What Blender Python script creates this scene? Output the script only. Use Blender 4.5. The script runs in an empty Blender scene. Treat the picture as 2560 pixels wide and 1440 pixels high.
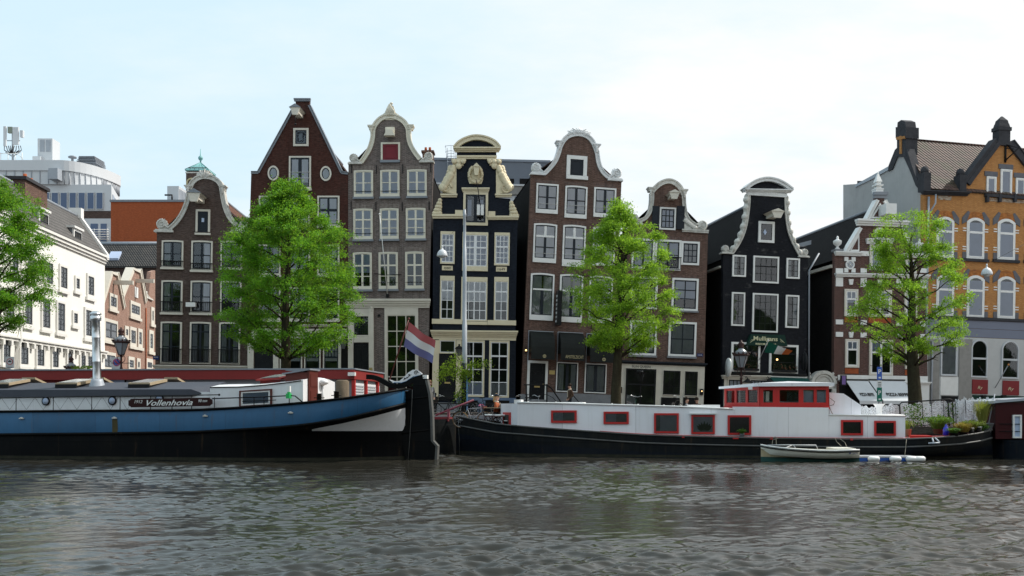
import bpy,bmesh,math,random
import numpy as np
from mathutils import Vector,Matrix,noise
random.seed(7);RNG=np.random.default_rng(11)
R=math.radians
SC=bpy.context.scene
COL=SC.collection
# ---- camera constants: photograph is 2560 wide, focal length F px, horizon at row HY
F,CX,HY,CZ=2400.0,1280.0,1016.0,2.0
QZ=1.5
def pix(px,py,Y):
 return Vector(((px-CX)*Y/F,Y,CZ-(py-HY)*Y/F))
 # ------------------------------------------------------------------ materials
def _new(name):
 m=bpy.data.materials.new(name);m.use_nodes=True
 nt=m.node_tree
 return m,nt,nt.nodes['Principled BSDF']
def _coords(nt,mode='xz'):
 tc=nt.nodes.new('ShaderNodeTexCoord')
 if mode=='obj':return tc.outputs['Object']
 sp=nt.nodes.new('ShaderNodeSeparateXYZ');nt.links.new(tc.outputs['Object'],sp.inputs[0])
 ad=nt.nodes.new('ShaderNodeMath');ad.operation='ADD'
 nt.links.new(sp.outputs[0],ad.inputs[0]);nt.links.new(sp.outputs[1],ad.inputs[1])
 cb=nt.nodes.new('ShaderNodeCombineXYZ')
 nt.links.new(ad.outputs[0],cb.inputs[0]);nt.links.new(sp.outputs[2],cb.inputs[1])
 return cb.outputs[0]
def _mix(nt,a,b,fac,blend='MIX'):
 n=nt.nodes.new('ShaderNodeMix');n.data_type='RGBA';n.blend_type=blend
 for sock,v in((n.inputs[0],fac),(n.inputs[6],a),(n.inputs[7],b)):
  if hasattr(v,'is_output'):nt.links.new(v,sock)
  elif isinstance(v,(int,float)):sock.default_value=v
  else:sock.default_value=(*v,1)if len(v)==3 else v
 return n.outputs[2]
def _noise(nt,vec,scale,detail=4,rough=.55):
 n=nt.nodes.new('ShaderNodeTexNoise');n.inputs['Scale'].default_value=scale
 n.inputs['Detail'].default_value=detail;n.inputs['Roughness'].default_value=rough
 nt.links.new(vec,n.inputs['Vector']);return n.outputs['Fac']
def _ramp(nt,fac,a,b):
 n=nt.nodes.new('ShaderNodeMapRange');n.inputs[1].default_value=a;n.inputs[2].default_value=b
 nt.links.new(fac,n.inputs[0]);return n.outputs[0]
def _scaled(nt,vec,s):
 n=nt.nodes.new('ShaderNodeVectorMath');n.operation='MULTIPLY'
 nt.links.new(vec,n.inputs[0]);n.inputs[1].default_value=s;return n.outputs[0]
def paint(name,col,rough=.5,wear=.25,wcol=None,scale=1.5,bump=0.,metal=0.,streak=0.,spec=None,rust=0.,plates=None):
 """plain painted / stone / metal surface with blotchy wear and vertical weather streaks"""
 m,nt,b=_new(name)
 v=_coords(nt,'obj')
 wcol=wcol or tuple(c*.55 for c in col)
 f=_ramp(nt,_noise(nt,v,scale,6,.65),.42,.78)
 mm=nt.nodes.new('ShaderNodeMath');mm.operation='MULTIPLY';mm.inputs[1].default_value=wear
 nt.links.new(f,mm.inputs[0])
 c=_mix(nt,col,wcol,mm.outputs[0])
 if streak:
  s=_ramp(nt,_noise(nt,_scaled(nt,v,(5,5,.35)),1.6,5,.6),.5,.8)
  m2=nt.nodes.new('ShaderNodeMath');m2 .operation='MULTIPLY';m2 .inputs[1].default_value=streak
  nt.links.new(s,m2 .inputs[0]);c=_mix(nt,c,wcol,m2 .outputs[0])
 if rust:
  s=_ramp(nt,_noise(nt,_scaled(nt,v,(3.2,3.2,.28)),1.3,7,.62),.60,.74)
  m3=nt.nodes.new('ShaderNodeMath');m3 .operation='MULTIPLY';m3 .inputs[1].default_value=rust
  nt.links.new(s,m3 .inputs[0]);c=_mix(nt,c,(.085,.05,.025),m3 .outputs[0])
 if plates:
  br=nt.nodes.new('ShaderNodeTexBrick');nt.links.new(_coords(nt),br.inputs['Vector']);br.inputs['Scale'].default_value=1
  br.inputs['Brick Width'].default_value=plates[0];br.inputs['Row Height'].default_value=plates[1];br.inputs['Mortar Size'].default_value=.012;br.inputs['Mortar Smooth'].default_value=.5
  br.inputs['Color1'].default_value=(.86,.86,.86,1);br.inputs['Color2'].default_value=(1.1,1.1,1.1,1);br.inputs['Mortar'].default_value=(.62,.62,.62,1)
  c=_mix(nt,c,br.outputs['Color'],1.,'MULTIPLY')
  pb=nt.nodes.new('ShaderNodeBump');pb.inputs['Strength'].default_value=.35;pb.inputs['Distance'].default_value=.05
  ad=nt.nodes.new('ShaderNodeMath');nt.links.new(br.outputs['Fac'],ad.inputs[0]);nt.links.new(_noise(nt,v,.9,2),ad.inputs[1]);nt.links.new(ad.outputs[0],pb.inputs['Height']);nt.links.new(pb.outputs[0],b.inputs['Normal'])
 nt.links.new(c,b.inputs['Base Color'])
 b.inputs['Roughness'].default_value=rough;b.inputs['Metallic'].default_value=metal
 b.inputs['Specular IOR Level'].default_value=spec if spec is not None else(.5 if metal else min(.5,.12+1.2*max(col)))
 if bump:
  bp=nt.nodes.new('ShaderNodeBump');bp.inputs['Strength'].default_value=bump;bp.inputs['Distance'].default_value=.03
  nt.links.new(_noise(nt,v,scale*9,5),bp.inputs['Height']);nt.links.new(bp.outputs[0],b.inputs['Normal'])
 return m
def brick(name,c1,c2,mortar,stain=(.10,.09,.085),samt=.45,bw=.23,bh=.068,rough=.85,bump=.5,pale=None,ms=.011,tone=(.6,1.42),soot=.4):
 m,nt,b=_new(name)
 v=_coords(nt)
 br=nt.nodes.new('ShaderNodeTexBrick');nt.links.new(v,br.inputs['Vector'])
 br.inputs['Scale'].default_value=1;br.inputs['Brick Width'].default_value=bw;br.inputs['Row Height'].default_value=bh
 br.inputs['Mortar Size'].default_value=ms;br.inputs['Mortar Smooth'].default_value=.2;br.inputs['Bias'].default_value=-.1
 br.inputs['Color1'].default_value=(*c1,1);br.inputs['Color2'].default_value=(*c2,1);br.inputs['Mortar'].default_value=(*mortar,1)
 n1=_ramp(nt,_noise(nt,_scaled(nt,v,(1.2,.8,1)),.8,8,.7),.40,.68)
 mm=nt.nodes.new('ShaderNodeMath');mm.operation='MULTIPLY';mm.inputs[1].default_value=samt
 nt.links.new(n1,mm.inputs[0])
 c=_mix(nt,br.outputs['Color'],stain,mm.outputs[0])
 n2=_noise(nt,_scaled(nt,v,(4.5,15,1)),1,2)
 hs=nt.nodes.new('ShaderNodeHueSaturation');nt.links.new(c,hs.inputs['Color'])
 nt.links.new(_ramp(nt,n2,.2,.8),hs.inputs['Value'])
 hs.inputs['Value'].default_value=1
 mr=nt.nodes.new('ShaderNodeMapRange');mr.inputs[1].default_value=.25;mr.inputs[2].default_value=.75
 mr.inputs[3].default_value=tone[0];mr.inputs[4].default_value=tone[1]
 nt.links.new(n2,mr.inputs[0]);nt.links.new(mr.outputs[0],hs.inputs['Value'])
 c=hs.outputs[0]
 if pale:
  p=_ramp(nt,_noise(nt,_scaled(nt,v,(1,1.6,1)),.9,8,.75),.58,.70)
  m3=nt.nodes.new('ShaderNodeMath');m3 .operation='MULTIPLY';m3 .inputs[1].default_value=pale[1]
  nt.links.new(p,m3 .inputs[0]);c=_mix(nt,c,pale[0],m3 .outputs[0])
 sk=_ramp(nt,_noise(nt,_scaled(nt,v,(2.2,.22,1)),1.,6,.62),.50,.74)
 m4=nt.nodes.new('ShaderNodeMath');m4 .operation='MULTIPLY';m4 .inputs[1].default_value=soot
 nt.links.new(sk,m4 .inputs[0]);c=_mix(nt,c,tuple(x*.5 for x in stain),m4 .outputs[0])
 nt.links.new(c,b.inputs['Base Color']);b.inputs['Roughness'].default_value=rough
 b.inputs['Specular IOR Level'].default_value=.08
 bp=nt.nodes.new('ShaderNodeBump');bp.inputs['Strength'].default_value=bump;bp.inputs['Distance'].default_value=.01;bp.invert=True
 nt.links.new(br.outputs['Fac'],bp.inputs['Height']);nt.links.new(bp.outputs[0],b.inputs['Normal'])
 return m
def tiles(name,c1,c2,gap=(.02,.02,.02),w=.26,h=.30,gloss=.6,moss=None,spec=.12):
 """pantiles; object x+y across, z up the slope"""
 m,nt,b=_new(name)
 v=_coords(nt)
 br=nt.nodes.new('ShaderNodeTexBrick');nt.links.new(v,br.inputs['Vector']);br.offset=0
 br.inputs['Scale'].default_value=1;br.inputs['Brick Width'].default_value=w;br.inputs['Row Height'].default_value=h
 br.inputs['Mortar Size'].default_value=.03;br.inputs['Mortar Smooth'].default_value=.6
 br.inputs['Color1'].default_value=(*c1,1);br.inputs['Color2'].default_value=(*c2,1);br.inputs['Mortar'].default_value=(*gap,1)
 c=br.outputs['Color']
 if moss:
  f=_ramp(nt,_noise(nt,v,.7,6,.7),.5,.75);c=_mix(nt,c,moss,f)
 nt.links.new(c,b.inputs['Base Color']);b.inputs['Roughness'].default_value=gloss;b.inputs['Specular IOR Level'].default_value=spec
 wv=nt.nodes.new('ShaderNodeTexWave');wv.inputs['Scale'].default_value=1/w*.318*1.0;nt.links.new(v,wv.inputs['Vector'])
 sw=nt.nodes.new('ShaderNodeTexWave');sw.bands_direction='Y';sw.wave_profile='SAW'
 sw.inputs['Scale'].default_value=1/h*.318/2*1.0;nt.links.new(v,sw.inputs['Vector'])
 ad=nt.nodes.new('ShaderNodeMath');ad.operation='ADD'
 nt.links.new(wv.outputs['Fac'],ad.inputs[0]);nt.links.new(br.outputs['Fac'],ad.inputs[1])
 bp=nt.nodes.new('ShaderNodeBump');bp.inputs['Strength'].default_value=.9;bp.inputs['Distance'].default_value=.05;bp.invert=False
 nt.links.new(wv.outputs['Fac'],bp.inputs['Height']);nt.links.new(bp.outputs[0],b.inputs['Normal'])
 return m
def glass(name,tint=.9,refl=1.75,rough=.02):
 m=bpy.data.materials.new(name);m.use_nodes=True;nt=m.node_tree;nt.nodes.clear()
 o=nt.nodes.new('ShaderNodeOutputMaterial');mx=nt.nodes.new('ShaderNodeMixShader')
 tr=nt.nodes.new('ShaderNodeBsdfTransparent');tr.inputs[0].default_value=(tint*.97,tint*.985,tint,1)
 gl=nt.nodes.new('ShaderNodeBsdfGlossy');gl.inputs['Roughness'].default_value=rough;gl.inputs[0].default_value=(.92,.96,1,1)
 fr=nt.nodes.new('ShaderNodeFresnel');fr.inputs['IOR'].default_value=refl
 bp=nt.nodes.new('ShaderNodeBump');bp.inputs['Strength'].default_value=.05;bp.inputs['Distance'].default_value=.02
 tc=nt.nodes.new('ShaderNodeTexCoord');nt.links.new(_noise(nt,tc.outputs['Object'],1.3,2),bp.inputs['Height'])
 nt.links.new(bp.outputs[0],gl.inputs['Normal'])
 nt.links.new(fr.outputs[0],mx.inputs[0]);nt.links.new(tr.outputs[0],mx.inputs[1]);nt.links.new(gl.outputs[0],mx.inputs[2])
 nt.links.new(mx.outputs[0],o.inputs[0]);return m
def emit(name,col,s):
 m,nt,b=_new(name);b.inputs['Base Color'].default_value=(*col,1)
 b.inputs['Emission Color'].default_value=(*col,1);b.inputs['Emission Strength'].default_value=s;return m
def leafmat(name,c1,c2,trans=.45):
 m,nt,b=_new(name)
 oi=nt.nodes.new('ShaderNodeAttribute');oi.attribute_name='tone'
 c=_mix(nt,c1,c2,oi.outputs['Fac'])
 nt.links.new(c,b.inputs['Base Color']);b.inputs['Roughness'].default_value=.55
 b.inputs['Specular IOR Level'].default_value=.3
 t=nt.nodes.new('ShaderNodeBsdfTranslucent');tcol=_mix(nt,c,(1.15,1.35,.35),.25,'MULTIPLY')
 nt.links.new(_mix(nt,c,(.5,.75,.06),.35),t.inputs[0])
 mx=nt.nodes.new('ShaderNodeMixShader');mx.inputs[0].default_value=trans
 nt.links.new(b.outputs[0],mx.inputs[1]);nt.links.new(t.outputs[0],mx.inputs[2])
 nt.links.new(mx.outputs[0],nt.nodes['Material Output'].inputs[0]);return m
MAT={}
def mat(k):return MAT[k]
M_=MAT
M_['trim']=paint('cream_paint',(.62,.58,.50),.45,.3,(.36,.33,.28),2.2)
M_['white']=paint('white_paint',(.74,.74,.72),.4,.28,(.45,.44,.41),2.0)
M_['cream']=paint('warm_cream_paint',(.68,.60,.42),.5,.35,(.42,.37,.27),2.0)
M_['stone']=paint('weathered_white_stone',(.60,.585,.54),.8,.75,(.20,.19,.17),3.2,.4)
M_['creamstone']=paint('cream_painted_stone',(.70,.61,.42),.7,.55,(.34,.28,.18),3.0,.4)
M_['plinth']=paint('grey_stone',(.20,.205,.22),.7,.5,(.10,.10,.11),2.5,.3)
M_['black']=paint('black_gloss_paint',(.012,.013,.015),.3,.4,(.03,.03,.03),2)
M_['navy']=paint('dark_sash_paint',(.017,.022,.030),.35,.3,(.03,.035,.04),2)
M_['sash']=M_['navy']
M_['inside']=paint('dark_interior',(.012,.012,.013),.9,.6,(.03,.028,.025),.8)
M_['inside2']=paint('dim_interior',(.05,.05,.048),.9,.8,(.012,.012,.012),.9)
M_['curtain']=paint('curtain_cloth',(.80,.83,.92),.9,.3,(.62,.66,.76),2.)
M_['curtain_grey']=paint('grey_curtain_cloth',(.33,.36,.38),.9,.5,(.16,.18,.19),2.)
M_['blind']=paint('white_blind',(.78,.82,.88),.8,.1)
M_['bluehaze']=paint('blue_grey_sky_reflection',(.43,.51,.67),.8,.4,(.28,.35,.47),1.2)  # sky reflection of the windows, painted as a blue-grey sheet colour
M_['glass']=glass('window_glass',.98,1.8)
M_['glass2']=glass('clear_glass',.93,1.5)
M_['iron']=paint('black_iron',(.012,.012,.013),.45,.3,(.03,.025,.02),5)
M_['lead']=paint('lead_grey_flashing',(.20,.22,.25),.5,.4,(.12,.13,.14),3)
M_['zinc']=paint('zinc_grey',(.33,.36,.40),.45,.4,(.22,.24,.27),3)
M_['steel']=paint('stainless_steel',(.62,.63,.64),.30,.15,(.45,.45,.46),3,0,1.)
M_['galv']=paint('galvanised_pole',(.33,.36,.39),.5,.4,(.22,.24,.26),4)
M_['brick_brown']=brick('brown_brick',(.078,.047,.038),(.115,.072,.060),(.10,.088,.08),samt=.3,stain=(.05,.042,.04),pale=((.24,.21,.19),.4))
M_['brick_red']=brick('dark_red_brick',(.062,.019,.014),(.085,.030,.022),(.055,.037,.032),samt=.55,stain=(.055,.036,.03))
M_['brick_grey']=brick('grey_brown_brick',(.105,.080,.073),(.155,.115,.105),(.24,.22,.205),samt=.3,stain=(.085,.07,.065),pale=((.22,.12,.07),.15))
M_['brick_mid']=brick('russet_brick',(.098,.050,.038),(.155,.082,.062),(.17,.135,.115),samt=.35,stain=(.052,.036,.032),pale=((.24,.19,.17),.25))
M_['brick_navy']=brick('navy_painted_brick',(.0125,.0160,.0245),(.0165,.0205,.030),(.009,.0115,.018),samt=.3,stain=(.02,.024,.033),rough=.6)
M_['brick_black']=brick('black_painted_brick',(.0115,.0125,.0165),(.016,.0175,.0225),(.008,.0085,.011),samt=.3,stain=(.022,.023,.028),rough=.6,pale=((.15,.145,.14),.55))
M_['brick_maroon']=brick('maroon_brick',(.075,.024,.018),(.115,.040,.030),(.17,.14,.125),samt=.2)
M_['brick_orange']=brick('orange_brick',(.47,.205,.062),(.58,.275,.088),(.26,.16,.09),samt=.15,stain=(.36,.17,.06),tone=(.85,1.15),soot=.2)
M_['brick_wall_red']=brick('orange_red_brick',(.33,.075,.026),(.42,.10,.035),(.30,.11,.06),samt=.2,stain=(.26,.07,.03),tone=(.8,1.2),soot=.15)
M_['brick_pink']=brick('pale_red_brick',(.25,.135,.10),(.32,.185,.14),(.35,.28,.24),samt=.25,stain=(.24,.13,.09))
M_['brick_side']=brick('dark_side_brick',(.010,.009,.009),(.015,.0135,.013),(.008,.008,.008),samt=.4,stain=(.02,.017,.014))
M_['tile_black']=tiles('black_pantiles',(.016,.015,.015),(.022,.020,.020),gloss=.8,spec=.03)
M_['tile_brown']=tiles('brown_pantiles',(.052,.030,.024),(.075,.04,.03),gloss=.8,spec=.04)
M_['tile_grey']=tiles('grey_pantiles',(.115,.110,.105),(.15,.14,.135),gloss=.7)
M_['tile_red']=tiles('red_brown_pantiles',(.14,.055,.03),(.18,.08,.05),gloss=.75)
M_['tile_glazed']=tiles('glazed_brown_pantiles',(.085,.055,.048),(.12,.075,.062),(.02,.015,.013),.30,.30,.6,(.05,.06,.03),.10)
M_['render_grey']=paint('grey_render',(.40,.395,.385),.9,.7,(.27,.265,.26),.55,.2,streak=.35)
# ------------------------------------------------------------------ mesh builder
class MB:
 def __init__(s):s.v=[];s.f=[];s.m=[];s.sm=[]
 def add(s,vs,fs,m=0,smooth=False):
  o=len(s.v);s.v+=[tuple(p)for p in vs]
  for f in fs:s.f.append(tuple(i+o for i in f));s.m.append(m);s.sm.append(smooth)
  return s
 def box(s,x0,x1,y0,y1,z0,z1,m=0):
  if x1<x0:x0,x1=x1,x0
  if y1<y0:y0,y1=y1,y0
  if z1<z0:z0,z1=z1,z0
  return s.add([(x,y,z)for z in(z0,z1)for y in(y0,y1)for x in(x0,x1)],[(0,2,3,1),(4,5,7,6),(0,1,5,4),(2,6,7,3),(0,4,6,2),(1,3,7,5)],m)
 def prism(s,poly,y0,y1,m=0,cap=True):
  """polygon in (x, z) extruded from y0 (front) to y1 (back)"""
  n=len(poly)
  a=sum(poly[i][0]*poly[(i+1)%n][1]-poly[(i+1)%n][0]*poly[i][1]for i in range(n))
  if a<0:poly=poly[::-1]
  vs=[(p[0],y0,p[1])for p in poly]+[(p[0],y1,p[1])for p in poly]
  fs=[(i,i+n,(i+1)%n+n,(i+1)%n)for i in range(n)]
  if cap:fs+=[tuple(range(n)),tuple(range(2*n-1,n-1,-1))]
  return s.add(vs,fs,m)
 def hull8(s,a,b,m=0):
  """solid between two quads a, b (each 4 points, same order)"""
  return s.add(list(a)+list(b),[(3,2,1,0),(4,5,6,7)]+[(i,(i+1)%4,(i+1)%4+4,i+4)for i in range(4)],m)
 def ring(s,po,pi,y0,y1,m=0):
  n=len(po)
  vs=[(p[0],y0,p[1])for p in po]+[(p[0],y0,p[1])for p in pi]+[(p[0],y1,p[1])for p in po]+[(p[0],y1,p[1])for p in pi]
  fs=[]
  for i in range(n):
   j=(i+1)%n
   fs+=[(i,j,j+n,i+n),(i+2*n,i+3*n,j+3*n,j+2*n),(i,i+2*n,j+2*n,j),(i+n,j+n,j+3*n,i+3*n)]
  return s.add(vs,fs,m)
 def tube(s,pts,r,m=0,n=6,r2=None,caps=True,smooth=True):
  pts=[Vector(p)for p in pts];k=len(pts)
  rs=r if isinstance(r,(list,tuple))else[r+((r2 if r2 is not None else r)-r)*i/max(1,k-1)for i in range(k)]
  vs=[];up=None
  for i,p in enumerate(pts):
   d=(pts[min(i+1,k-1)]-pts[max(i-1,0)])
   if d.length<1e-9:d=Vector((0,0,1))
   d.normalize()
   if up is None:
    a=Vector((0,0,1))if abs(d.z)<.9 else Vector((1,0,0))
    up=d.cross(a).normalized()
   up=(up-d*up.dot(d))
   up=up.normalized()if up.length>1e-6 else d.orthogonal().normalized()
   w=d.cross(up)
   for q in range(n):
    t=2*math.pi*q/n
    vs.append(p+(up*math.cos(t)+w*math.sin(t))*rs[i])
  fs=[(i*n+q,i*n+(q+1)%n,(i+1)*n+(q+1)%n,(i+1)*n+q)for i in range(k-1)for q in range(n)]
  if caps:fs+=[tuple(range(n-1,-1,-1)),tuple(range((k-1)*n,k*n))]
  return s.add(vs,fs,m,smooth)
 def lathe(s,prof,c=(0,0,0),m=0,n=16,axis='z',smooth=True):
  """prof: (r, h) list from bottom to top"""
  vs=[]
  for r,h in prof:
   for q in range(n):
    t=2*math.pi*q/n;a,b=r*math.cos(t),r*math.sin(t)
    p=(a,b,h)if axis=='z' else(a,h,b)if axis=='y' else(h,a,b)
    vs.append((c[0]+p[0],c[1]+p[1],c[2]+p[2]))
  k=len(prof)
  fs=[(i*n+q,i*n+(q+1)%n,(i+1)*n+(q+1)%n,(i+1)*n+q)for i in range(k-1)for q in range(n)]
  fs+=[tuple(range(n-1,-1,-1)),tuple(range((k-1)*n,k*n))]
  return s.add(vs,fs,m,smooth)
 def ball(s,c,r,m=0,n=8,k=5,sx=1,sy=1,sz=1):
  prof=[(r*math.sin(math.pi*i/k),-r*math.cos(math.pi*i/k))for i in range(k+1)]
  prof[0]=(r*.02,-r);prof[-1]=(r*.02,r)
  t=MB();t.lathe(prof,(0,0,0),0,n)
  return s.add([(c[0]+p[0]*sx,c[1]+p[1]*sy,c[2]+p[2]*sz)for p in t.v],t.f,m,True)
 def ribbon(s,pts,w0,w1,y0,y1,m=0,closed=False):
  """band following a polyline in (x,z): from w0 (left) to w1 (right of travel) wide, y0..y1 deep"""
  n=len(pts);P=[Vector((p[0],p[1]))for p in pts];a=[];b=[]
  for i in range(n):
   d=(P[min(i+1,n-1)]-P[max(i-1,0)]).normalized();nn=Vector((-d.y,d.x))
   a.append(P[i]+nn*w0);b.append(P[i]+nn*w1)
  for i in range(n-1):
   A=[(a[i].x,y0,a[i].y),(b[i].x,y0,b[i].y),(b[i].x,y1,b[i].y),(a[i].x,y1,a[i].y)]
   B=[(a[i+1].x,y0,a[i+1].y),(b[i+1].x,y0,b[i+1].y),(b[i+1].x,y1,b[i+1].y),(a[i+1].x,y1,a[i+1].y)]
   o=len(s.v);s.v+=A+B
   for q in range(4):
    s.f.append((o+q,o+(q+1)%4,o+4+(q+1)%4,o+4+q));s.m.append(m);s.sm.append(False)
   if i==0:s.f.append((o,o+3,o+2,o+1));s.m.append(m);s.sm.append(False)
   if i==n-2:s.f.append((o+4,o+5,o+6,o+7));s.m.append(m);s.sm.append(False)
  return s
 def build(s,name,mats,parent=None,label=None,fix=True,bevel=0):
  me=bpy.data.meshes.new(name);me.from_pydata([tuple(v)for v in s.v],[],s.f)
  if not isinstance(mats,(list,tuple)):mats=[mats]
  for m in mats:me.materials.append(MAT[m]if isinstance(m,str)else m)
  me.polygons.foreach_set('material_index',s.m);me.polygons.foreach_set('use_smooth',s.sm)
  if fix:
   bm=bmesh.new();bm.from_mesh(me);bmesh.ops.recalc_face_normals(bm,faces=bm.faces);bm.to_mesh(me);bm.free()
  me.update()
  o=bpy.data.objects.new(name,me);COL.objects.link(o)
  if parent:o.parent=parent
  if label:o['label']=label
  if bevel:
   md=o.modifiers.new('edge','BEVEL');md.width=bevel;md.segments=2;md.limit_method='ANGLE'
  return o
def tag(o,label,cat,group=None,kind=None):
 if label:o['label']=label
 if cat:o['category']=cat
 if group:o['group']=group
 if kind:o['kind']=kind
 return o
def empty(name,loc=(0,0,0),label=None,cat=None,group=None,rz=0):
 o=bpy.data.objects.new(name,None);COL.objects.link(o);o.location=loc;o.rotation_euler[2]=rz;o.empty_display_size=.3
 return tag(o,label,cat,group)
def copy_tree(o,parent=None):
 c=o.copy();COL.objects.link(c)
 if parent:c.parent=parent
 for ch in o.children:copy_tree(ch,c)
 return c
def text_mesh(txt,size=1.,shear=0.,depth=.004,spacing=1.,bold=0.):
 """lettering as (verts, faces) in x,z plane, baseline-left at origin, width returned"""
 cu=bpy.data.curves.new('t','FONT');cu.body=txt;cu.size=size;cu.shear=shear;cu.extrude=depth;cu.space_character=spacing
 cu.offset=bold;cu.resolution_u=3
 ob=bpy.data.objects.new('t',cu);COL.objects.link(ob)
 dg=bpy.context.evaluated_depsgraph_get();me=bpy.data.meshes.new_from_object(ob.evaluated_get(dg))
 vs=[(v.co.x,-v.co.z,v.co.y)for v in me.vertices];fs=[tuple(p.vertices)for p in me.polygons]
 bpy.data.objects.remove(ob);bpy.data.curves.remove(cu);bpy.data.meshes.remove(me)
 return vs,fs
def put_text(mb,txt,x0,x1,z,y,h=None,m=0,shear=0.,bold=0.,slope=0.):
 """fit lettering between x0..x1, baseline z, front at y; h = cap height scale"""
 vs,fs=text_mesh(txt,1.,shear,.004,1.,bold)
 w0=min(v[0]for v in vs);w1=max(v[0]for v in vs);sx=(x1-x0)/(w1-w0);sz=h/.7 if h else sx
 mb.add([(x0+(v[0]-w0)*sx,y+v[1],z+v[2]*sz+slope*(v[0]-w0)*sx)for v in vs],fs,m)
class Fr:
 """a thing's own frame: its front plane (local y = 0, outward is -y) through two image columns at two distances, with a small roll"""
 def __init__(s,px0,Y0,px1,Y1,base=QZ,roll=0.):
  A=Vector(((px0-CX)*Y0/F,Y0,0));B=Vector(((px1-CX)*Y1/F,Y1,0))
  yaw=math.atan2(B.y-A.y,B.x-A.x);O=(A+B)/2;O.z=base
  s.yaw,s.roll=yaw,roll
  s.M=Matrix.Translation(O)@Matrix.Rotation(yaw,4,'Z')@Matrix.Rotation(roll,4,'Y')
  s.I=s.M.inverted();s.base=base
 def __call__(s,px,py,d=0.):
  c=s.I@Vector((0,0,CZ));p=s.I@pix(px,py,1.)
  r=p-c;t=(d-c.y)/r.y;q=c+r*t
  return(q.x,q.z)
 def rect(s,x0,y0,x1,y1,d=0.):
  xc,yc=(x0+x1)/2,(y0+y1)/2
  return s(x0,yc,d)[0],s(xc,y1,d)[1],s(x1,yc,d)[0],s(xc,y0,d)[1]
 def k(s,px,py,d=0.):
  """metres per photo pixel there"""
  return abs(s(px+1,py,d)[0]-s(px,py,d)[0])
 def root(s,name,label,cat,group=None):
  o=empty(name,(0,0,0),label,cat,group)
  o.matrix_world=s.M;return o
M_['whitesash']=paint('white_sash_paint',(.72,.73,.74),.4,.2,(.5,.5,.5),3)
M_['ivory']=paint('ivory_paint',(.66,.625,.52),.5,.35,(.42,.39,.31),2.0);M_['ivorystone']=paint('ivory_stone',(.66,.62,.51),.7,.6,(.30,.27,.21),3.0,.4)
M_['stonewhite']=paint('white_painted_stone',(.70,.71,.71),.6,.5,(.34,.34,.33),3,.3)
M_['redhatch']=paint('dark_red_boards',(.17,.012,.022),.5,.4,(.10,.01,.015),3)
M_['bluestone']=paint('blue_grey_plinth_paint',(.115,.17,.265),.6,.5,(.07,.10,.16),2)
M_['signblue']=paint('enamel_blue',(.012,.025,.12),.3,.1)
M_['awning_black']=paint('black_awning_cloth',(.014,.016,.015),.7,.4,(.03,.033,.03),1.5)
M_['awning_white']=paint('pale_awning_cloth',(.60,.62,.64),.8,.3,(.42,.43,.45),1.2,streak=.2)
M_['awninggreen']=paint('green_awning_cloth',(.01,.07,.06),.8,.3)
M_['goldletter']=paint('pale_gold_lettering',(.42,.36,.2),.5,.1)
M_['signcream']=paint('cream_lettering',(.62,.60,.38),.5,.1)
M_['pubgreen']=paint('dark_green_sign_paint',(.006,.030,.022),.45,.3,(.01,.045,.035),2)
M_['signpurple']=paint('violet_sign_paint',(.16,.09,.30),.5,.1)
M_['plant_dark']=paint('dark_leaves',(.02,.035,.015),.7,.5,(.01,.018,.008),4)
M_['plant_rust']=paint('rusty_blooms',(.16,.06,.03),.7,.5,(.08,.03,.02),4)
M_['darkstone']=paint('dark_weathered_stone',(.050,.050,.056),.85,.7,(.02,.02,.022),2,.4)
M_['darkstone2']=paint('grey_lintel_stone',(.13,.13,.145),.8,.6,(.07,.07,.075),2.5,.3)
M_['checkstone']=brick('cream_and_brown_tile_frieze',(.45,.40,.32),(.26,.12,.06),(.4,.35,.28),bw=.2,bh=.12,samt=.1)
M_['fascia']=paint('blue_grey_fascia_paint',(.155,.175,.235),.5,.25,(.12,.135,.18),.7)
M_['palestone']=paint('pale_stone_cladding',(.47,.475,.47),.7,.45,(.35,.35,.345),1.0)
M_['greystone']=paint('grey_granite',(.27,.26,.245),.8,.7,(.18,.175,.165),3.5)
M_['panelred']=paint('dark_red_panel',(.19,.008,.012),.4,.2)
M_['zincw']=paint('pale_metal_frame',(.52,.54,.56),.4,.2)
M_['bulb']=emit('warm_bulb',(1.,.62,.25),3.)
M_['whitewarm']=paint('warm_white_paint',(.76,.745,.705),.5,.25,(.57,.555,.52),1.5)
M_['panelwhite']=paint('white_metal_panel',(.55,.57,.59),.4,.25,(.45,.47,.49),.6)
M_['tile_grey_dark']=tiles('dark_grey_pantiles',(.06,.06,.06),(.085,.08,.075),gloss=.7)
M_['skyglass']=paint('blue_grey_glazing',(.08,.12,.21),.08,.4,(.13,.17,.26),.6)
M_['greenbox']=paint('grey_green_metal',(.22,.25,.20),.5,.2)
M_['copper']=paint('green_copper',(.20,.42,.42),.6,.5,(.12,.28,.30),1.5)
M_['corrug']=paint('corrugated_zinc',(.20,.23,.28),.4,.3,(.14,.16,.2),.8)
M_['rustgreen']=paint('rust_and_algae_stain',(.075,.06,.025),.8,.6,(.03,.04,.03),3,0,0,.6)
M_['skyglass2']=paint('dusty_skylight_glass',(.26,.28,.29),.15,.4,(.34,.35,.34),3)
M_['hullnavy']=paint('navy_black_hull',(.006,.009,.015),.5,.6,(.018,.019,.020),.7,0,0,.6,.1,.35,(3.2,.62))
M_['iron2']=paint('worn_steel_edge',(.10,.10,.095),.5,.6,(.04,.04,.04),2)
M_['deckred']=paint('red_deck_paint',(.24,.03,.035),.7,.4,(.12,.03,.03),1.5)
M_['dimroom']=paint('dim_room',(.17,.19,.17),.9,.8,(.05,.06,.05),2)
M_['plant_dark2']=paint('houseplant_leaf',(.012,.045,.012),.4,.3)
M_['glass_w']=glass('wheelhouse_glass',.97,1.8)
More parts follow.
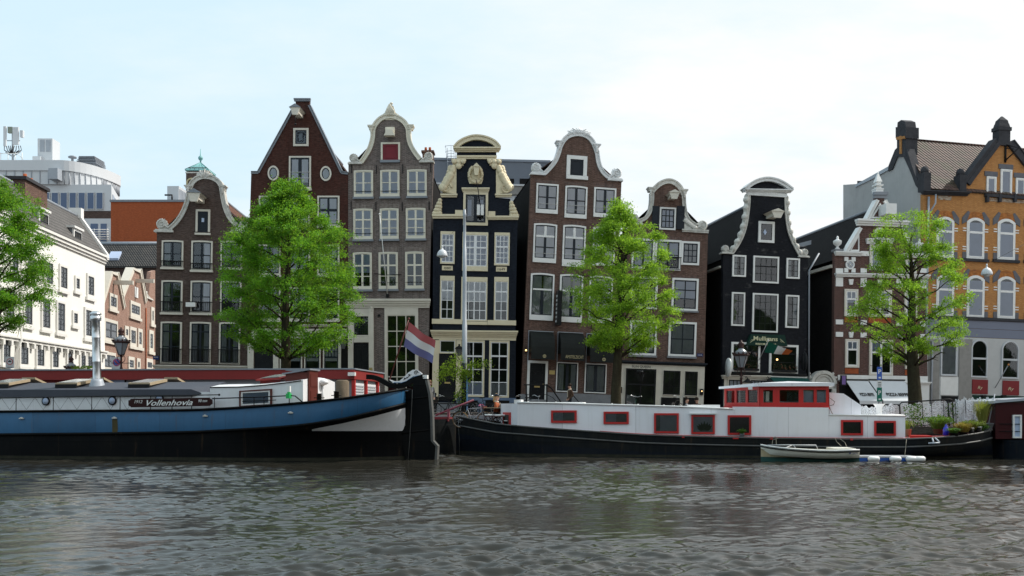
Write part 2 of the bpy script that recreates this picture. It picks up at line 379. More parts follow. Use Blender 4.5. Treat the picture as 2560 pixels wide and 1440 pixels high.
M_['ropegrey']=paint('grey_rope',(.30,.27,.21),.9,.3)
M_['plant_mid']=leafmat('fresh_leaves',(.035,.10,.015),(.09,.20,.03),.3)
M_['plant_olive']=leafmat('olive_leaves',(.10,.13,.02),(.20,.22,.05),.3)
M_['plant_gold']=leafmat('rusty_grass',(.26,.10,.03),(.30,.20,.06),.3)
M_['plant_bamboo']=leafmat('bamboo_leaves',(.16,.17,.03),(.33,.30,.08),.35)
M_['jugblue']=paint('blue_plastic',(.015,.02,.42),.3,.1)
M_['netwhite']=paint('white_netting',(.72,.73,.74),.9,.2)
M_['dinghywhite']=paint('aged_white_gelcoat',(.74,.72,.63),.4,.4,(.50,.47,.38),2.5)
M_['dinghystain']=paint('stained_gelcoat',(.48,.40,.26),.6,.7,(.27,.18,.07),2.2,0,0,.3)
M_['dinghygreen']=paint('green_antifouling',(.02,.075,.065),.7,.5,(.06,.05,.03),3)
M_['raftblue']=paint('blue_tarpaulin',(.012,.075,.33),.4,.2)
M_['darkredwood']=paint('dark_red_planks',(.045,.006,.008),.5,.4,(.02,.004,.005),1.2,0,0,.4)
M_['flowerred']=paint('red_petals',(.6,.05,.02),.6,.1)
M_['rust2']=paint('dusty_red_steel',(.24,.06,.085),.6,.4,(.16,.05,.06),3)
M_['stripe']=paint('pale_blue_tape',(.16,.35,.62),.5,.1)
M_['lampwhite']=paint('white_enamel',(.58,.60,.62),.35,.2)
M_['lanternbrown']=paint('dark_brown_cast_iron',(.040,.018,.016),.4,.3,(.02,.012,.01),4)
M_['lanternglass']=paint('milky_lantern_glass',(.20,.215,.235),.25,.3,(.14,.15,.165),3)
M_['lanterndark']=paint('smoked_lantern_glass',(.09,.095,.10),.15,.3)
M_['signgrey']=paint('grey_sign_plate',(.50,.51,.53),.4,.15)
M_['signred']=paint('sign_red',(.40,.03,.035),.4,.1)
M_['signblue2']=paint('sign_blue',(.03,.10,.42),.4,.1)
M_['signgreen']=paint('sign_green',(.01,.15,.10),.4,.1)
M_['leaf_climb']=leafmat('wisteria_leaves',(.09,.16,.012),(.26,.38,.03),.5)
M_['tyre']=paint('black_rubber',(.015,.015,.015),.8,.2);M_['tyretan']=paint('tan_tyre',(.25,.14,.06),.8,.2)
M_['handtape']=paint('pink_bar_tape',(.35,.06,.14),.7,.1);M_['greenframe']=paint('dark_green_bike_paint',(.01,.04,.03),.3,.1);M_['bikegrey']=paint('pale_bike_paint',(.38,.38,.40),.3,.1)
M_['brownjacket']=paint('brown_suede',(.075,.045,.03),.9,.4,(.05,.03,.02),5);M_['creamfleece']=paint('cream_fleece',(.48,.42,.34),.95,.3);M_['orangetop']=paint('orange_knit',(.34,.09,.03),.9,.3);M_['greyshirt']=paint('grey_shirt',(.18,.18,.19),.9,.3);M_['lips']=paint('lips',(.30,.10,.09),.5,.1)
M_['scum']=paint('waterline_algae',(.022,.022,.014),.8,.7,(.05,.045,.035),3,0,0,.3);M_['skyboard']=paint('painted_sky_reflection',(.74,.83,.88),.8,.2)  # last colour is mirrored sky, painted for the wheelhouse front panes
M_['irgreen']=paint('flag_green',(.008,.09,.06),.8,.1);M_['irorange']=paint('flag_orange',(.50,.12,.025),.8,.1)
# ------------------------------------------------------------------ house pieces
M_['soldier']=brick('soldier_course_brick',(.10,.055,.045),(.16,.09,.07),(.15,.13,.12),bw=.07,bh=.6,samt=.15)
M_['soldier_grey']=brick('grey_soldier_course_brick',(.12,.09,.08),(.19,.145,.13),(.24,.22,.20),bw=.085,bh=.6,samt=.1,ms=.02)
M_['soldier_orange']=brick('orange_soldier_course',(.42,.15,.035),(.50,.19,.05),(.2,.1,.06),bw=.07,bh=.9,samt=.1)
def outline(x0,z0,x1,z1,rise=0,n=9):
 if rise<=0:return[(x0,z0),(x1,z0),(x1,z1),(x0,z1)]
 w=(x1-x0)/2;rise=min(rise,w*.999);r=(w*w+rise*rise)/(2*rise);c=((x0+x1)/2,z1-r);a=math.asin(min(1,w/r))
 if rise>w*.98:a=math.pi/2
 return[(x0,z0),(x1,z0)]+[(c[0]+r*math.sin(a-2*a*i/n),c[1]+r*math.cos(a-2*a*i/n))for i in range(n+1)]
def window(fr,root,x0,y0,x1,y1,sur='trim',sw=6,sash='sash',cols=2,rows=2,bar=2.2,mull=0,trans=0,tb=5,toprows=1,topcols=None,curtain=None,rise=0,sill=None,sillh=5,rail=None,frame=3,inside='inside',d=0.,pane='glass',name='window',head=0,lintel=None,sashtop=None,curt=(0,1),dep=.10,botsw=None,half=0):
 """one framed window; x0..y1 = photo rectangle of its outer surround"""
 X0,Z0,X1,Z1=fr.rect(x0,y0,x1,y1);k=fr.k((x0+x1)/2,(y0+y1)/2)
 s=sw*k;b=bar*k/2;f=frame*k;R_=rise*k;bs=(botsw if botsw is not None else sw)*k
 mb=MB();po=outline(X0,Z0,X1,Z1,R_);hs=s+head*k
 q=(X1-X0-2*s)/(X1-X0)
 pi=outline(X0+s,Z0+bs,X1-s,Z1-hs,R_*q)
 mb.ring(po,pi,d-dep,d+.03,0)
 a0,c0,a1,c1=X0+s,Z0+bs,X1-s,Z1-hs
 p2=outline(a0+f,c0+f,a1-f,c1-f,R_*q*.9)
 mb.ring(pi,p2,d-.075,d-.02,1)
 a0+=f;a1-=f;c0+=f;c1-=f
 mb.prism(outline(a0-f*.5,c0-f*.5,a1+f*.5,c1+f*.5,R_*q*.9),d-.016,d-.006,2)
 zt=c1-(c1-c0)*trans if trans else c1
 yb0,yb1=d-.082,d-.046
 if trans:
  mb.box(a0,a1,yb0-.012,yb1,zt-tb*k/2,zt+tb*k/2,3 if sashtop else 1)
  zb,zt2=zt-tb*k/2,zt+tb*k/2
 else:zb,zt2=c1,None
 def grid(z0,z1,C,Rr,mm,rz=0):
  if mull and C>1:mb.box((a0+a1)/2-mull*k/2,(a0+a1)/2+mull*k/2,yb0-.006,yb1,z0,z1-rz,mm)
  for i in range(1,C):
   xx=a0+(a1-a0)*i/C
   if mull and abs(i-C/2)<.1:continue
   mb.box(xx-b,xx+b,yb0,yb1,z0,z1-rz,mm)
  for j in range(1,Rr):
   zz=z0+(z1-z0)*j/Rr
   mb.box(a0,a1,yb0+.003,yb1,zz-b,zz+b,mm)
 rz=R_*.35
 grid(c0,zb,cols,rows,1,0 if trans else rz)
 if trans:grid(zt2,c1,topcols or cols,toprows,3 if sashtop else 1,rz)
 if half:
  zz=c0+(c1-c0)*half;mb.box(a0,a1,yb0-.01,yb1,zz-b*1.8,zz+b*1.8,1)
 if lintel:
  mb.prism([(X0-.12,Z1+.012),(X1+.12,Z1+.012),(X1+.2,Z1+.012+13*k),(X0-.2,Z1+.012+13*k)],d-.006,d+.02,4)
 w=mb.build(name,[sur,sash,inside,sashtop or sash,lintel or sur],root)
 po_=outline(a0,c0,a1,c1,R_*q*.9);MB().add([(p[0],d-.065,p[1])for p in po_],[tuple(range(len(po_)))]).build('pane',pane,w,fix=False)
 if curtain:
  cm,lay=(curtain,'full')if isinstance(curtain,str)else curtain
  h0=c0+(c1-c0)*curt[0];h1=c0+(c1-c0)*curt[1]
  spans={'full':[(0,1)],'sides':[(0,.3),(.72,1)],'left':[(0,.35)],'right':[(.62,1)],'gap':[(0,.46),(.56,1)]}[lay]
  cb=MB()
  for u0,u1 in spans:
   xa,xb=a0+(a1-a0)*u0,a0+(a1-a0)*u1;n=max(6,int((xb-xa)/.035));vs=[]
   flat=cm in('blind','bluehaze')
   for i in range(n+1):
    xx=xa+(xb-xa)*i/n;yy=d-.034+(0 if flat else.010*math.sin(i*1.9+x0)+.004*math.sin(i*.7))
    vs+=[(xx,yy,h0),(xx,yy,h1-(R_*.6 if h1==c1 else 0))]
   cb.add(vs,[(2*i,2*i+2,2*i+3,2*i+1)for i in range(n)],0,not flat)
   if flat:
    for j in range(1,int((h1-h0)/.13)):
     cb.box(xa,xb,d-.042,d-.035,h0+j*.13,h0+j*.13+.015,0)
  cb.build('curtain' if cm!='blind' else 'blind',cm,w,fix=False)  # with bluehaze this sheet carries painted sky reflection, not cloth
 if sill:
  MB().box(X0-2*k,X1+2*k,d-.17,d+.03,Z0-sillh*k,Z0-.002,0).build('sill',sill,w)
 if rail:
  rb=MB();kind,top=rail
  xa,xb=X0+s*.3,X1-s*.3;zt_=c0+(c1-c0)*(top if not isinstance(top,tuple)else top[0])
  if kind=='bars':
   zz0=Z0+.05;yy=d-.19
   rb.box(xa-.05,xb+.05,yy-.02,yy+.02,zt_-.02,zt_+.03);rb.box(xa,xb,yy-.015,yy+.015,zz0,zz0+.03)
   n=12
   for i in range(n+1):
    xx=xa+(xb-xa)*i/n;rb.box(xx-.011,xx+.011,yy-.011,yy+.011,zz0,zt_)
   for xx in(xa-.04,xb+.04):rb.box(xx-.012,xx+.012,yy,d,zt_-.01,zt_+.015)
   rb.build('railing','iron',w)
  else:
   for t in([top]if not isinstance(top,tuple)else top):
    zz=c0+(c1-c0)*t;rb.tube([(xa,d-.13,zz),(xb,d-.13,zz)],.013)
    for xx in(xa+.02,xb-.02):rb.tube([(xx,d-.13,zz),(xx,d-.05,zz)],.01)
   rb.build('railing','white' if kind=='white' else 'iron',w)
 return w
def panel(fr,root,name,x0,y0,x1,y1,m,y=-.06,back=.03,d=0.):
 X0,Z0,X1,Z1=fr.rect(x0,y0,x1,y1)
 return MB().box(X0,X1,d+y,d+back,Z0,Z1).build(name,m,root)
def cornice(fr,root,x0,y0,x1,y1,m,name='cornice',proj=.3,steps=3,d=0.,sl=0.):
 """moulded cornice, wider towards its top; slope in px over its length"""
 mb=MB();k=fr.k((x0+x1)/2,y0)
 for i in range(steps):
  a=y0+(y1-y0)*i/steps;b=y0+(y1-y0)*(i+1)/steps;p=proj*(1-i/steps)+.05
  e=(p-.05)/k*.35
  q=[fr(x0-e,b),fr(x1+e,b+sl),fr(x1+e,a+sl),fr(x0-e,a)]
  mb.prism(q,d-p,d+.02)
 return mb.build(name,m,root)
def flat_arch(fr,root,q,m):
 MB().prism([fr(*p)for p in q],-.012,.05).build('flat_arch',m,root)
def door(fr,root,x0,y0,x1,y1,m='black',sur=None,sw=5,panels=(2,3),d=0.,knob=True,slot=False):
 X0,Z0,X1,Z1=fr.rect(x0,y0,x1,y1);k=fr.k(x0,y0);mb=MB()
 mb.box(X0,X1,d-.05,d+.02,Z0,Z1,0)
 c,r=panels;w=(X1-X0)/c;h=(Z1-Z0)/r
 for i in range(c):
  for j in range(r):
   a0,a1,b0,b1=X0+w*i+w*.14,X0+w*(i+1)-w*.14,Z0+h*j+h*.1,Z0+h*(j+1)-h*.1
   mb.ring([(a0,b0),(a1,b0),(a1,b1),(a0,b1)],[(a0+.04,b0+.04),(a1-.04,b0+.04),(a1-.04,b1-.04),(a0+.04,b1-.04)],d-.075,d-.045,0)
 if sur:
  s=sw*k
  mb.box(X0-s,X0,d-.1,d+.02,Z0,Z1+s,1);mb.box(X1,X1+s,d-.1,d+.02,Z0,Z1+s,1);mb.box(X0,X1,d-.098,d+.02,Z1,Z1+s,1)
 o=mb.build('door',[m,sur or m],root)
 if knob:MB().ball((X1-w*.12,d-.09,Z0+(Z1-Z0)*.45),.04).build('handle','brass',o)
 if slot:MB().box((X0+X1)/2-.18,(X0+X1)/2+.18,d-.085,d-.05,Z0+(Z1-Z0)*.36,Z0+(Z1-Z0)*.36+.1).build('letter_slot','brass',o)
 return o
M_['brass']=paint('brass',(.55,.42,.18),.35,.3,(.3,.22,.1),3,0,.8)
def spiral(mb,c,r,y,turns=1.8,m=0,flip=1,tr=None,phase=0.):
 pts=[];n=int(turns*14)
 for i in range(n+1):
  t=i/n;a=phase+flip*turns*2*math.pi*t;q=r*(1-.88*t)
  pts.append((c[0]+q*math.cos(a),y,c[1]+q*math.sin(a)))
 tr=tr or r*.17
 mb.tube(pts,[tr*(1-.6*i/n)for i in range(n+1)],m,6)
def scroll(fr,root,x0,y0,x1,y1,flip=1,m='stone',seed=0,name='scroll_ornament',d=0.):
 """carved corner piece on a ledge: plinth, volute, leaves"""
 X0,Z0,X1,Z1=fr.rect(x0,y0,x1,y1);w,h=X1-X0,Z1-Z0;rr=random.Random(seed);mb=MB()
 mb.box(X0-w*.06,X1+w*.06,d-.16,d+.4,Z0,Z0+h*.13);mb.box(X0,X1,d-.12,d+.38,Z0+h*.13,Z0+h*.22)
 r=min(w,h*.78)*.5;cx=X0+w/2-flip*(w/2-r)*.8;cz=Z0+h*.22+r*.98
 mb.lathe([(r*.95,d+.3),(r,d+.26),(r,d-.02),(r*.86,d-.05)],(cx,0,cz),0,18,'y')
 spiral(mb,(cx,cz),r*.86,d-.06,1.9,0,flip,None,math.pi/2)
 poly=[(cx,Z0+h*.2),(cx+flip*w*.62,Z0+h*.2),(cx+flip*w*.55,Z0+h*.34),(cx+flip*w*.3,Z0+h*.5),(cx+flip*r*.6,cz+r*.3),(cx,cz)]
 mb.prism(poly,d-.03,d+.25)
 for i in range(5):
  t=i/4;x=cx+flip*(r*.5+t*w*.35);z=Z0+h*(.55-.3*t)
  mb.ball((x,d-.05,z),r*.22,0,7,5,1.3,.7,.8)
 for i in range(7):
  a=math.pi*(.1+.8*i/6);mb.ball((cx+r*1.0*math.cos(a),d+.08,cz+r*1.0*math.sin(a)),r*.13*(1+.3*rr.random()),0,6,4)
 return mb.build(name,m,root)
def crest(fr,root,x0,y0,x1,y1,m='stone',kind='shell',name='crest_ornament',d=0.):
 X0,Z0,X1,Z1=fr.rect(x0,y0,x1,y1);w,h=X1-X0,Z1-Z0;cx=(X0+X1)/2;mb=MB()
 if kind=='shell':
  mb.prism([(X0,Z0),(X1,Z0),(X1-w*.12,Z0+h*.55),(cx+w*.2,Z0+h*.85),(cx-w*.2,Z0+h*.85),(X0+w*.12,Z0+h*.55)],d-.02,d+.22)
  for i in range(9):
   a=math.pi*(.06+.88*i/8);L=h*(.98 if i%2==0 else.86)
   tip=(cx+w*.5*math.cos(a),d-.06,Z0+L*(.35+.65*math.sin(a)))
   mb.tube([(cx,d-.08,Z0+h*.05),((cx+tip[0])/2,d-.13,(Z0+tip[2])/2+h*.06),tip],[h*.05,h*.085,h*.10],0,6);mb.ball(tip,h*.12,0,6,4)
  for sx in(-1,1):spiral(mb,(cx+sx*w*.42,Z0+h*.16),h*.2,d-.08,1.5,0,-sx)
 elif kind=='plume':
  mb.prism([(X0,Z0),(X1,Z0),(X1-w*.18,Z0+h*.3),(cx+w*.2,Z0+h*.42),(cx+w*.12,Z0+h*.8),(cx-w*.05,Z1-h*.06),(cx-w*.14,Z0+h*.7),(cx-w*.22,Z0+h*.42),(X0+w*.18,Z0+h*.3)],d-.04,d+.24)
  for i in range(6):
   t=i/5;a=-.5+t;mb.tube([(cx+a*w*.25,d-.06,Z0+h*.15),(cx+a*w*.3,d-.14,Z0+h*.45),(cx+a*w*.12-w*.02,d-.10,Z0+h*(.7+.25*(1-abs(a)*1.6)))],[h*.03,h*.06,h*.035],0,6)
  mb.ball((cx+w*.04,d-.02,Z1-h*.05),h*.075,0,7,5,1.4)
  for sx in(-1,1):
   spiral(mb,(cx+sx*w*.3,Z0+h*.18),h*.13,d-.08,1.5,0,-sx)
   for q in range(4):mb.ball((cx+sx*w*(.16+.1*q),d-.08,Z0+h*(.36-.09*q)),h*.06,0,6,4)
 else:
  for i in range(11):
   a=math.pi*(.04+.92*i/10);L=1 if i%2 else.88
   tip=(cx+w*.52*math.cos(a)*L,d+.05,Z0+h*(.2+.8*math.sin(a)*L))
   mid=(cx+w*.27*math.cos(a),d-.1,Z0+h*(.15+.5*math.sin(a)))
   mb.tube([(cx,d,Z0),mid,tip,(tip[0]+w*.06*math.cos(a),d-.02,tip[2]-h*.06)],[h*.05,h*.12,h*.09,h*.03],0,6)
  mb.prism([(X0+w*.1,Z0),(X1-w*.1,Z0),(cx+w*.2,Z0+h*.5),(cx-w*.2,Z0+h*.5)],d-.05,d+.2)
 return mb.build(name,m,root)
def coping(fr,root,pts,wpx,m,out=.09,back=.42,name='gable_coping',inner=2):
 k=fr.k(pts[0][0],pts[0][1]);P=[fr(*p)for p in pts];wpx*=.84
 # smooth the digitised line once
 Q=[P[0]]
 for i in range(len(P)-1):
  a,b=P[i],P[i+1]
  Q+=[(a[0]*.75+b[0]*.25,a[1]*.75+b[1]*.25),(a[0]*.25+b[0]*.75,a[1]*.25+b[1]*.75)]
 Q.append(P[-1])
 mb=MB().ribbon(Q,wpx*k,-inner*k,-out,back)
 mb.ribbon(Q,wpx*k*1.12,wpx*k*.72,-out-.06,back+.03)
 mb.ribbon(Q,-inner*k*.2,-inner*k*1.4,-out-.03,back-.1)
 return mb.build(name,m,root)
def smooth_px(pts,n=1):
 for _ in range(n):
  q=[pts[0]]
  for a,b in zip(pts,pts[1:]):
   q+=[(a[0]*.75+b[0]*.25,a[1]*.75+b[1]*.25),(a[0]*.25+b[0]*.75,a[1]*.25+b[1]*.75)]
  pts=q+[pts[-1]]
 return pts
def capital(fr,root,x0,y0,x1,y1,m='stone',d=0.,leg=14):
 X0,Z0,X1,Z1=fr.rect(x0,y0,x1,y1);w,h=X1-X0,Z1-Z0;mb=MB();cx=(X0+X1)/2;k=fr.k(x0,y0)
 mb.box(X0-.03,X1+.03,d-.22,d+.43,Z1-h*.3,Z1);mb.box(X0+w*.06,X1-w*.06,d-.18,d+.41,Z1-h*.62,Z1-h*.3)
 mb.box(X0+w*.15,X1-w*.15,d-.14,d+.40,Z0,Z1-h*.62)
 for i in range(3):mb.ball((cx,d-.15,Z0-leg*k*i/3),w*(.26-.05*i),0,7,5,1,.5,1.1)
 return mb.build('capital',m,root)
def hoist(fr,root,x0,y0,x1,y1,L=1.0,m='trim',cap='lead',d=0.,hook=0,lean=-.3):
 """hoisting beam: boxed beam end with a small pitched lead cover, sticking out of the gable"""
 X0,Z0,X1,Z1=fr.rect(x0,y0,x1,y1);w,h=X1-X0,Z1-Z0;mb=MB();y=d-L;cx=(X0+X1)/2
 zt=Z0+h*.68
 mb.box(X0+w*.2,X1-w*.2,y+.06,d+.1,Z0+h*.22,zt,0)
 mb.prism([(X0+w*.24,Z0),(X1-w*.24,Z0),(X1-w*.1,Z0+h*.45),(X1,zt),(X0,zt),(X0+w*.1,Z0+h*.45)],y-.02,y+.10,0)
 mb.prism([(X0+w*.12,zt-h*.12),(X1-w*.12,zt-h*.12),(X1,zt),(X0,zt)],y+.1,d+.08,0)
 mb.prism([(X0-w*.08,zt),(X1+w*.08,zt),(cx,Z1)],y-.08,d+.1,1)
 o=mb.build('hoist_beam',[m,cap],root)
 if hook:
  k=fr.k(x0,y0)
  MB().tube([(cx,y+.1,Z0+h*.05),(cx,y+.1,Z0-hook*k)],.02).ball((cx,y+.1,Z0-hook*k),.07).build('hook_rope','iron',o)
 return o
def anchors(fr,root,pts,L=22,m='iron'):
 for x,y in pts:
  X,Z=fr(x,y);k=fr.k(x,y)
  MB().box(X-.025,X+.025,-.05,.01,Z-L*k/2,Z+L*k/2).build('wall_anchor',m,root)
def body(fr,root,poly_px,wall,xl,xr,eave,ridge=None,depth=13,side='brick_side',roof='tile_black',ridge_x=None,thick=.36,extra=None,over=0,roof_lift=0.,rdepth=None):
 """facade slab cut to its outline + the house behind it + its pitched roof"""
 poly=[fr(*p)for p in poly_px]
 mb=MB().prism(poly,0,thick,0)
 XL,XR=fr(*xl)[0],fr(*xr)[0];ze=fr(*eave)[1]
 mb.box(XL+.06,XR-.06,thick-.03,depth,-1.2,ze-.05,1)
 if extra:extra(mb)
 w=mb.build('wall',[wall,side,'lead'],root)
 if ridge:
  zr=fr(*ridge)[1];xr_=fr(*(ridge_x or ridge))[0];rd=rdepth or depth
  rb=MB();e=over;y0=thick+.02
  def slope(xe,ze_):
   n=Vector((zr-ze_,0,-(xe-xr_))).normalized()*.14
   if n.z<0:n=-n
   q=[(xe,y0,ze_),(xr_,y0,zr),(xr_+n.x*0,y0,zr+.16),(xe+n.x,y0,ze_+n.z)]
   rb.hull8(q,[(p[0],rd,p[2])for p in q],0)
  slope(XL+.02-e,ze+roof_lift-e*.8);slope(XR-.02+e,ze+roof_lift-e*.8)
  rb.prism([(XL+.06,ze-.03),(XR-.06,ze-.03),(xr_,zr-.05)],rd-.4,rd-.05,1)
  rb.tube([(xr_,y0,zr+.16),(xr_,rd,zr+.16)],.11,2,6)
  rb.build('roof',[roof,side,'lead'],root)
 return w
def lettering(fr,root,txt,x0,x1,y,m,d=-.1,h=None,shear=0,bold=0,name='lettering',slope=0):
 X0,Z=fr(x0,y,d);X1,Z1=fr(x1,y+slope,d);mb=MB();k=fr.k(x0,y,d)
 put_text(mb,txt,X0,X1,Z,d,h*k if h else None,0,shear,bold,(Z1-Z)/(X1-X0)if slope else 0)
 return mb.build(name,m,root,fix=False)
GRP_H='gabled canal houses along the quay'
# ================================================================== house: brown neck gable (far left of the row)
f=Fr(388,62,624,62.2,roll=.018)
h=f.root('canal_house','brown brick neck-gabled house with black juliet balcony rails, left end of the row','house',GRP_H)
g=[(425,575),(443,560),(460,535),(472,505),(477,478),(481,463),(490,452),(503,446),(513,444),(525,446),(540,452),(550,463),(553,478),(556,500),(562,525),(573,548),(590,566)]
body(f,h,[(385,1044),(389,900),(392,580)]+smooth_px(g)+[(619,581),(621,1044)],'brick_brown',(389,800),(620,800),(500,582),(506,470),11,roof='tile_red',ridge_x=(512,600))
coping(f,h,g[:5],9,'stone');coping(f,h,g[4:13],10,'stone');coping(f,h,g[12:],9,'stone')
capital(f,h,463,464,480,473);capital(f,h,549,464,565,473)
scroll(f,h,389,547,432,581,1,seed=1);scroll(f,h,579,552,622,583,-1,seed=2)
crest(f,h,494,425,530,448)
hoist(f,h,486,484,518,516,1.5)
X0,Z0,X1,Z1=f.rect(490,524,526,586);k=f.k(500,550)
dd=door(f,h,495,529,521,580,'navy','trim',5,(1,1),knob=False);dd.name='loft_hatch'
MB().box(X0+15*k,X0+21*k,-.11,-.04,Z1-32*k,Z1-22*k).build('pane','bluehaze',dd)
panel(f,h,'sill',488,583,527,588,'trim',-.16)
for(r,cols_,rl)in(((601,669),((405,459),(479,532),(552,606)),.16),((701,782),((404,457),(477,531),(551,604)),.3),((804,909),((402,455),(475,528),(548,601)),.32)):
 for i,(a,b)in enumerate(cols_):
  e=(6 if i==1 and rl<.2 else 0)+i*1.0
  low=rl>.31
  window(f,h,a,r[0]+i*.9,b,r[1]+e,'trim',4,'navy',2,2,2.4,5,trans=.2 if low else 0,tb=3,topcols=2,rise=1.2,rail=('bars',rl),sill='trim' if not low else None,sillh=5,curtain={(1,0):('curtain','right'),(0,0):('curtain_grey','left')}.get((i,int(low)))if not low else(('curtain_grey','sides')if i else('curtain_grey','left')),frame=2.5,inside='inside2' if low and i else 'inside')
fb=MB();p=f(481,764);fb.box(p[0]-.28,p[0]+.32,-.5,-.22,p[1]-.12,p[1]+.16);fb.build('flower_box','white',h)
cornice(f,h,386,912,617,920,'trim',proj=.22,sl=3)
panel(f,h,'plinth',387,921,618,1040,'white',-.05)
sb=MB();X0,Z0,X1,Z1=f.rect(383,890,398,899);sb.box(X0,X1,-.04,0.01,Z0,Z1,0);put_text(sb,'AMSTEL',X0+.05,X1-.05,Z0+.12,-.046,None,1)
sb.build('street_name_plate',['signblue','white'],h)if 'signblue' in MAT else None
# ================================================================== house: dark red spout gable
f=Fr(622,62,870,61.8,roll=.006)
h=f.root('canal_house','dark red brick house with tall triangular spout gable and two oval windows','house',GRP_H)
body(f,h,[(620,1044),(624,560),(628,432),(646,432),(739,263),(739,250),(773,250),(773,263),(854,432),(870,434),(869,1044)],'brick_red',(625,800),(869,800),(700,436),(756,300),12,'brick_red','tile_brown',ridge_x=(756,700))
coping(f,h,[(628,432),(646,432)],4,'lead',.05);coping(f,h,[(646,432),(693,346),(739,263)],4,'lead',.05);coping(f,h,[(773,263),(813,346),(854,432)],4,'lead',.05);coping(f,h,[(854,432),(870,434)],4,'lead',.05)
cornice(f,h,737,247,776,254,'lead','gable_cap',.12,2)
hoist(f,h,738,275,763,302,1.3,hook=22)
w=window(f,h,734,321,772,366,'trim',5,'navy',1,1,inside='navy',name='loft_window')
X,Z=f(752,343);MB().ring([(X-.2,Z-.3),(X+.2,Z-.3),(X+.2,Z+.3),(X-.2,Z+.3)],[(X-.14,Z-.24),(X+.14,Z-.24),(X+.14,Z+.24),(X-.14,Z+.24)],-.11,-.05).build('hatch_frame','navy',w)
window(f,h,723,391,778,472,'trim',4,'navy',2,1,2,8,curtain=('curtain','gap'),curt=(.12,.98),rail=('white',(.28,.5)),sill='trim')
for cx,cy in((684,433.5),(815,434.6)):
 X,Z=f(cx,cy);k=f.k(cx,cy);e=lambda a,b:[(X+a*k*math.cos(2*math.pi*i/28),Z+b*k*math.sin(2*math.pi*i/28))for i in range(28)]
 mb=MB().ring(e(14,18.5),e(10,14),-.1,.03,0).ring(e(10,14),e(8,12),-.08,.0,1).prism(e(9,13),-.02,-.008,2)
 o=mb.build('oval_window',['trim','navy','curtain_grey'],h);MB().prism(e(8.4,12.4),-.066,-.06).build('pane','glass',o)
for r,cs in(((490,566),('curtain','gap')),((612,688),('curtain_grey','sides')),((718,800),None)):
 for a,b in((648,702),(722,776),(794,849)):
  window(f,h,a,r[0],b,r[1],'trim',4,'navy',2,2,2.2,5,curtain=cs,sill='trim',rail=('white',.14),half=.55)
cornice(f,h,628,812,868,818,'trim',proj=.25);panel(f,h,'frieze',630,822,868,846,'trim',-.09)
for a,b in((620,635),(684,697),(848,853)):panel(f,h,'pilaster',a,846,b,1040,'trim',-.14)
window(f,h,636,838,683,856,'trim',2,'navy',1,1)
door(f,h,637,861,682,1010,'black',None,4,(1,4))
nm=MB();X,Z=f(692,880);nm.box(X-.06,X+.06,-.16,-.13,Z-.3,Z+.14);nm.build('name_plate','plinth',h)
for a,b in((700,713),(716,756),(761,802),(808,849)):
 window(f,h,a,850,b,1000,'trim',3,'navy',4 if b-a>20 else 1,3,1.6,trans=.72,tb=4,toprows=3,topcols=4 if b-a>20 else 1)if 0 else window(f,h,a,850,b,1000,'trim',3,'navy',1,1,1.6,trans=.27,tb=4,toprows=3,topcols=4 if b-a>20 else 1,curtain='blind',curt=(.66,1))
panel(f,h,'downpipe_casing',853.5,840,868,1040,'brick_side',-.1)
# ================================================================== house: grey-brown neck gable, cream windows
f=Fr(870,61.8,1083,61.7,roll=-.004)
h=f.root('canal_house','grey-brown brick house with cream sash windows and a dark red loft hatch','house',GRP_H)
g=[(905,408),(914,396),(927,375),(935,348),(936,325),(941,313),(952,301),(964,295),(977,293),(990,296),(1003,303),(1013,313),(1018,325),(1019,348),(1025,367),(1036,385),(1048,400)]
body(f,h,[(869,1044),(870,750),(871,411)]+smooth_px(g)+[(1083,405),(1077,600),(1073,760),(1072,1044)],'brick_grey',(871,800),(1074,800),(975,412),(977,312),12,roof='tile_brown',ridge_x=(974,500),extra=None)
for y,xs in((414,((882,935),(948,1002),(1014,1069))),(509,((881,934),(947,1000),(1012,1066))),(618,((880,932),(944,997),(1010,1063)))):
 for a,b in xs:flat_arch(f,h,[(a+3,y+11),(b-3,y+11),(b+2,y),(a-2,y)],'soldier_grey')
coping(f,h,g[:5],9,'ivory');coping(f,h,g[4:13],10,'ivory');coping(f,h,g[12:],9,'ivory')
capital(f,h,921,314,936,325,'ivory');capital(f,h,1019,313,1034,324,'ivory')
scroll(f,h,872,384,904,411,1,'stone',3);scroll(f,h,1050,380,1083,407,-1,'stone',4)
crest(f,h,944,257,1008,300,'ivorystone','plume')
X0,Z0,X1,Z1=f.rect(966,323,988,346)
mb=MB().box(X0,X1,-.5,.05,Z0+.1,Z1);mb.prism([(X0-.06,Z0),(X1+.06,Z0),(X1-.12,Z0+.38),(X0+.12,Z0+.38)],-.72,-.3);mb.build('hoist_beam','ivory',h)
dd=door(f,h,957,361,996,400,'redhatch' if 'redhatch' in MAT else 'black','ivory',4.5,(1,1),knob=False);dd.name='loft_hatch'
panel(f,h,'sill',951,401,1000,407,'lead',-.15)
C3=((426,493,((885,933),(951,999),(1018,1067))),(522,599,((884,932),(950,997),(1015,1064))),(631,724,((883,930),(947,995),(1013.5,1060))))
for r,(a0,a1,cs)in enumerate(C3):
 for i,(a,b)in enumerate(cs):
  window(f,h,a,a0-i*.9,b,a1-i*.9,'ivory',3,'ivory',2,2 if r==0 else 2,2,5,trans=.36 if r else 0,tb=4,rise=1.2,frame=2.2,sill='lead',sillh=5,botsw=6,curtain='bluehaze' if r<2 or i==0 else None,curt=(0,1)if r<2 else(.42,1),rail=('iron',.1))
anchors(f,h,[(879,422),(941,424),(1007,422),(1077,420),(878,514),(940,516),(1006,516),(1073,515)])
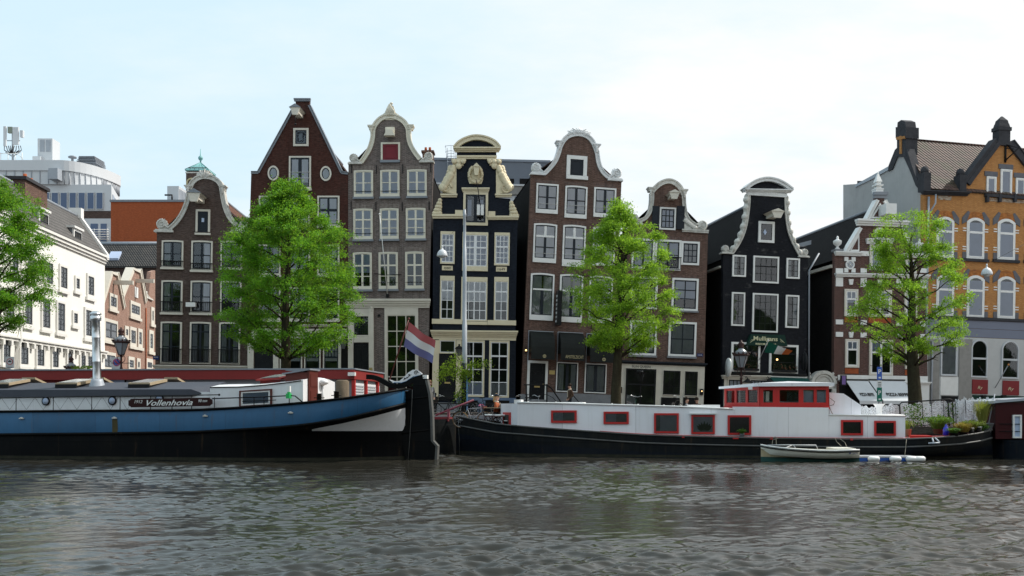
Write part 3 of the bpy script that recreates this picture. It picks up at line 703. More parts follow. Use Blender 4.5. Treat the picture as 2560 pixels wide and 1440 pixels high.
cornice(f,h,868,748,1073,770,'trim',proj=.3,steps=4);panel(f,h,'frieze',870,771,934,790,'trim',-.07)
panel(f,h,'pilaster',871,791,884,1040,'trim',-.12);panel(f,h,'pilaster',923,771,935,1040,'trim',-.16)
capital(f,h,923,754,936,770,'trim',leg=20)
window(f,h,883,788,924,841,'trim',3,'navy',7,8,1,inside='inside',frame=1)
panel(f,h,'frieze',884.5,841.5,922.5,856,'trim',-.1)
door(f,h,885,858,922,1005,'black',None,3,(2,3))
window(f,h,962,770,1046,988,'trim',6,'trim',3,5,2.2,frame=2,head=12,inside='inside')
panel(f,h,'vent',945,786,951,792,'black',-.08);panel(f,h,'plinth',936,990,1072,1040,'plinth',-.08)
pl=MB();X,Z=f(928,928);pl.box(X-.1,X+.1,-.19,-.15,Z-.22,Z+.22);pl.build('name_plate','brass',h)
ch=MB();X,Z=f(1065,383);ch.box(X-.33,X+.35,.9,1.7,Z-1.3,Z+.3);ch.box(X-.4,X+.42,.83,1.77,Z+.3,Z+.42)
for q in(-.15,.12):ch.lathe([(.09,0),(.08,.3)],(X+q,1.3,Z+.42),1,8)
ch.build('chimney',['brick_mid','brick_wall_red'],h)
fp=MB();a=f(969,739,-.1);b=f(949,535,-1.5);fp.tube([(a[0],-.1,a[1]),(b[0],-1.5,b[1])],.035,0,6,.02);c=f(965,690);fp.ball((b[0],-1.5,b[1]),.06)
a2,b2=f(936,684),f(1004,686);fp.tube([(a2[0],-.05,a2[1]),(c[0],-.45,c[1]),(b2[0],-.05,b2[1])],.022,1)
fp.box(a[0]-.09,a[0]+.09,-.2,.02,a[1]-.12,a[1]+.1,1);fp.build('flagpole',['white','iron'],h)
pp=MB();X,Z=f(895,382);pp.tube([(X,3,Z-1.4),(X,3,Z+.75)],.06);pp.build('vent_pipe','zinc',h)
# ================================================================== house: navy brick elevated neck gable
f=Fr(1083,61.7,1292,61.9,roll=.014)
h=f.root('canal_house','navy blue painted house with cream trim and arched pediment gable','house',GRP_H)
body(f,h,[(1080,1044),(1083,548),(1103,540),(1103,494),(1141,492),(1142,380),(1146,372),(1241,372),(1240,494),(1276,497),(1276,541),(1294,549),(1289,800),(1287,1044)],'brick_navy',(1083,800),(1289,800),(1190,545),(1190,440),9,'brick_navy','tile_black',ridge_x=(1190,700))
arc=[(1138,373),(1148,361),(1162,353),(1178,347.5),(1192,346),(1208,348),(1224,353),(1238,361),(1247,373)]
tp=MB().prism([f(*p)for p in smooth_px(arc)],-.1,.36);tp.build('tympanum','brick_navy',h)
mb=MB();Q=[f(*p)for p in smooth_px(arc,2)];k=f.k(1190,400);mb.ribbon(Q,5*k,-6*k,-.34,.44);mb.ribbon(Q,6.5*k,3*k,-.42,.46);mb.build('pediment_arch','cream',h)
cornice(f,h,1139,371,1246,381,'cream',proj=.36);cornice(f,h,1143,390,1240,398,'cream',proj=.14,steps=2)
for a,b,fl in((1130,1164,1),(1219,1253,-1)):capital(f,h,a,399,b,415,'creamstone',leg=3)
for cx in(1136,1147,1158,1225,1236,1247):
 X,Z=f(cx,406);MB().ball((X,-.2,Z),.17,0,8,5,1,.6,.9).build('acanthus_leaf','creamstone',h)
for sx,xs in((1,(1141,1128,1118,1106)),(-1,(1240,1253,1263,1275))):
 P=[(xs[0],414),(xs[1],416),(xs[1]-sx*0,436),(xs[2]-sx*2,453),(xs[3]+sx*1,464),(xs[3],480),(xs[0],486)]
 mb=MB().prism([f(*p)for p in P],-.12,.30)
 rr=random.Random(3)
 for i in range(15):
  t=i/14;x=xs[0]+(xs[3]-xs[0])*(t**1.3)*.75-sx*7;y=420+52*t
  X,Z=f(x,y);mb.ball((X,-.14,Z),.17+.07*rr.random(),0,7,5,1,.6,1)
  X,Z=f(xs[1]-sx*2+(xs[3]-xs[1])*t**1.5,420+48*t);mb.ball((X,.05,Z),.17+.06*rr.random(),0,7,5)
 spiral(mb,f(xs[3]+sx*11,471),.33,-.15,1.7,0,sx)
 mb.build('scroll_ornament','creamstone',h)
 a,b=sorted((xs[0],xs[3]-sx*2));cornice(f,h,a,486,b,494,'cream',proj=.2,steps=2)
for sx,x0,x1 in((1,1084,1102),(-1,1294,1276)):
 dy=0 if sx>0 else 6
 mb=MB().prism([f(x0,538+dy),f(x1,538+dy),f(x1,496+dy),f(x1-sx*3,499+dy)],-.06,.3);rr=random.Random(5)
 for r in range(5):
  for q in range(r+1):
   x=x1-sx*(2+3.6*q);y=502+dy+r*8
   X,Z=f(x,y);mb.ball((X,-.1,Z),.13+.03*rr.random(),0,7,5)
 mb.build('fruit_garland','creamstone',h)
cornice(f,h,1083,537,1157,547,'cream',proj=.2,steps=2);cornice(f,h,1221,541,1294,550,'cream',proj=.2,steps=2)
panel(f,h,'ledge_block',1138,526,1157,536.5,'cream',-.12);panel(f,h,'ledge_block',1221,529,1238,540.5,'cream',-.12)
X0,Z0,X1,Z1=f.rect(1170,416,1208,460);mb=MB().prism([(X0+.1,Z0),(X1-.1,Z0),(X1,Z0+.3),(X1-.05,Z1-.2),(X1-.2,Z1),(X0+.2,Z1),(X0+.05,Z1-.2),(X0,Z0+.3)],-.1,.02)
rr=random.Random(9)
for i in range(26):
 a=2*math.pi*i/26;mb.ball(((X0+X1)/2+(X1-X0)*.42*math.cos(a),-.12,(Z0+Z1)/2+(Z1-Z0)*.42*math.sin(a)),.09+.05*rr.random(),0,6,4)
mb.build('cartouche','creamstone',h)
hoist(f,h,1183,416,1199,446,.9,'cream','cream',hook=0)
mb=MB();P=[f(1190,448,-.9),f(1193,462,-.9),f(1196,478,-.8),f(1198,496,-.7),f(1201,514,-.6)];mb.tube([(p[0],-.9+.07*i,p[1])for i,p in enumerate(P)],.03,1)
X,Z=P[-1];mb.box(X-.22,X-.03,-.7,-.5,Z-.62,Z+.05);mb.box(X+.03,X+.22,-.7,-.5,Z-.62,Z+.05);mb.box(X-.08,X+.08,-.68,-.52,Z-.7,Z-.5,1);mb.build('hoist_pulley',['white','iron'],h)
cornice(f,h,1157,471,1221,481,'cream','hatch_head',.22,3)
w=window(f,h,1158,481,1220,564,'cream',6,'navy',2,1,2,9,botsw=7,frame=4,inside='navy',trans=0,curtain=None,name='loft_door')
for X in(1174,1203):
 a0,b0,a1,b1=f.rect(X-5,500,X+5,540);MB().box(a0,a1,-.05,-.03,b0,b1).build('door_light','bluehaze',w)
for a0,a1,a,b,c,r in((579,660,1101,1137,3,3),(581,678,1156,1220,4,3),(582,664,1236,1274,3,3)):
 window(f,h,a,a0,b,a1,'cream',3,'whitesash',c,r,1.7,7 if c==4 else 0,trans=.4,tb=4,toprows=2,head=4,frame=2.2,botsw=4 if c==3 else 12,curtain='bluehaze')
MB_=MB();X0,Z0,X1,Z1=f.rect(1105,664.5,1132,676);MB_.box(X0,X1,-.06,.02,Z0,Z1,0);put_text(MB_,'ANNO',X0+.12,X1-.12,Z0+.07,-.066,.15,1);MB_.build('date_stone',['creamstone','iron'],h)
MB_=MB();X0,Z0,X1,Z1=f.rect(1240,667,1267,679);MB_.box(X0,X1,-.06,.02,Z0,Z1,0);put_text(MB_,'1649',X0+.12,X1-.12,Z0+.07,-.066,.15,1);MB_.build('date_stone',['creamstone','iron'],h)
for a0,a1,a,b,c in((690,800,1100,1136,2),(693,803,1153,1218,4),(693,804,1235,1271,2)):
 window(f,h,a,a0,b,a1,'cream',2.6,'whitesash',c,3,1.8,3 if c==4 else 0,trans=.25,tb=4,head=9,frame=2,curtain='blind',curt=(.5,1),inside='inside2')
anchors(f,h,[(1088,570),(1148,572),(1228,572),(1283,572),(1091,682),(1145,684),(1226,686),(1279,686)],26,'brick_navy')
panel(f,h,'string_course',1080,798,1156,810,'cream',-.12);panel(f,h,'string_course',1156.5,804,1218,812,'cream',-.11);panel(f,h,'string_course',1218.5,801,1290,813,'cream',-.12)
cornice(f,h,1081,826,1290,842,'cream',proj=.34,steps=4,sl=2);panel(f,h,'frieze',1082,842.5,1290,850,'cream',-.08)
for a,b in((1081,1097),(1140,1153)):panel(f,h,'pilaster',a,850.5,b,1000,'cream',-.14)
panel(f,h,'pier',1211.5,850.5,1222,1000,'brick_navy',-.10);panel(f,h,'pier',1273,850.5,1289,1000,'brick_navy',-.05)
window(f,h,1097.5,849,1140,884,'cream',2.5,'whitesash',1,1,frame=2)
door(f,h,1098,886,1139.5,1000,'black',None,3,(1,4),slot=True)
window(f,h,1154,851,1211,992,'cream',4,'whitesash',2,3,2.2,trans=.26,tb=4,frame=2,curtain='bluehaze',curt=(0,.24));window(f,h,1222.5,852,1273,994,'cream',4,'whitesash',2,3,2.2,trans=.25,tb=4,frame=2,curtain=('curtain_grey','full'),curt=(0,.22))
X0,Z0,X1,Z1=f.rect(1141,994,1290,1046);mb=MB().box(X0,X1,-.16,.02,Z0,Z1,0)
for a,b in((1162,1196),(1211,1275)):
 u0,v0,u1,v1=f.rect(a,999,b,1040);mb.box(u0,u1,-.165,-.15,v0,v1,1);mb.ring([(u0,v0),(u1,v0),(u1,v1),(u0,v1)],[(u0+.05,v0+.05),(u1-.05,v0+.05),(u1-.05,v1-.05),(u0+.05,v1-.05)],-.2,-.15,0)
mb.build('plinth',['bluestone','inside'],h)
mb=MB()
P=[f(1088,992,-1.2),f(1141,992,-1.2),f(1158,1030,-1.2)]
for dz in(0,.42):mb.tube([(P[0][0],-1.2,P[0][1]-dz),(P[1][0],-1.2,P[1][1]-dz),(P[2][0],-1.2,P[2][1]-dz*.4)],.025)
mb.tube([(P[0][0],-1.2,0),(P[0][0],-1.2,P[0][1]+.1)],.05);mb.ball((P[0][0],-1.2,P[0][1]+.16),.09)
mb.build('stair_railing','iron',h)
sp=MB()
for i in range(4):sp.box(f(1094,1000)[0],f(1150,1000)[0],-.3-.28*(i+1),-.17 if i==0 else-.3-.28*i,-.2,.72-.18*i)
sp.build('front_steps','plinth',h)
# ================================================================== house: russet neck gable hotel with black awnings
f=Fr(1317,62,1545,62.9,roll=.037)
h=f.root('canal_house','russet brick neck-gabled house with white window frames and three black awnings','house',GRP_H)
g=[(1363,436),(1376,423),(1389,407),(1398,387),(1402,370),(1407,359),(1417,346),(1432,339),(1448,338),(1464,342),(1476,352),(1484,366),(1490,385),(1494,411),(1502,429),(1513,441),(1521,446)]
body(f,h,[(1300,1044),(1312,800),(1328,438)]+smooth_px(g)+[(1554,453),(1540,750),(1526,1044)],'brick_mid',(1318,700),(1544,700),(1440,446),(1446,360),12,roof='tile_brown',ridge_x=(1436,600))
coping(f,h,g[:5],8,'stonewhite');coping(f,h,g[4:13],9,'stonewhite');coping(f,h,g[12:],8,'stonewhite')
capital(f,h,1390,353,1406,363,'stonewhite');capital(f,h,1482,361,1500,370,'stonewhite')
scroll(f,h,1328,407,1362,438,1,'stonewhite',6);scroll(f,h,1521,420,1555,453,-1,'stonewhite',7)
crest(f,h,1420,319,1476,340,'stonewhite','palm')
mb=MB()
for y,xs in((449,((1341,1395),(1413,1467),(1486,1540))),(548,((1334,1391),(1407,1463),(1483,1538))),(672,((1325,1384),(1399,1456),(1474,1530)))):
 for i,(a,b)in enumerate(xs):
  yy=y+i*4;flat_arch(f,h,[(a+2,yy+11),(b-2,yy+13),(b+3,yy+2),(a-3,yy)],'soldier')
dd=door(f,h,1425,399,1458,439,'navy','white',9,(1,1),knob=False);dd.name='loft_hatch';panel(f,h,'sill',1415,440,1469,449,'white',-.14)
V=((460,534,1340,1395),(465,546,1412,1467),(470,544,1484,1539))
for i,(a0,a1,a,b)in enumerate(V):window(f,h,a,a0,b,a1,'white',4,'navy',2,2,2.6,6,botsw=10,frame=2.2,rise=2 if i==1 else 0,curtain=('curtain','full'),rail=('white',(.12,.3)if i==1 else.2))
V=((559,657,1333,1391),(563,667,1406,1463),(568,665,1481,1537))
for i,(a0,a1,a,b)in enumerate(V):window(f,h,a,a0,b,a1,'white',4,'navy',2,2,2.6,6,botsw=11 if i!=1 else 17,frame=2.2,trans=.33,tb=5,sashtop='white',rise=2,curtain=('curtain','full'),rail=('white',.12))
V=((683,801,1325,1384),(686,806,1398,1456),(690,808,1472,1530))
for i,(a0,a1,a,b)in enumerate(V):window(f,h,a,a0,b,a1,'white',4,'navy',2,1,2.6,7,botsw=13,frame=2.2,trans=.36,tb=4,topcols=1,sashtop='white',rise=2.5,curtain=('curtain_grey','gap'))
sb=MB();X0,Z0,X1,Z1=f.rect(1388,729,1399,815);sb.box(X0,X1,-.75,-.12,Z0,Z1,0);sb.box(X0+.1,X0+.14,-.12,.02,Z1-.3,Z1-.25,0);sb.box(X0+.1,X0+.14,-.12,.02,Z0+.3,Z0+.35,0)
for i in range(7):sb.box(X0-.012,X0,-.58,-.3,Z1-.42-i*.27,Z1-.28-i*.27,1)
sb.build('projecting_sign',['black','white'],h)
for i,(a0,a1,a,b)in enumerate(((830,900,1322,1380),(833,903,1395,1454),(837,908,1467,1528))):
 X0,Z0,X1,Z1=f.rect(a,a0,b,a1);mb=MB();n=7;D=1.0;zv=Z0+.42;pr=[]
 for j in range(n+1):
  t=j/n*math.pi/2;pr.append((-.04-D*math.sin(t),zv+(Z1-zv)*math.cos(t)**.9))
 for j in range(n):
  (ya,za),(yb,zb_)=pr[j],pr[j+1];mb.add([(X0,ya,za),(X1,ya,za),(X1,yb,zb_),(X0,yb,zb_)],[(0,1,2,3)],0)
 mb.add([(X0,pr[-1][0],zv),(X1,pr[-1][0],zv),(X1,pr[-1][0],Z0),(X0,pr[-1][0],Z0)],[(0,1,2,3)],0)
 for X in(X0,X1):mb.add([(X,y,z)for y,z in pr]+[(X,-.04,zv)],[tuple(range(n+2))],0)
 mb.box(X0-.06,X0-.02,-.08,.02,Z0-.3,Z1+.05,1);mb.box(X0-.06,X1+.06,-.09,-.02,Z1+.02,Z1+.06,1)
 o=mb.build('awning',['awning_black','zinc'],h)
 if i==1:
  lb=MB();put_text(lb,'AMSTELZICHT',X0+.3,X1-.08,Z0+.13,pr[-1][0]-.012,.2,0);lb.build('lettering','goldletter',o,fix=False)
 else:
  X=(X0+X1)/2+.1;lb=MB();lb.ring([(X+.11*math.cos(q*.4),Z0+.2+.11*math.sin(q*.4))for q in range(16)],[(X+.07*math.cos(q*.4),Z0+.2+.07*math.sin(q*.4))for q in range(16)],pr[-1][0]-.014,pr[-1][0]-.004);lb.box(X-.02,X+.02,pr[-1][0]-.013,pr[-1][0]-.004,Z0+.14,Z0+.26);lb.build('emblem','goldletter',o)
door(f,h,1323,908,1362,1003,'black','white',6,(1,4),slot=True)
X,Z=f(1314,876);MB().box(X-.06,X+.06,-.16,.01,Z-.16,Z+.16,0).ball((X,-.18,Z),.06,1,8,5).build('wall_lamp',['iron','bulb'],h)
window(f,h,1390,906,1444,980,'white',2.5,'navy',2,1,2,7,frame=3,inside='inside2',curtain=('curtain_grey','sides'));window(f,h,1461,909,1515,983,'white',2.5,'navy',2,1,2,7,frame=3,inside='inside2',curtain=('curtain_grey','gap'))
panel(f,h,'plinth',1366,984,1527,1044,'plinth',-.16);panel(f,h,'plinth',1300,985,1317,1044,'plinth',-.16)
pl=MB();X,Z=f(1380,931);pl.box(X-.18,X+.18,-.04,.01,Z-.13,Z+.13);pl.build('name_plate','brass',h)
sp=MB();X0,X1=f(1320,1004)[0],f(1366,1004)[0]
sp.box(X0,X1,-1.3,-.05,-.2,.85)
for i in range(5):sp.box(X1+.26*i,X1+.26*(i+1),-1.3,-.17,-.2,.70-.16*i)
sp.build('front_steps','plinth',h)
mb=MB();q=lambda x,y:(f(x,y,-1.3)[0],-1.3,f(x,y,-1.3)[1])
mb.tube([q(1310,962),q(1356,962),q(1368,963),q(1378,970),q(1392,990),q(1416,1026)],.045);mb.tube([q(1312,986),q(1366,986),q(1382,994),q(1398,1012),q(1408,1030)],.02)
for x in(1316,1367):mb.tube([q(x,1030),q(x,960)],.05)
mb.tube([q(1430,985),q(1446,1004),q(1452,1018)],.03)
mb.build('stair_railing','iron',h)
# ================================================================== house: brown neck gable with shop front
f=Fr(1555,63.0,1765,63.3,roll=.036)
h=f.root('canal_house','brown brick neck-gabled house with dark shutters above a cream shop front','house',GRP_H)
g=[(1584,557),(1606,553),(1620,543),(1629,523),(1632,500),(1632,482),(1640,472),(1652,462),(1664,457),(1674,456),(1685,460),(1695,468),(1702,480),(1707,490),(1708,515),(1712,538),(1722,555),(1740,567)]
body(f,h,[(1546,1044),(1560,760),(1575,560)]+smooth_px(g)+[(1770,581),(1764,800),(1758,1044)],'brick_mid',(1562,800),(1764,800),(1670,572),(1672,480),13,roof='tile_black',ridge_x=(1664,700))
coping(f,h,g[:6],7,'stone');coping(f,h,g[5:14],10,'stone');coping(f,h,g[13:],7,'stone')
capital(f,h,1619,469,1634,479);capital(f,h,1703,474,1718,484)
scroll(f,h,1574,535,1606,562,1,seed=8);scroll(f,h,1737,551,1769,583,-1,seed=9)
mb=MB().prism([f(1709,540),f(1716,552),f(1736,564),f(1737,577),f(1708,573)],-.1,.2)
for i in range(6):X,Z=f(1713+i*4.5,552+i*3.6);mb.ball((X,-.12,Z),.17,0,7,5,1.3,.5,.8)
mb.build('carved_wing','stone',h)
cornice(f,h,1706,573,1769,580,'stone',proj=.14,steps=2,sl=3)
hoist(f,h,1664,483,1690,506,1.1,'trim','trim')
window(f,h,1648,519,1689,575,'white',4,'navy',3,3,2,frame=3,curtain='bluehaze')
for a,b in((1629.5,1646.5),(1690.5,1710)):
 X0,Z0,X1,Z1=f.rect(a,516,b,574);sh=MB().box(X0,X1,-.15,-.1,Z0,Z1)
 for i in range(3):sh.ring([(X0+.05,Z0+.08+i*(Z1-Z0)/3),(X1-.05,Z0+.08+i*(Z1-Z0)/3),(X1-.05,Z0+(i+.92)*(Z1-Z0)/3),(X0+.05,Z0+(i+.92)*(Z1-Z0)/3)],[(X0+.09,Z0+.12+i*(Z1-Z0)/3),(X1-.09,Z0+.12+i*(Z1-Z0)/3),(X1-.09,Z0+(i+.88)*(Z1-Z0)/3),(X0+.09,Z0+(i+.88)*(Z1-Z0)/3)],-.17,-.14)
 sh.build('shutter','navy',h)
window(f,h,1579,597,1636,672,'white',5,'navy',2,2,2,5,curtain='bluehaze');window(f,h,1637,600,1702,676,'white',5,'navy',2,2,2,5,curtain='bluehaze',curt=(.4,1),rail=('bars',.4));window(f,h,1702.5,604,1748,663,'white',5,'navy',3,3,2,curtain='curtain_grey')
window(f,h,1577,692,1643,772,'white',5,'navy',2,3,2.4);window(f,h,1679,696,1745,777,'white',5,'navy',2,3,2.4,curtain='bluehaze',curt=(.35,1),sill='plinth',sillh=4)
window(f,h,1574,802,1641,888,'white',5,'navy',2,2,2.4,curtain=('curtain_grey','sides'),sill='plinth',sillh=5);window(f,h,1671,805,1740,891,'white',5,'navy',2,2,2.4,curtain=('curtain_grey','full'),sill='plinth',sillh=5)
mb=MB()
for y,xs in((589,((1640,1702),(1704,1746))),(684,((1578,1642),(1681,1744))),(790,((1577,1640),(1673,1739)))):
 for a,b in xs:
  yy=y+(a-1600)*.05;flat_arch(f,h,[(a+2,yy+10),(b-2,yy+12),(b+3,yy+1),(a-3,yy-1)],'soldier')
cornice(f,h,1549,901,1761,908,'navy',proj=.35,steps=2,sl=8)
q=[f(1548,909),f(1761,917),f(1757,1030),f(1543,1030)];sf=MB().prism(q,-.12,.02,0);sf=sf.build('shop_front','trim',h)
lettering(f,sf,'BLIN QUEEN',1580,1626,918.5,'iron',-.13,slope=2)
window(f,sf,1561,921,1639,1020,'trim',1,'black',2,1,2,trans=.4,tb=4,topcols=1,d=-.12,frame=4,inside='inside2',curtain=('curtain_grey','left'),curt=(0,.3));window(f,sf,1655,926,1700,988,'trim',1,'black',3,3,1.4,d=-.12,frame=3,inside='inside2');window(f,sf,1709,928,1743,990,'trim',1,'black',3,3,1.4,d=-.12,frame=3,inside='inside2')
door(f,sf,1651,994,1697,1034,'inside',None,3,(1,1),d=-.12,knob=False);door(f,sf,1706,994,1738,1034,'black',None,3,(1,1),d=-.12,knob=False)
for x in(1549.5,1752):
 X,Z=f(x,975 if x<1600 else 980);lb=MB().box(X-.1,X+.1,-.28,-.12,Z-.2,Z+.2,0);lb.ball((X,-.28,Z+.05),.04,1);lb.build('wall_lamp',['iron','bulb'],h)
sb=MB();X0,Z0,X1,Z1=f.rect(1742,884,1757,891);sb.box(X0,X1,-.04,.01,Z0,Z1,0);put_text(sb,'AMSTEL',X0+.04,X1-.04,Z0+.05,-.046,None,1);sb.build('street_name_plate',['signblue','white'],h)
# ================================================================== house: black painted neck gable pub
f=Fr(1807,63.6,2017,64.6,roll=.024)
h=f.root('canal_house','black painted brick house with white frames, arched pediment and a green pub sign','house',GRP_H)
g=[(1831,633),(1845,613),(1856,591),(1864,567),(1869,536),(1872,509),(1872,486)]
g2=[(1963,490),(1964,520),(1966,553),(1971,580),(1980,604),(1991,625),(1999,640)]
body(f,h,[(1805,1044),(1808,634)]+smooth_px(g)+[(1872,474),(1966,477)]+smooth_px(g2)+[(2020,645),(2014,1044)],'brick_black',(1808,800),(2015,800),(1900,650),(1915,496),15,'brick_side','tile_black',ridge_x=(1912,700),rdepth=15)
for gg in(g,g2):
 coping(f,h,gg,5,'stone',.08);mb=MB();rr=random.Random(4);s=-1 if gg is g else 1
 Q=smooth_px(gg,1)
 for i in range(1,24):
  t=i/24*(len(Q)-1);j=int(t);u=t-j;x=Q[j][0]*(1-u)+Q[min(j+1,len(Q)-1)][0]*u;y=Q[j][1]*(1-u)+Q[min(j+1,len(Q)-1)][1]*u
  X,Z=f(x+s*5,y);mb.ball((X,.06,Z),.13+(.09 if i%3==0 else 0),0,7,5,1,1.2,1.1)
 mb.build('leaf_garland','stone',h)
scroll(f,h,1805,613,1831,635,1,seed=10);scroll(f,h,1996,622,2021,644,-1,seed=11)
arc=[(1860,476),(1874,463),(1892,454),(1914,450),(1937,454),(1957,464),(1975,478)]
MB().prism([f(*p)for p in smooth_px(arc)],-.1,.36).build('tympanum','brick_black',h)
mb=MB();Q=[f(*p)for p in smooth_px(arc,2)];k=f.k(1915,470);mb.ribbon(Q,4*k,-4*k,-.34,.44);mb.ribbon(Q,5.5*k,2.5*k,-.42,.46);mb.build('pediment_arch','stonewhite',h)
cornice(f,h,1862,474,1974,481,'stonewhite',proj=.34,sl=2);panel(f,h,'frieze',1866,481.5,1966,491,'stonewhite',-.12)
hoist(f,h,1909,530,1940,553,1.2,'trim','trim')
window(f,h,1895,554,1935,607,'white',6,'black',1,1,inside='navy',name='loft_window',frame=1)
X,Z=f(1911,581);MB().prism([(X-.12,Z),(X,Z-.2),(X+.12,Z),(X,Z+.2)],-.11,-.05).build('diamond_light','bluehaze',h)
for a0,a1,a,b,c,r in((638,692,1830,1864,2,3),(641,708,1882,1946,4,2),(646,697,1965,1998,2,3)):
 window(f,h,a,a0,b,a1,'white',4,'black',c,r,1.2,frame=1.2,trans=.36 if c==4 else 0,tb=3,toprows=1,curtain=('curtain_grey','sides')if c==2 else None)
for a0,a1,a,b,c,r in((731,815,1828,1861,2,4),(734,831,1880,1944,4,5),(738,820,1963,1996,2,4)):
 window(f,h,a,a0,b,a1,'white',3.8,'black',c,r,1.0,frame=1.2,curtain=('curtain_grey','right')if a>1950 else None)
for a0,a1,a,b in((856,930,1827,1899),(862,934,1922,1994)):
 w=window(f,h,a,a0,b,a1,'white',5,'black',1,2,1.5,frame=2,trans=.26,tb=3,topcols=4)
 mb=MB();X0,Z0,X1,Z1=f.rect(a+6,a1-16,b-6,a1-5);rr=random.Random(a)
 mb.box(X0,X1,-.35,-.12,Z0-.05,Z0+.1,1)
 for i in range(150):
  x,z=rr.uniform(X0,X1),rr.uniform(Z0+.05,Z1+.15);y=rr.uniform(-.42,-.1);s=rr.uniform(.05,.1);a_=rr.uniform(0,6.3)
  mb.add([(x,y,z),(x+s*math.cos(a_),y-.03,z+s*math.sin(a_)),(x+s*.4,y+.03,z+s)],[(0,1,2)],0 if rr.random()<.7 else 2)
 mb.build('window_box',['plant_dark','black','plant_rust'],w,fix=False)
X,Z=f(1942,899);MB().ball((X,-.04,Z),.07,0,8,5).build('lit_lamp','bulb',h)
sgn=MB();P=[f(1874,836),f(1957,838),f(1964,866),f(1862,864)];sgn.prism(P,-.3,.01,0);sgn=sgn.build('signboard','pubgreen',h)
lettering(f,sgn,'Mulligans',1884,1944,850.5,'signcream',-.31,10,0,.012);lettering(f,sgn,'IRISH MUSIC BAR',1889,1941,861.5,'signcream',-.31,4,0,.02)
mb=MB()
for sx,cx in((1,1876),(-1,1950)):
 a,b=f(cx-6*sx,858),f(cx+5*sx,848);mb.tube([(a[0],-.31,a[1]),(b[0],-.31,b[1])],.014);spiral(mb,f(cx-1,853),.1,-.31,1.2,0,sx,.012)
mb.build('emblem','signcream',sgn)
panel(f,h,'ledge',1807,932,2014,937,'black',-.2)
cornice(f,h,1806,938,1921,947,'trim',proj=.25,sl=1)
panel(f,h,'shop_front',1809,948,1922,1040,'trim',-.06)
window(f,h,1818,948,1854,1010,'trim',1.5,'black',3,1,1.6,d=-.06,curtain='curtain',trans=.3,topcols=3);window(f,h,1872,949,1914,1010,'trim',1.5,'black',4,1,1.6,d=-.06,curtain='curtain',trans=.3,topcols=4)
X0,Z0,X1,Z1=f.rect(1922,942,2016,960);aw=MB();aw.hull8([(X0,-.02,Z1-.1),(X1,-.02,Z1-.1),(X1,-.02,Z1-.02),(X0,-.02,Z1-.02)],[(X0,-.95,Z0),(X1,-.95,Z0),(X1,-.95,Z0+.04),(X0,-.95,Z0+.04)],0);aw.box(X0,X1,-.1,.02,Z1-.1,Z1+.03,1);aw.box(X0,X1,-.97,-.95,Z0-.3,Z0+.04,0);aw.build('awning',['awninggreen','white'],h)
panel(f,h,'shop_window',1926,962,2012,1040,'inside',-.05)
for x in(1868,1922):
 X,Z=f(x,957,-.5);MB().lathe([(.36,0),(.34,.05),(.08,.22),(.05,.3)],(X,-.55,Z),0,12).tube([(X,-.55,Z+.3),(X,-.3,Z+.42),(X,-.1,Z+.3)],.02).build('wall_lamp','iron',h)
sd=MB();X,Z=f(1819,919,-.4);sd.lathe([(.62,-.06),(.64,0),(.62,.06)],(0,0,0),0,20,'x');sd.v=[(X+p[0],-.55+p[1]*.72,Z+p[2])for p in sd.v];sd.box(X-.03,X+.03,-.1,.0,Z-.05,Z+.05,1);sd.box(X+.065,X+.072,-.8,-.3,Z-.1,Z+.12,2);sd.build('projecting_sign',['white','iron','signpurple'],h)
sd=MB();X,Z=f(2009,904,-.5);sd.lathe([(.6,-.06),(.64,0),(.6,.06)],(0,0,0),0,20,'x');sd.v=[(X+p[0],-.6+p[1]*.6,Z+p[2])for p in sd.v];sd.box(X-.03,X+.03,-.2,.0,Z-.05,Z+.05,1);sd.build('projecting_sign',['black','iron'],h)
mb=MB();XL=f(1808,700)[0];za,zb=f(1808,655)[1],f(1808,670)[1]
mb.box(XL-.12,XL+.08,.4,14.9,f(1808,668)[1],f(1808,662)[1]);mb.build('gutter','trim',h)
dm=MB();dm.box(XL+.2,XL+1.1,7.5,9,f(1808,650)[1],f(1808,600)[1],0);dm.box(XL+.1,XL+1.2,7.4,9.1,f(1808,600)[1],f(1808,596)[1],1);dm.build('dormer',['cream','white'],h)
# roof terrace and drain on the right flank
XR=f(2018,700)[0];zt=f(2018,624)[1]
mb=MB().box(XR-2.2,XR+2.0,4.0,9.0,zt-.9,zt-.25);mb.build('roof_terrace','white',h)
mb=MB()
for yy in(4.1,8.9):
 mb.tube([(XR-2.1,yy,zt+.95),(XR+1.9,yy,zt+.95)],.025)
 for i in range(17):mb.tube([(XR-2.1+i*.25,yy,zt-.25),(XR-2.1+i*.25,yy,zt+.95)],.012,0,4)
mb.hull8([(XR-2,4.3,zt-.1),(XR-2,4.35,zt-.1),(XR-2,4.35,zt+.2),(XR-2,4.3,zt+.2)],[(XR+2.4,4.3,zt+1.2),(XR+2.4,4.35,zt+1.2),(XR+2.4,4.35,zt+1.5),(XR+2.4,4.3,zt+1.5)],1)
mb.tube([(XR+.2,4.2,zt),(XR+.2,4.2,zt+1.9)],.035);mb.build('terrace_railing',['iron','zinc'],h)
mb=MB();a=f(2053,632);b=f(2022,676);c=f(2021,1030);mb.tube([(a[0],.3,a[1]),(b[0],-.05,b[1]),(c[0],-.05,c[1])],.06);mb.build('downpipe','lead',h)
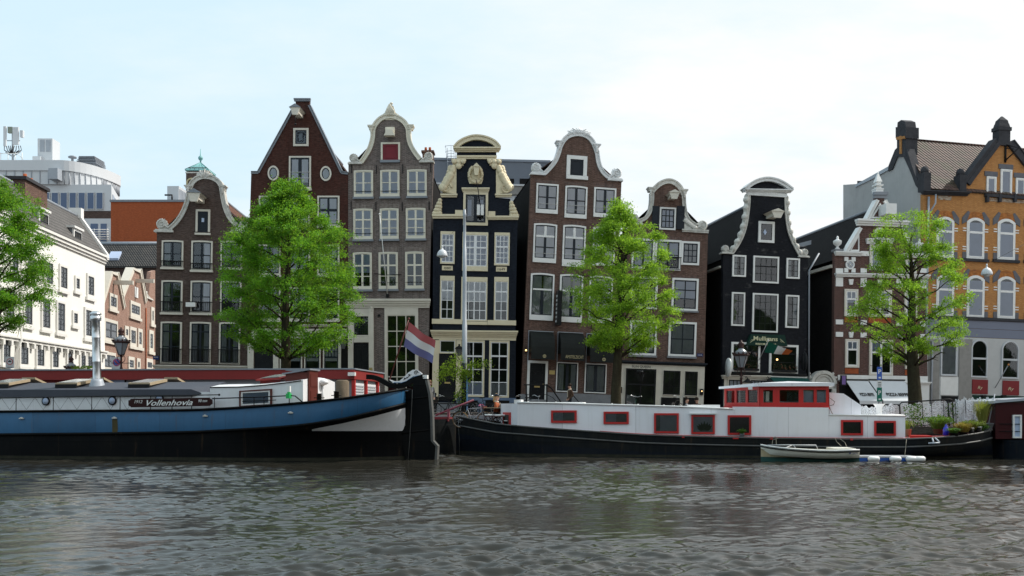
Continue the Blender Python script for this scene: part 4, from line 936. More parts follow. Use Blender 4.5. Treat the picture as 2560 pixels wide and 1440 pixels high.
# ================================================================== house: maroon brick with white bands, pinnacled gable
f=Fr(2086,64.9,2318,65.9,roll=.010)
h=f.root('canal_house','maroon brick house with white stone bands, urns and a white pinnacle on its gable','house',GRP_H)
body(f,h,[(2084,1050),(2087,632),(2116,630),(2150,570),(2150,553),(2166,550),(2190,500),(2190,482),(2211,482),(2211,502),(2237,553),(2254,556),(2254,574),(2288,636),(2317,639),(2319,1050)],'brick_maroon',(2087,800),(2318,800),(2200,660),(2200,520),15,'brick_side','tile_black',ridge_x=(2202,800),roof_lift=.2)
for P in([(2113,632),(2150,570)],[(2166,551),(2192,501)],[(2210,502),(2238,554)],[(2254,575),(2289,637)]):coping(f,h,P,4,'white',.14,.4,inner=3)
for P in([(2123,629),(2147,585),(2147,629)],[(2175,546),(2199,508),(2225,547)]):
 Q=[f(*p)for p in P];c=(sum(q[0]for q in Q)/3,sum(q[1]for q in Q)/3);I_=[(q[0]*.7+c[0]*.3,q[1]*.7+c[1]*.3)for q in Q]
 MB().ring(Q,I_,-.08,.02).build('triangle_moulding','white',h)
cornice(f,h,2142,549,2262,564,'white',proj=.4,sl=5);cornice(f,h,2088,629,2150,639,'white',proj=.25,sl=2);cornice(f,h,2256,634,2317,644,'white',proj=.25,sl=2)
cornice(f,h,2184,481,2214,496,'lead','pinnacle_base',.2,2)
X,Z=f(2198,481);k=f.k(2198,481);pn=MB()
pn.v=[];
for(w0,w1,z0,z1)in((.27,.27,0,.2),(.30,.30,.2,.27),(.19,.14,.27,.46),(.28,.28,.46,.55),(.16,.14,.55,.72),(.21,.21,.72,.77),(.21,.03,.77,1.36)):
 pn.hull8([(X-w0,.2-w0,Z+z0),(X+w0,.2-w0,Z+z0),(X+w0,.2+w0,Z+z0),(X-w0,.2+w0,Z+z0)],[(X-w1,.2-w1,Z+z1),(X+w1,.2-w1,Z+z1),(X+w1,.2+w1,Z+z1),(X-w1,.2+w1,Z+z1)])
pn.ball((X,.2,Z+1.38),.06);pn.build('pinnacle','white',h)
for cx,cy in((2097,628),(2302,634)):
 X,Z=f(cx,cy);MB().box(X-.3,X+.3,-.1,.5,Z,Z+.14,1).lathe([(.18,.14),(.16,.22),(.07,.30),(.09,.36),(.26,.52),(.29,.70),(.27,.74),(.16,.80),(.07,.86),(.09,.95),(.03,1.06)],(X,.2,Z),0,14).build('urn',['white','plinth'],h)
X0,Z0,X1,Z1=f.rect(2196,516,2222,542);MB().box(X0,X1,-1.0,.05,Z0,Z1).build('hoist_beam','white',h)
for cx,cy,r in((2198,584,14),(2124,662,11)):
 X,Z=f(cx,cy);k=f.k(cx,cy);e=lambda a:[(X+a*k*math.cos(2*math.pi*i/24),Z+a*k*math.sin(2*math.pi*i/24))for i in range(24)]
 mb=MB().ring(e(r),e(r*.72),-.1,.03,0).prism(e(r*.74),-.02,-.008,1)
 for a in(.785,2.356):mb.tube([(X-r*.7*k*math.cos(a),-.075,Z-r*.7*k*math.sin(a)),(X+r*.7*k*math.cos(a),-.075,Z+r*.7*k*math.sin(a))],.025,0,4)
 if r<12:
  for sx in(-1,1):
   for sz in(-1,1):mb.box(X+sx*9*k-.14,X+sx*9*k+.14,-.07,.02,Z+sz*13*k-.14,Z+sz*13*k+.14,0)
 o=mb.build('round_window',['white','bluehaze'],h);MB().prism(e(r*.72),-.06,-.055).build('pane','glass',o)
cornice(f,h,2166,597,2229,610,'white','window_head',.22)
window(f,h,2173,612,2226,676,'trim',4,'white',2,1,2,4,curtain='bluehaze',frame=3);
window(f,h,2262,650,2290,684,'trim',3,'white',2,1,curtain='bluehaze')
cornice(f,h,2089,683,2318,692,'white',proj=.26,sl=5);
for a,b in((2089,2107),(2151,2166),(2240,2256),(2300,2317)):
 panel(f,h,'stone_block',a,671,b,682,'white',-.05)
 for y0,y1 in((693.5,716),(799,811),(830,842)):panel(f,h,'stone_block',a,y0+(a-2089)*.025,b,y1+(a-2089)*.025,'white',-.05)
panel(f,h,'stone_band',2151,628,2172,640,'white',-.05)
for(a,b)in((2110,2144),(2170,2228),(2260,2292)):
 dy=(a-2110)*.025;wide=b-a>50
 for y in(700,832):mb=MB();kx=(a+b)/2;mb.prism([f(kx-4,y+12+dy),f(kx+4,y+12+dy),f(kx+6,y-2+dy),f(kx-6,y-2+dy)],-.07,.02);mb.build('keystone','white',h)
 window(f,h,a,723+dy,b,791+dy,'trim',4,'white',2 if wide else 1,1,2,4 if wide else 0,trans=.33,tb=4,topcols=2,frame=3,curtain='bluehaze',curt=(.5,1))
 window(f,h,a+2,848+dy,b+3,(919 if not wide else 937)+dy,'trim',4,'white',2 if wide else 1,1,2,5 if wide else 0,trans=.33,tb=4,topcols=2,frame=3,curtain='bluehaze',curt=(.66,1),rail=('iron',.22)if wide else None)
 panel(f,h,'terracotta_panel',a+1,793+dy,b-1,806+dy,'brick_wall_red',-.03)
 if not wide:panel(f,h,'terracotta_panel',a+2,921+dy,b+2,934+dy,'brick_wall_red',-.03)
panel(f,h,'frieze',2094,939,2318,954,'white',-.08);panel(f,h,'shop_front',2264,957,2321,1050,'white',-.1);cornice(f,h,2262,955,2322,963,'white',proj=.2)
panel(f,h,'shop_window',2098,956,2262,1050,'inside',-.04);panel(f,h,'shop_door',2272,985,2300,1050,'inside2',-.12)
for i,(a,b,s0,s1)in enumerate(((2113,2168,13,25),(2171,2259,25,24))):
 k=f.k(a,955);A=[f(a,952),f(b,953)];mb=MB();D=1.5;dz=1.38
 xa,xb,z=A[0][0],A[1][0],A[0][1];sx=.25
 mb.hull8([(xa,-.06,z),(xb,-.06,z),(xb,-.06,z+.04),(xa,-.06,z+.04)],[(xa+sx,-D,z-dz),(xb+sx,-D,z-dz),(xb+sx,-D,z-dz+.03),(xa+sx,-D,z-dz+.03)],0)
 mb.box(xa+sx,xb+sx,-D-.02,-D,z-dz-.2,z-dz+.03,0);mb.box(xa-.05,xb+.05,-.12,0,z+.03,z+.12,1)
 o=mb.build('awning',['awning_white','iron'],h)
 lb=MB();put_text(lb,'PIZZA BEPPE',0,(xb-xa)*.62,0,0,.2,0,0,.02)
 y_=-D*.76;lb.v=[(xa+sx*.7+(xb-xa)*.2+p[0],y_+p[2]*(D-.06)/dz*1.0+p[1]-.075,z-dz*.76+p[2]+.03)for p in lb.v]
 lb.build('lettering','iron',o,fix=False)
sd=MB();X,Z=f(2107,951,-.5);sd.box(X-.2,X+.22,-.62,-.5,Z-.34,Z+.34,0);sd.box(X-.12,X+.14,-.63,-.5,Z-.28,Z+.3,1);sd.box(X-.1,X-.06,-.5,.0,Z,Z+.05,0);sd.build('projecting_sign',['iron','signpurple'],h)
rb=MB();XL=f(2087,700)[0];rb.box(XL-.16,XL+.06,.3,14.8,f(2087,668)[1],f(2087,660)[1]);rb.build('gutter','trim',h)
X,Z=f(2112,625);sk=MB();sk.hull8([(XL+1.0,3.0,Z-.1),(XL+1.0,4.2,Z-.1),(XL+1.75,4.2,Z+1.0),(XL+1.75,3.0,Z+1.0)],[(XL+.9,3.0,Z),(XL+.9,4.2,Z),(XL+1.65,4.2,Z+1.1),(XL+1.65,3.0,Z+1.1)]);sk.build('skylight','bluehaze',h)
# ================================================================== house: orange brick corner block
f=Fr(2311,66.0,2660,68.2,roll=.022)
h=f.root('corner_building','orange brick building with grey stone details, tiled roof and a pale ground floor','building')
body(f,h,[(2308,1060),(2310,800),(2309,484),(2413,489),(2413,455),(2424,440),(2490,352),(2526,355),(2600,450),(2606,470),(2606,500),(2700,510),(2700,1060)],'brick_orange',(2310,800),(2690,800),(2400,488),None,9.5,'brick_orange')
for P in([(2413,457),(2424,440),(2490,353)],[(2526,356),(2600,450)]):coping(f,h,P,8,'darkstone',.16,.5,inner=8)
# roof of the street range, ridge parallel to the street
Xa,Xb=f(2311,480)[0],f(2690,480)[0];ze=f(2360,478)[1];zr=ze+4.25
rb=MB().hull8([(Xa+.25,-.1,ze),(Xb,-.1,ze),(Xb,-.16,ze+.1),(Xa+.25,-.16,ze+.1)],[(Xa+.25,3.2,zr),(Xb,3.2,zr),(Xb,3.14,zr+.12),(Xa+.25,3.14,zr+.12)],0)
rb.hull8([(Xa+.25,6.4,ze+1),(Xb,6.4,ze+1),(Xb,6.4,ze+1.1),(Xa+.25,6.4,ze+1.1)],[(Xa+.25,3.2,zr),(Xb,3.2,zr),(Xb,3.2,zr+.12),(Xa+.25,3.2,zr+.12)],0)
rb.tube([(Xa+.25,3.2,zr+.12),(Xb,3.2,zr+.12)],.12,1)
xg=f(2508,400)[0];zg=f(2508,372)[1];wl=f(2424,440)[0];zl=f(2424,440)[1];wr=f(2600,450)[0]
for xe in(wl,wr):rb.hull8([(xe,.4,zl-.1),(xg,.4,zg),(xg,.4,zg+.12),(xe,.4,zl+.02)],[(xe,5.5,zl-.1),(xg,5.5,zg),(xg,5.5,zg+.12),(xe,5.5,zl+.02)],0)
rb.build('roof',['tile_glazed','tile_brown'],h)
cornice(f,h,2306,478,2414,487,'darkstone','eaves_cornice',.4,3,sl=4)
fz=f.rect(2345,490,2378,500);MB().box(fz[0],fz[2],-.03,.02,fz[1],fz[3]).build('tile_frieze','checkstone',h)
X,Z=f(2507,354);k=f.k(2507,330);pb=MB()
for w0,w1,z0,z1 in((.46,.46,-.3,.75),(.53,.53,.75,1.0),(.45,.38,1.0,1.28),(.36,.32,1.28,1.5),(.31,.05,1.5,1.8)):
 pb.hull8([(X-w0,.15-w0*.7,Z+z0),(X+w0,.15-w0*.7,Z+z0),(X+w0,.15+w0*.7,Z+z0),(X-w0,.15+w0*.7,Z+z0)],[(X-w1,.15-w1*.7,Z+z1),(X+w1,.15-w1*.7,Z+z1),(X+w1,.15+w1*.7,Z+z1),(X-w1,.15+w1*.7,Z+z1)])
pb.build('gable_pinnacle','darkstone',h)
for cx,y0,y1 in((2314,414,478),(2403,420,482)):
 X,Z0=f(cx,y1);_,Z1=f(cx,y0);MB().box(X-.26,X+.26,-.2,.5,Z0,Z1-.5).lathe([(.27,0),(.27,.25),(.2,.42),(.06,.5)],(X,.15,Z1-.5),0,10).build('corner_pinnacle','darkstone',h)
mb=MB();X,Z=f(2512,375)
mb.tube([(X,-.1,Z+.35),(X+.3,-1.0,Z-.1),(X,-.1,Z-.75)],.05);mb.tube([(X,-.1,Z+.1),(X+.2,-.7,Z-.1)],.03);mb.tube([(X,-.08,Z+.4),(X,-.08,Z-.9)],.07);mb.build('hoist_bracket','iron',h)
for a,b,y0,y1 in((2465,2489,442,486),(2500,2528,424,488),(2538,2562,446,490)):
 window(f,h,a,y0,b,y1,'white',3,'white',1,1,frame=2,curtain='bluehaze');
 MB_=f.rect(a-4,y0-13,b+4,y0-1);MB().box(MB_[0],MB_[2],-.06,.02,MB_[1],MB_[3]).build('stone_lintel','darkstone2',h)
panel(f,h,'stone_sill',2460,489,2570,496,'darkstone',-.2);panel(f,h,'tile_frieze',2466,498,2568,506,'checkstone',-.03)
for a in(2462,2493,2531):panel(f,h,'stone_corbel',a,486,a+6,506,'darkstone',-.24)
for rows_ in((542,645),(686,792)):
 for i,a in enumerate((2340,2416,2493,2570)):
  y0,y1=rows_[0]+i*2.6,rows_[1]+i*2.4;b=a+44
  window(f,h,a,y0,b,y1,'white',3.5,'white',1,1,trans=.34,tb=5,rise=9,frame=2.5,curtain='bluehaze',dep=.06)
  X0,Z0,X1,Z1=f.rect(a,y0,b,y1);k=f.k(a,y0)
  mb=MB();po=outline(X0-.15,Z0,X1+.15,Z1+.42,9*k);pi_=outline(X0,Z0,X1,Z1,9*k);n=len(po)-2
  for j in range(2,len(po)-1):mb.prism([po[j],po[j+1],pi_[j+1],pi_[j]],-.03,.02,0)
  mb.build('arch_surround','soldier_orange',h)
  for s in(0,1):
   x=X0 if s==0 else X1;sg=-1 if s==0 else 1
   MB().prism([(x+sg*.02,Z1-.3),(x+sg*.38,Z1-.5),(x+sg*.38,Z1-.05),(x-sg*.06,Z1+.45),(x-sg*.22,Z1+.36)],-.05,.02).build('stone_voussoir','darkstone2',h)
   for zz in(.72,.66,.27,.21):MB().box(x+sg*.03,x+sg*.30,-.04,.02,Z0+(Z1-Z0)*zz,Z0+(Z1-Z0)*zz+.07).build('white_course','white',h)
   MB().box(x+sg*.02,x+sg*.3,-.045,.02,Z0-.0,Z0+.45).build('stone_block','darkstone2',h)
  MB().box(X0-.35,X1+.35,-.16,.02,Z0-.2,Z0-.004).build('stone_sill','darkstone',h)
panel(f,h,'string_course',2309,796,2690,803,'darkstone',-.18)
panel(f,h,'fascia_panel',2309,804,2690,824,'fascia',-.08);panel(f,h,'fascia_panel',2309,824.7,2690,846,'fascia',-.07)
panel(f,h,'ground_floor_cladding',2309,847,2690,1060,'palestone',-.06)
panel(f,h,'pillar',2394,848,2426,1060,'greystone',-.14);panel(f,h,'pillar',2318,848,2346,1060,'greystone',-.1)
for a,b,c in((2427,2464,0),(2503,2542,3),(2580,2618,6)):
 window(f,h,a-2,849+c,b+2,944+c,'zincw',2.5,'zincw',1,1,trans=.5,tb=4,rise=19,frame=1,d=-.06)
 p_=panel(f,h,'red_panel',a+1,949+c,b+3,985+c,'panelred',-.12);X0,Z0,X1,Z1=f.rect(a+12,957+c,b-8,977+c)
 mb=MB();cx=(X0+X1)/2
 put_text(mb,'Ry',X0+.08,X1-.08,Z0+.12,-.128,.22,0,.25,-.008)
 mb.build('emblem','signcream',p_)
window(f,h,2349,850,2390,940,'zincw',3,'zincw',1,1,frame=1,d=-.06,curtain='curtain_grey',rise=16);panel(f,h,'white_panel',2349,942,2394,988,'white',-.1);panel(f,h,'shop_window',2351,990,2392,1060,'inside',-.1)
panel(f,h,'shop_window',2428,991,2690,1060,'pubgreen',-.1)
for x,y in((2500,988),(2450,988)):panel(f,h,'spotlight',x,y,x+9,y+4,'iron',-.3)
mb=MB();a=f(2322,492,-.15);b=f(2330,850,-.15);mb.tube([(a[0],-.15,a[1]),(a[0],-.15,b[1]),(b[0],-.2,b[1]-.1),(b[0],-.2,-.2)],.075);c=f(2338,497,-.3);mb.tube([(c[0],-.35,c[1]+.3),(c[0],-.35,c[1]-.3),(a[0],-.15,c[1]-1.1)],.06);mb.build('downpipe','zinc',h)
fp=MB();a=f(2488,969,-.1);b=f(2521,912,-1.6);fp.tube([(a[0],-.1,a[1]),(b[0],-1.6,b[1])],.03,0,6);fp.ball((b[0],-1.6,b[1]),.07,1);fp.build('flagpole',['zinc','brick_orange'],h)
# grey rendered flank with its stepped chimney gable
s=Fr(2108,76.7,2311,66.05)
A=h.matrix_world.inverted()if False else f.I
def on_side(p,d=0.):
 q=s(p[0],p[1],d);return s.M@Vector((q[0],d,q[1]))
def side_prism(P,d0,d1,m,name,par=h):
 Fp=[f.I@on_side(p,0)for p in P];n=(s.M.to_3x3()@Vector((0,1,0)));n=f.I.to_3x3()@n
 vs=[p+n*d0 for p in Fp]+[p+n*d1 for p in Fp];k=len(P)
 return MB().add(vs,[tuple(range(k)),tuple(range(2*k-1,k-1,-1))]+[(i,(i+1)%k,(i+1)%k+k,i+k)for i in range(k)]).build(name,m,par)
side_prism([(2108,1062),(2310,1062),(2309,470),(2296,455),(2284,422),(2268,385),(2246,385),(2232,420),(2224,425),(2195,437),(2140,460),(2108,462)],0,.4,'render_grey','flank_wall')
side_prism([(2309,466),(2296,450),(2283,415),(2270,372),(2262,372),(2262,392),(2280,432),(2292,464),(2304,478)],-.1,.5,'darkstone','gable_coping')
side_prism([(2247,368),(2240,375),(2224,415),(2223,428),(2233,424),(2247,390)],-.1,.5,'darkstone','gable_coping')
side_prism([(2223,416),(2180,440),(2140,462),(2140,468),(2182,448),(2223,425)],-.08,.5,'zinc','roof_edging')
side_prism([(2246,392),(2268,392),(2268,345),(2246,345)],-.12,.8,'darkstone','chimney')
side_prism([(2244,345.5),(2270,345.5),(2270,318),(2244,318)],-.16,.85,'darkstone','chimney_stack')
side_prism([(2246,318),(2268,318),(2266,304),(2256,300),(2247,306)],-.1,.7,'darkstone','chimney_cap')
side_prism([(2254,385),(2259,385),(2259,340),(2254,340)],-.18,-.11,'brick_orange','chimney_strip');side_prism([(2246,350),(2268,347),(2268,340),(2246,343)],-.19,-.10,'brick_orange','chimney_strip');side_prism([(2140,470),(2150,466),(2150,452),(2140,452)],.1,.9,'iron','roof_vent')
# ================================================================== stone gate in the gap between the black and the maroon house
f=Fr(2020,64.8,2088,65.0)
gt=f.root('stone_gate','pale stone arched gate with finials between the black and the maroon house','gate')
Q=lambda r:[(f(2054,960)[0]+r*math.cos(math.pi*i/14),f(2054,960)[1]+r*math.sin(math.pi*i/14))for i in range(15)]
mb=MB().prism(Q(.78),-.3,.2);q=Q(.78);q2=Q(.55);mb.ribbon(q,.1,-.12,-.42,.24);mb.ribbon(q2,.04,-.05,-.36,.1)
mb.box(f(2024,990)[0],f(2085,990)[0],-.3,.25,f(2050,972)[1],f(2050,959)[1]);X,Z=f(2054,938)
for dx in(-.25,-.08,.1,.27):mb.ball((X+dx,-.2,Z-abs(dx)*.4+.1),.16,0,8,5)
mb.ball((X,-.2,Z+.22),.13,0,8,5,1.8,1,.7);mb.build('gate_arch','stone',gt)
for cx in(2022,2081):
 X,Z=f(cx,960);MB().box(X-.14,X+.14,-.3,.1,-.3,Z).lathe([(.1,0),(.2,.1),(.1,.22),(.07,.3),(.2,.42),(.1,.54),(.05,.62),(.1,.7),(.02,.8)],(X,-.1,Z),0,10).ball((X-.22,-.1,Z+.42),.09).ball((X+.22,-.1,Z+.42),.09).build('gate_post','stone',gt)
X0,Z0,X1,Z1=f.rect(2030,973,2078,1050);MB().box(X0,X1,-.1,0,-.3,Z1).build('gate_door','inside',gt)
# ================================================================== white plastered house receding into the side street
M_['plaster']=paint('white_plaster',(.82,.81,.765),.75,.25,(.64,.62,.57),.5,0,0,.3)
f=Fr(-30,58.3,262,78.2)
h=f.root('white_house','white plastered house on the left with grey tiled roof, dormers and a brick chimney','house')
L0=f(-30,800)[0];L1=f(262,700)[0];ze=f(262,641)[1];zr=17.3-QZ;W=9.0
mb=MB().box(L0,L1,0,W,-1,ze-.45,0).prism([(0,0)]*3,0,0)if 0 else MB().box(L0,L1,0,W,-1,ze-.45,0)
# gable end (far end)
mb.add([(L1-.3,.05,ze-.45),(L1-.3,W,ze-.45),(L1-.3,W-2.0,zr),(L1-.3,2.0,zr),(L1,.05,ze-.45),(L1,W,ze-.45),(L1,W-2,zr),(L1,2.0,zr)],[(0,1,2,3),(7,6,5,4),(0,4,5,1),(1,5,6,2),(2,6,7,3),(3,7,4,0)],0)
mb.build('wall','plaster',h)
rb=MB();e0=-.25
def slab(p,q,x0,x1,t=.14,m=0):
 (y0,z0),(y1,z1)=p,q;rb.hull8([(x0,y0,z0),(x1,y0,z0),(x1,y0,z0+t),(x0,y0,z0+t)],[(x0,y1,z1),(x1,y1,z1),(x1,y1,z1+t),(x0,y1,z1+t)],m)
slab((e0,ze-.2),(2.1,zr),L0,L1-.31);slab((2.1,zr),(4.5,zr+.5),L0,L1-.31);slab((4.5,zr+.5),(W-2.1,zr),L0,L1-.31);slab((W-2.1,zr),(W+.1,ze-.2),L0,L1-.31)
rb.tube([(L0,2.1,zr+.12),(L1-.31,2.1,zr+.12)],.14,1);rb.build('roof',['tile_grey','lead'],h)
rb=MB();rb.hull8([(L1-.45,-.32,ze-.3),(L1+.06,-.32,ze-.3),(L1+.06,-.32,ze+.15),(L1-.45,-.32,ze+.15)],[(L1-.45,2.0,zr),(L1+.06,2.0,zr),(L1+.06,2.0,zr+.4),(L1-.45,2.0,zr+.4)]);rb.box(L1-.5,L1+.1,1.7,2.7,zr-.1,zr+.75);rb.build('gable_coping','whitewarm',h)
mb=MB()
for i,(dy,z0,z1)in enumerate(((.35,-.18,0),(.24,-.42,-.18),(.12,-.62,-.42))):mb.box(L0,L1+.02,-dy,.01,ze+z0,ze+z1-.003)
mb.build('cornice','whitewarm',h)
mb=MB();zb=f(0,836)[1];mb.box(L0,L1,-.30,.01,zb-.12,zb);mb.box(L0,L1,-.2,.01,zb-.3,zb-.12)
x=L0+.3
while x<L1:mb.box(x,x+.28,-.28,.01,zb-.62,zb-.3);x+=1.12
mb.build('corbel_band','whitewarm',h)
WS=dict(sur='whitewarm',sash='navy',frame=2,bar=1.3)
for a,b,y0,y1,c,r in((24,44,625,690,2,4),(62,86,637,702,2,4),(110,131,651,715,2,4),(146,167,662,726,2,4),(185,198,690,728,1,3),(215,234,685,744,2,4),(12,34,722,806,2,5),(56,79,733,816,2,5),(101,124,743,825,2,5),(139,161,752,833,2,5),(179,193,777,814,1,3),(209,228,769,846,2,5),(2,24,846,912,2,3),(46,69,852,916,2,4),(87,109,860,920,2,4),(126,145,865,924,2,4),(164,180,871,926,2,3),(197,213,876,926,2,4),(214,231,879,926,2,4)):
 window(f,h,a,y0,b,y1,'whitewarm',2.5,'navy',c,r,1.1,frame=1.6,curtain=('curtain_grey','sides')if(a*7)%3==0 else None,inside='inside2',sill='whitewarm',sillh=3,dep=.12)
for x,y0,y1,sc in((107,528,582,1),(192,574,618,1)):
 X,Zb=f(x,y1,.3);Zt=f(x,y0,.3)[1];w2=.75;D=MB()
 D.box(X-w2,X+w2,.32,1.9,Zb-.1,Zt,1);D.box(X-w2-.05,X+w2+.05,.22,.34,Zb-.12,Zt-.02,0);D.box(X-w2-.2,X+w2+.2,.1,2.1,Zt,Zt+.16,0)
 d_=D.build('dormer',['white','lead'],h)
 a,b=X-w2+.15,X+w2-.15
 MB().box(a,b,.2,.215,Zb+.1,Zt-.2,1).ring([(a,Zb+.1),(b,Zb+.1),(b,Zt-.2),(a,Zt-.2)],[(a+.08,Zb+.18),(b-.08,Zb+.18),(b-.08,Zt-.28),(a+.08,Zt-.28)],.16,.22).box((a+b)/2-.03,(a+b)/2+.03,.17,.21,Zb+.18,Zt-.28).box(a,b,.172,.21,(Zb+Zt)/2,(Zb+Zt)/2+.05).build('window',['navy','inside2'],d_)
X,Z=f(68,505,1.2);c=f(68,450,1.2)[1]
MB().box(X-.1,X+3.6,1.3,2.5,Z-3.5,c,0).box(X-.25,X+3.75,1.15,2.65,c,c+.22,1).lathe([(.16,0),(.13,.5)],(X+1.3,1.9,c+.22),2,8).lathe([(.2,0),(.15,.4)],(X+2.2,1.9,c+.22),2,8).build('chimney',['brick_mid','darkstone','brick_wall_red'],h)
X,Z=f(38,840);MB().tube([(X+.6,-.28,ze-.5),(X+.6,-.12,ze-1.2),(X+.6,-.12,Z+.6),(X+.1,-.35,Z-.3),(X,-.12,Z-.9),(X,-.12,-.3)],.08).build('downpipe','whitewarm',h)
# ================================================================== small pale-red brick gables further down the side street
f=Fr(250,77.6,386,94)
h=f.root('brick_house','row of small pale red brick gables in the side street, white coping and hoist beams','house')
body(f,h,[(248,1036),(250,764),(277,684),(291,684),(306,744),(331,676),(348,676),(361,756),(371,742),(377,680),(388,676),(388,1028)],'brick_pink',(250,850),(386,850),(310,775),None,8,'brick_pink')
for P in([(256,756),(277,684)],[(291,684),(308,771)],[(304,744),(331,676)],[(348,676),(362,757)]):coping(f,h,P,3,'trim',.12,.5,inner=1)
for a in((277,291,683),(331,349,675)):panel(f,h,'gable_cap',a[0],a[2]-2,a[1],a[2]+4,'trim',-.14,.45)
for x,y in((284,706),(340,702)):
 X,Z=f(x,y);MB().box(X-.15,X+.15,-1.6,.05,Z-.18,Z+.16,0).build('hoist_beam','trim',h)
panel(f,h,'plaque',336,718,344,744,'white',-.06);scroll(f,h,363,730,379,748,1,'stone',12)
for a,b,y0,y1,c,r in((272,291,735,774,2,2),(324,349,755,793,3,2),(259,292,799,854,2,2),(310,320,815,846,1,2),(323,339,818,866,2,2),(343,354,822,869,1,2),(371,382,826,879,1,3),(376,384,768,810,1,2),(254,287,880,926,2,2),(319,334,892,927,1,2),(340,349,896,927,1,2),(364,380,897,928,2,2)):
 window(f,h,a,y0,b,y1,'trim',2.4,'navy',c,r,1.3,2.2 if c==2 else 0,frame=1.2,inside='inside2',sill='trim',sillh=2)
mb=MB();X,Z=f(363,770);mb.tube([(X,-.08,Z),(X,-.08,-.3)],.06);mb.build('downpipe','brick_wall_red',h)
ra,rb_=f(250,765),f(387,740);rz=f(300,690)[1]
rm=MB().hull8([(ra[0],.5,rz-3),(rb_[0],.5,rz-3),(rb_[0],.5,rz-2.86),(ra[0],.5,rz-2.86)],[(ra[0],4.2,rz+.6),(rb_[0],4.2,rz+.6),(rb_[0],4.2,rz+.74),(ra[0],4.2,rz+.74)],0)
rm.tube([(ra[0],4.2,rz+.7),(rb_[0],4.2,rz+.7)],.15,1);rm.build('roof',['tile_black','lead'],h)
# ================================================================== house with big grey tiled roof behind
f=Fr(225,102,420,102)
h=f.root('rear_house','dark brick house with wide grey tiled roof and skylight behind the side street','house')
a,b=f(225,668),f(430,668);zt=f(300,606)[1]
MB().box(a[0],b[0],0,10,-1.5,a[1]).build('wall','brick_brown',h)
MB().hull8([(a[0],-.3,a[1]-.1),(b[0],-.3,a[1]-.1),(b[0],-.3,a[1]+.1),(a[0],-.3,a[1]+.1)],[(a[0],2.4,zt+.1),(b[0],2.4,zt+.1),(b[0],2.4,zt+.3),(a[0],2.4,zt+.3)],0).tube([(a[0],2.4,zt+.3),(b[0],2.4,zt+.3)],.2,1).build('roof',['tile_grey_dark','zinc'],h)
c=f(266,650);e=f(293,630);t0,t1=(c[1]-a[1])/(zt-a[1]),(e[1]-a[1])/(zt-a[1]);yy=lambda t:-.3+2.7*t
MB().hull8([(c[0],yy(t0)-.1,c[1]),(e[0],yy(t0)-.1,c[1]),(e[0],yy(t0)-.2,c[1]+.25),(c[0],yy(t0)-.2,c[1]+.25)],[(c[0],yy(t1)-.1,e[1]),(e[0],yy(t1)-.1,e[1]),(e[0],yy(t1)-.2,e[1]+.25),(c[0],yy(t1)-.2,e[1]+.25)]).build('skylight','bluehaze',h)
# ================================================================== blank red brick block
f=Fr(277,107,480,107)
h=f.root('red_brick_block','blank orange-red brick wall block with a flat roof behind the neck gable','building')
a=f(277,505);b=f(480,505);MB().box(a[0],b[0],0,9,-1.5,a[1]).build('wall','brick_wall_red',h)
MB().box(a[0]-.1,b[0],-.1,9,a[1]+.002,a[1]+.25).build('roof_edge','lead',h)
# ================================================================== white office block with rounded top floor
f=Fr(-60,116,276,116)
h=f.root('office_block','white panelled office block with a rounded top storey and ribbon windows, far left','building')
zt,zm,zw,z2=(f(100,y)[1]for y in(401,460,480,526))
xe=f(276,500)[0];x0=f(-60,500)[0]
def plan_prism(pl,za,zb,m,mb):mb.add([(p[0],p[1],za)for p in pl]+[(p[0],p[1],zb)for p in pl],[tuple(range(len(pl))),tuple(range(2*len(pl)-1,len(pl)-1,-1))]+[(i,(i+1)%len(pl),(i+1)%len(pl)+len(pl),i+len(pl))for i in range(len(pl))],m)
rx=f(150,430)[0];ex=f(299,430,8)[0]
arcp=[(rx+(ex-rx)*math.sin(t*math.pi/2/12),8-8*math.cos(t*math.pi/2/12))for t in range(13)]
base=[(x0,0)]+arcp+[(f(285,430,22)[0],22),(x0,22)]
mb=MB();plan_prism(base,zm-.02,zt-1.25,0,mb);out=[(x0,-.18)]+[(p[0]+.16*math.sin(i*math.pi/24),p[1]-.18*math.cos(i*math.pi/24))for i,p in enumerate(arcp)]+[(f(286,430,22)[0],22),(x0,22)]
plan_prism(out,zt-1.25,zt,0,mb);us=mb;mb=us
x=x0+.6
while x<rx:mb.box(x-.04,x+.04,-.1,.02,zm,zt-1.26,1);x+=1.02
for i in range(1,12):
 a,b=arcp[i],arcp[i];mb.tube([(a[0]+.02,a[1]-.06,zm),(a[0]+.02,a[1]-.06,zt-1.26)],.06,1,4)
us.build('upper_storey',['panelwhite','zinc'],h)
for i in(8,10,11):
 a,b=arcp[i],arcp[i+1];n=Vector((b[1]-a[1],-(b[0]-a[0]),0)).normalized()*.08
 lv=MB();q0=[(a[0]*.9+b[0]*.1,a[1]*.9+b[1]*.1),(a[0]*.1+b[0]*.9,a[1]*.1+b[1]*.9)]
 for j in range(8):
  t=j/8;x,y=q0[0][0]+(q0[1][0]-q0[0][0])*t+n.x,q0[0][1]+(q0[1][1]-q0[0][1])*t+n.y;lv.tube([(x,y,zm+.2),(x,y,zt-1.5)],.05,0,4)
 lv.build('louvre_panel','lead',h)
d2=26
low=[(x0,.3),(xe,.3),(f(350,500,34)[0],34),(x0,34)]
mb=MB();plan_prism(low,-1.5,z2-.05,1,mb);plan_prism(low,z2,zm,0,mb);o=mb.build('main_storeys',['panelwhite','brick_brown'],h)
mb=MB();x=x0+.4;zs0,zs1=z2+.15,zw
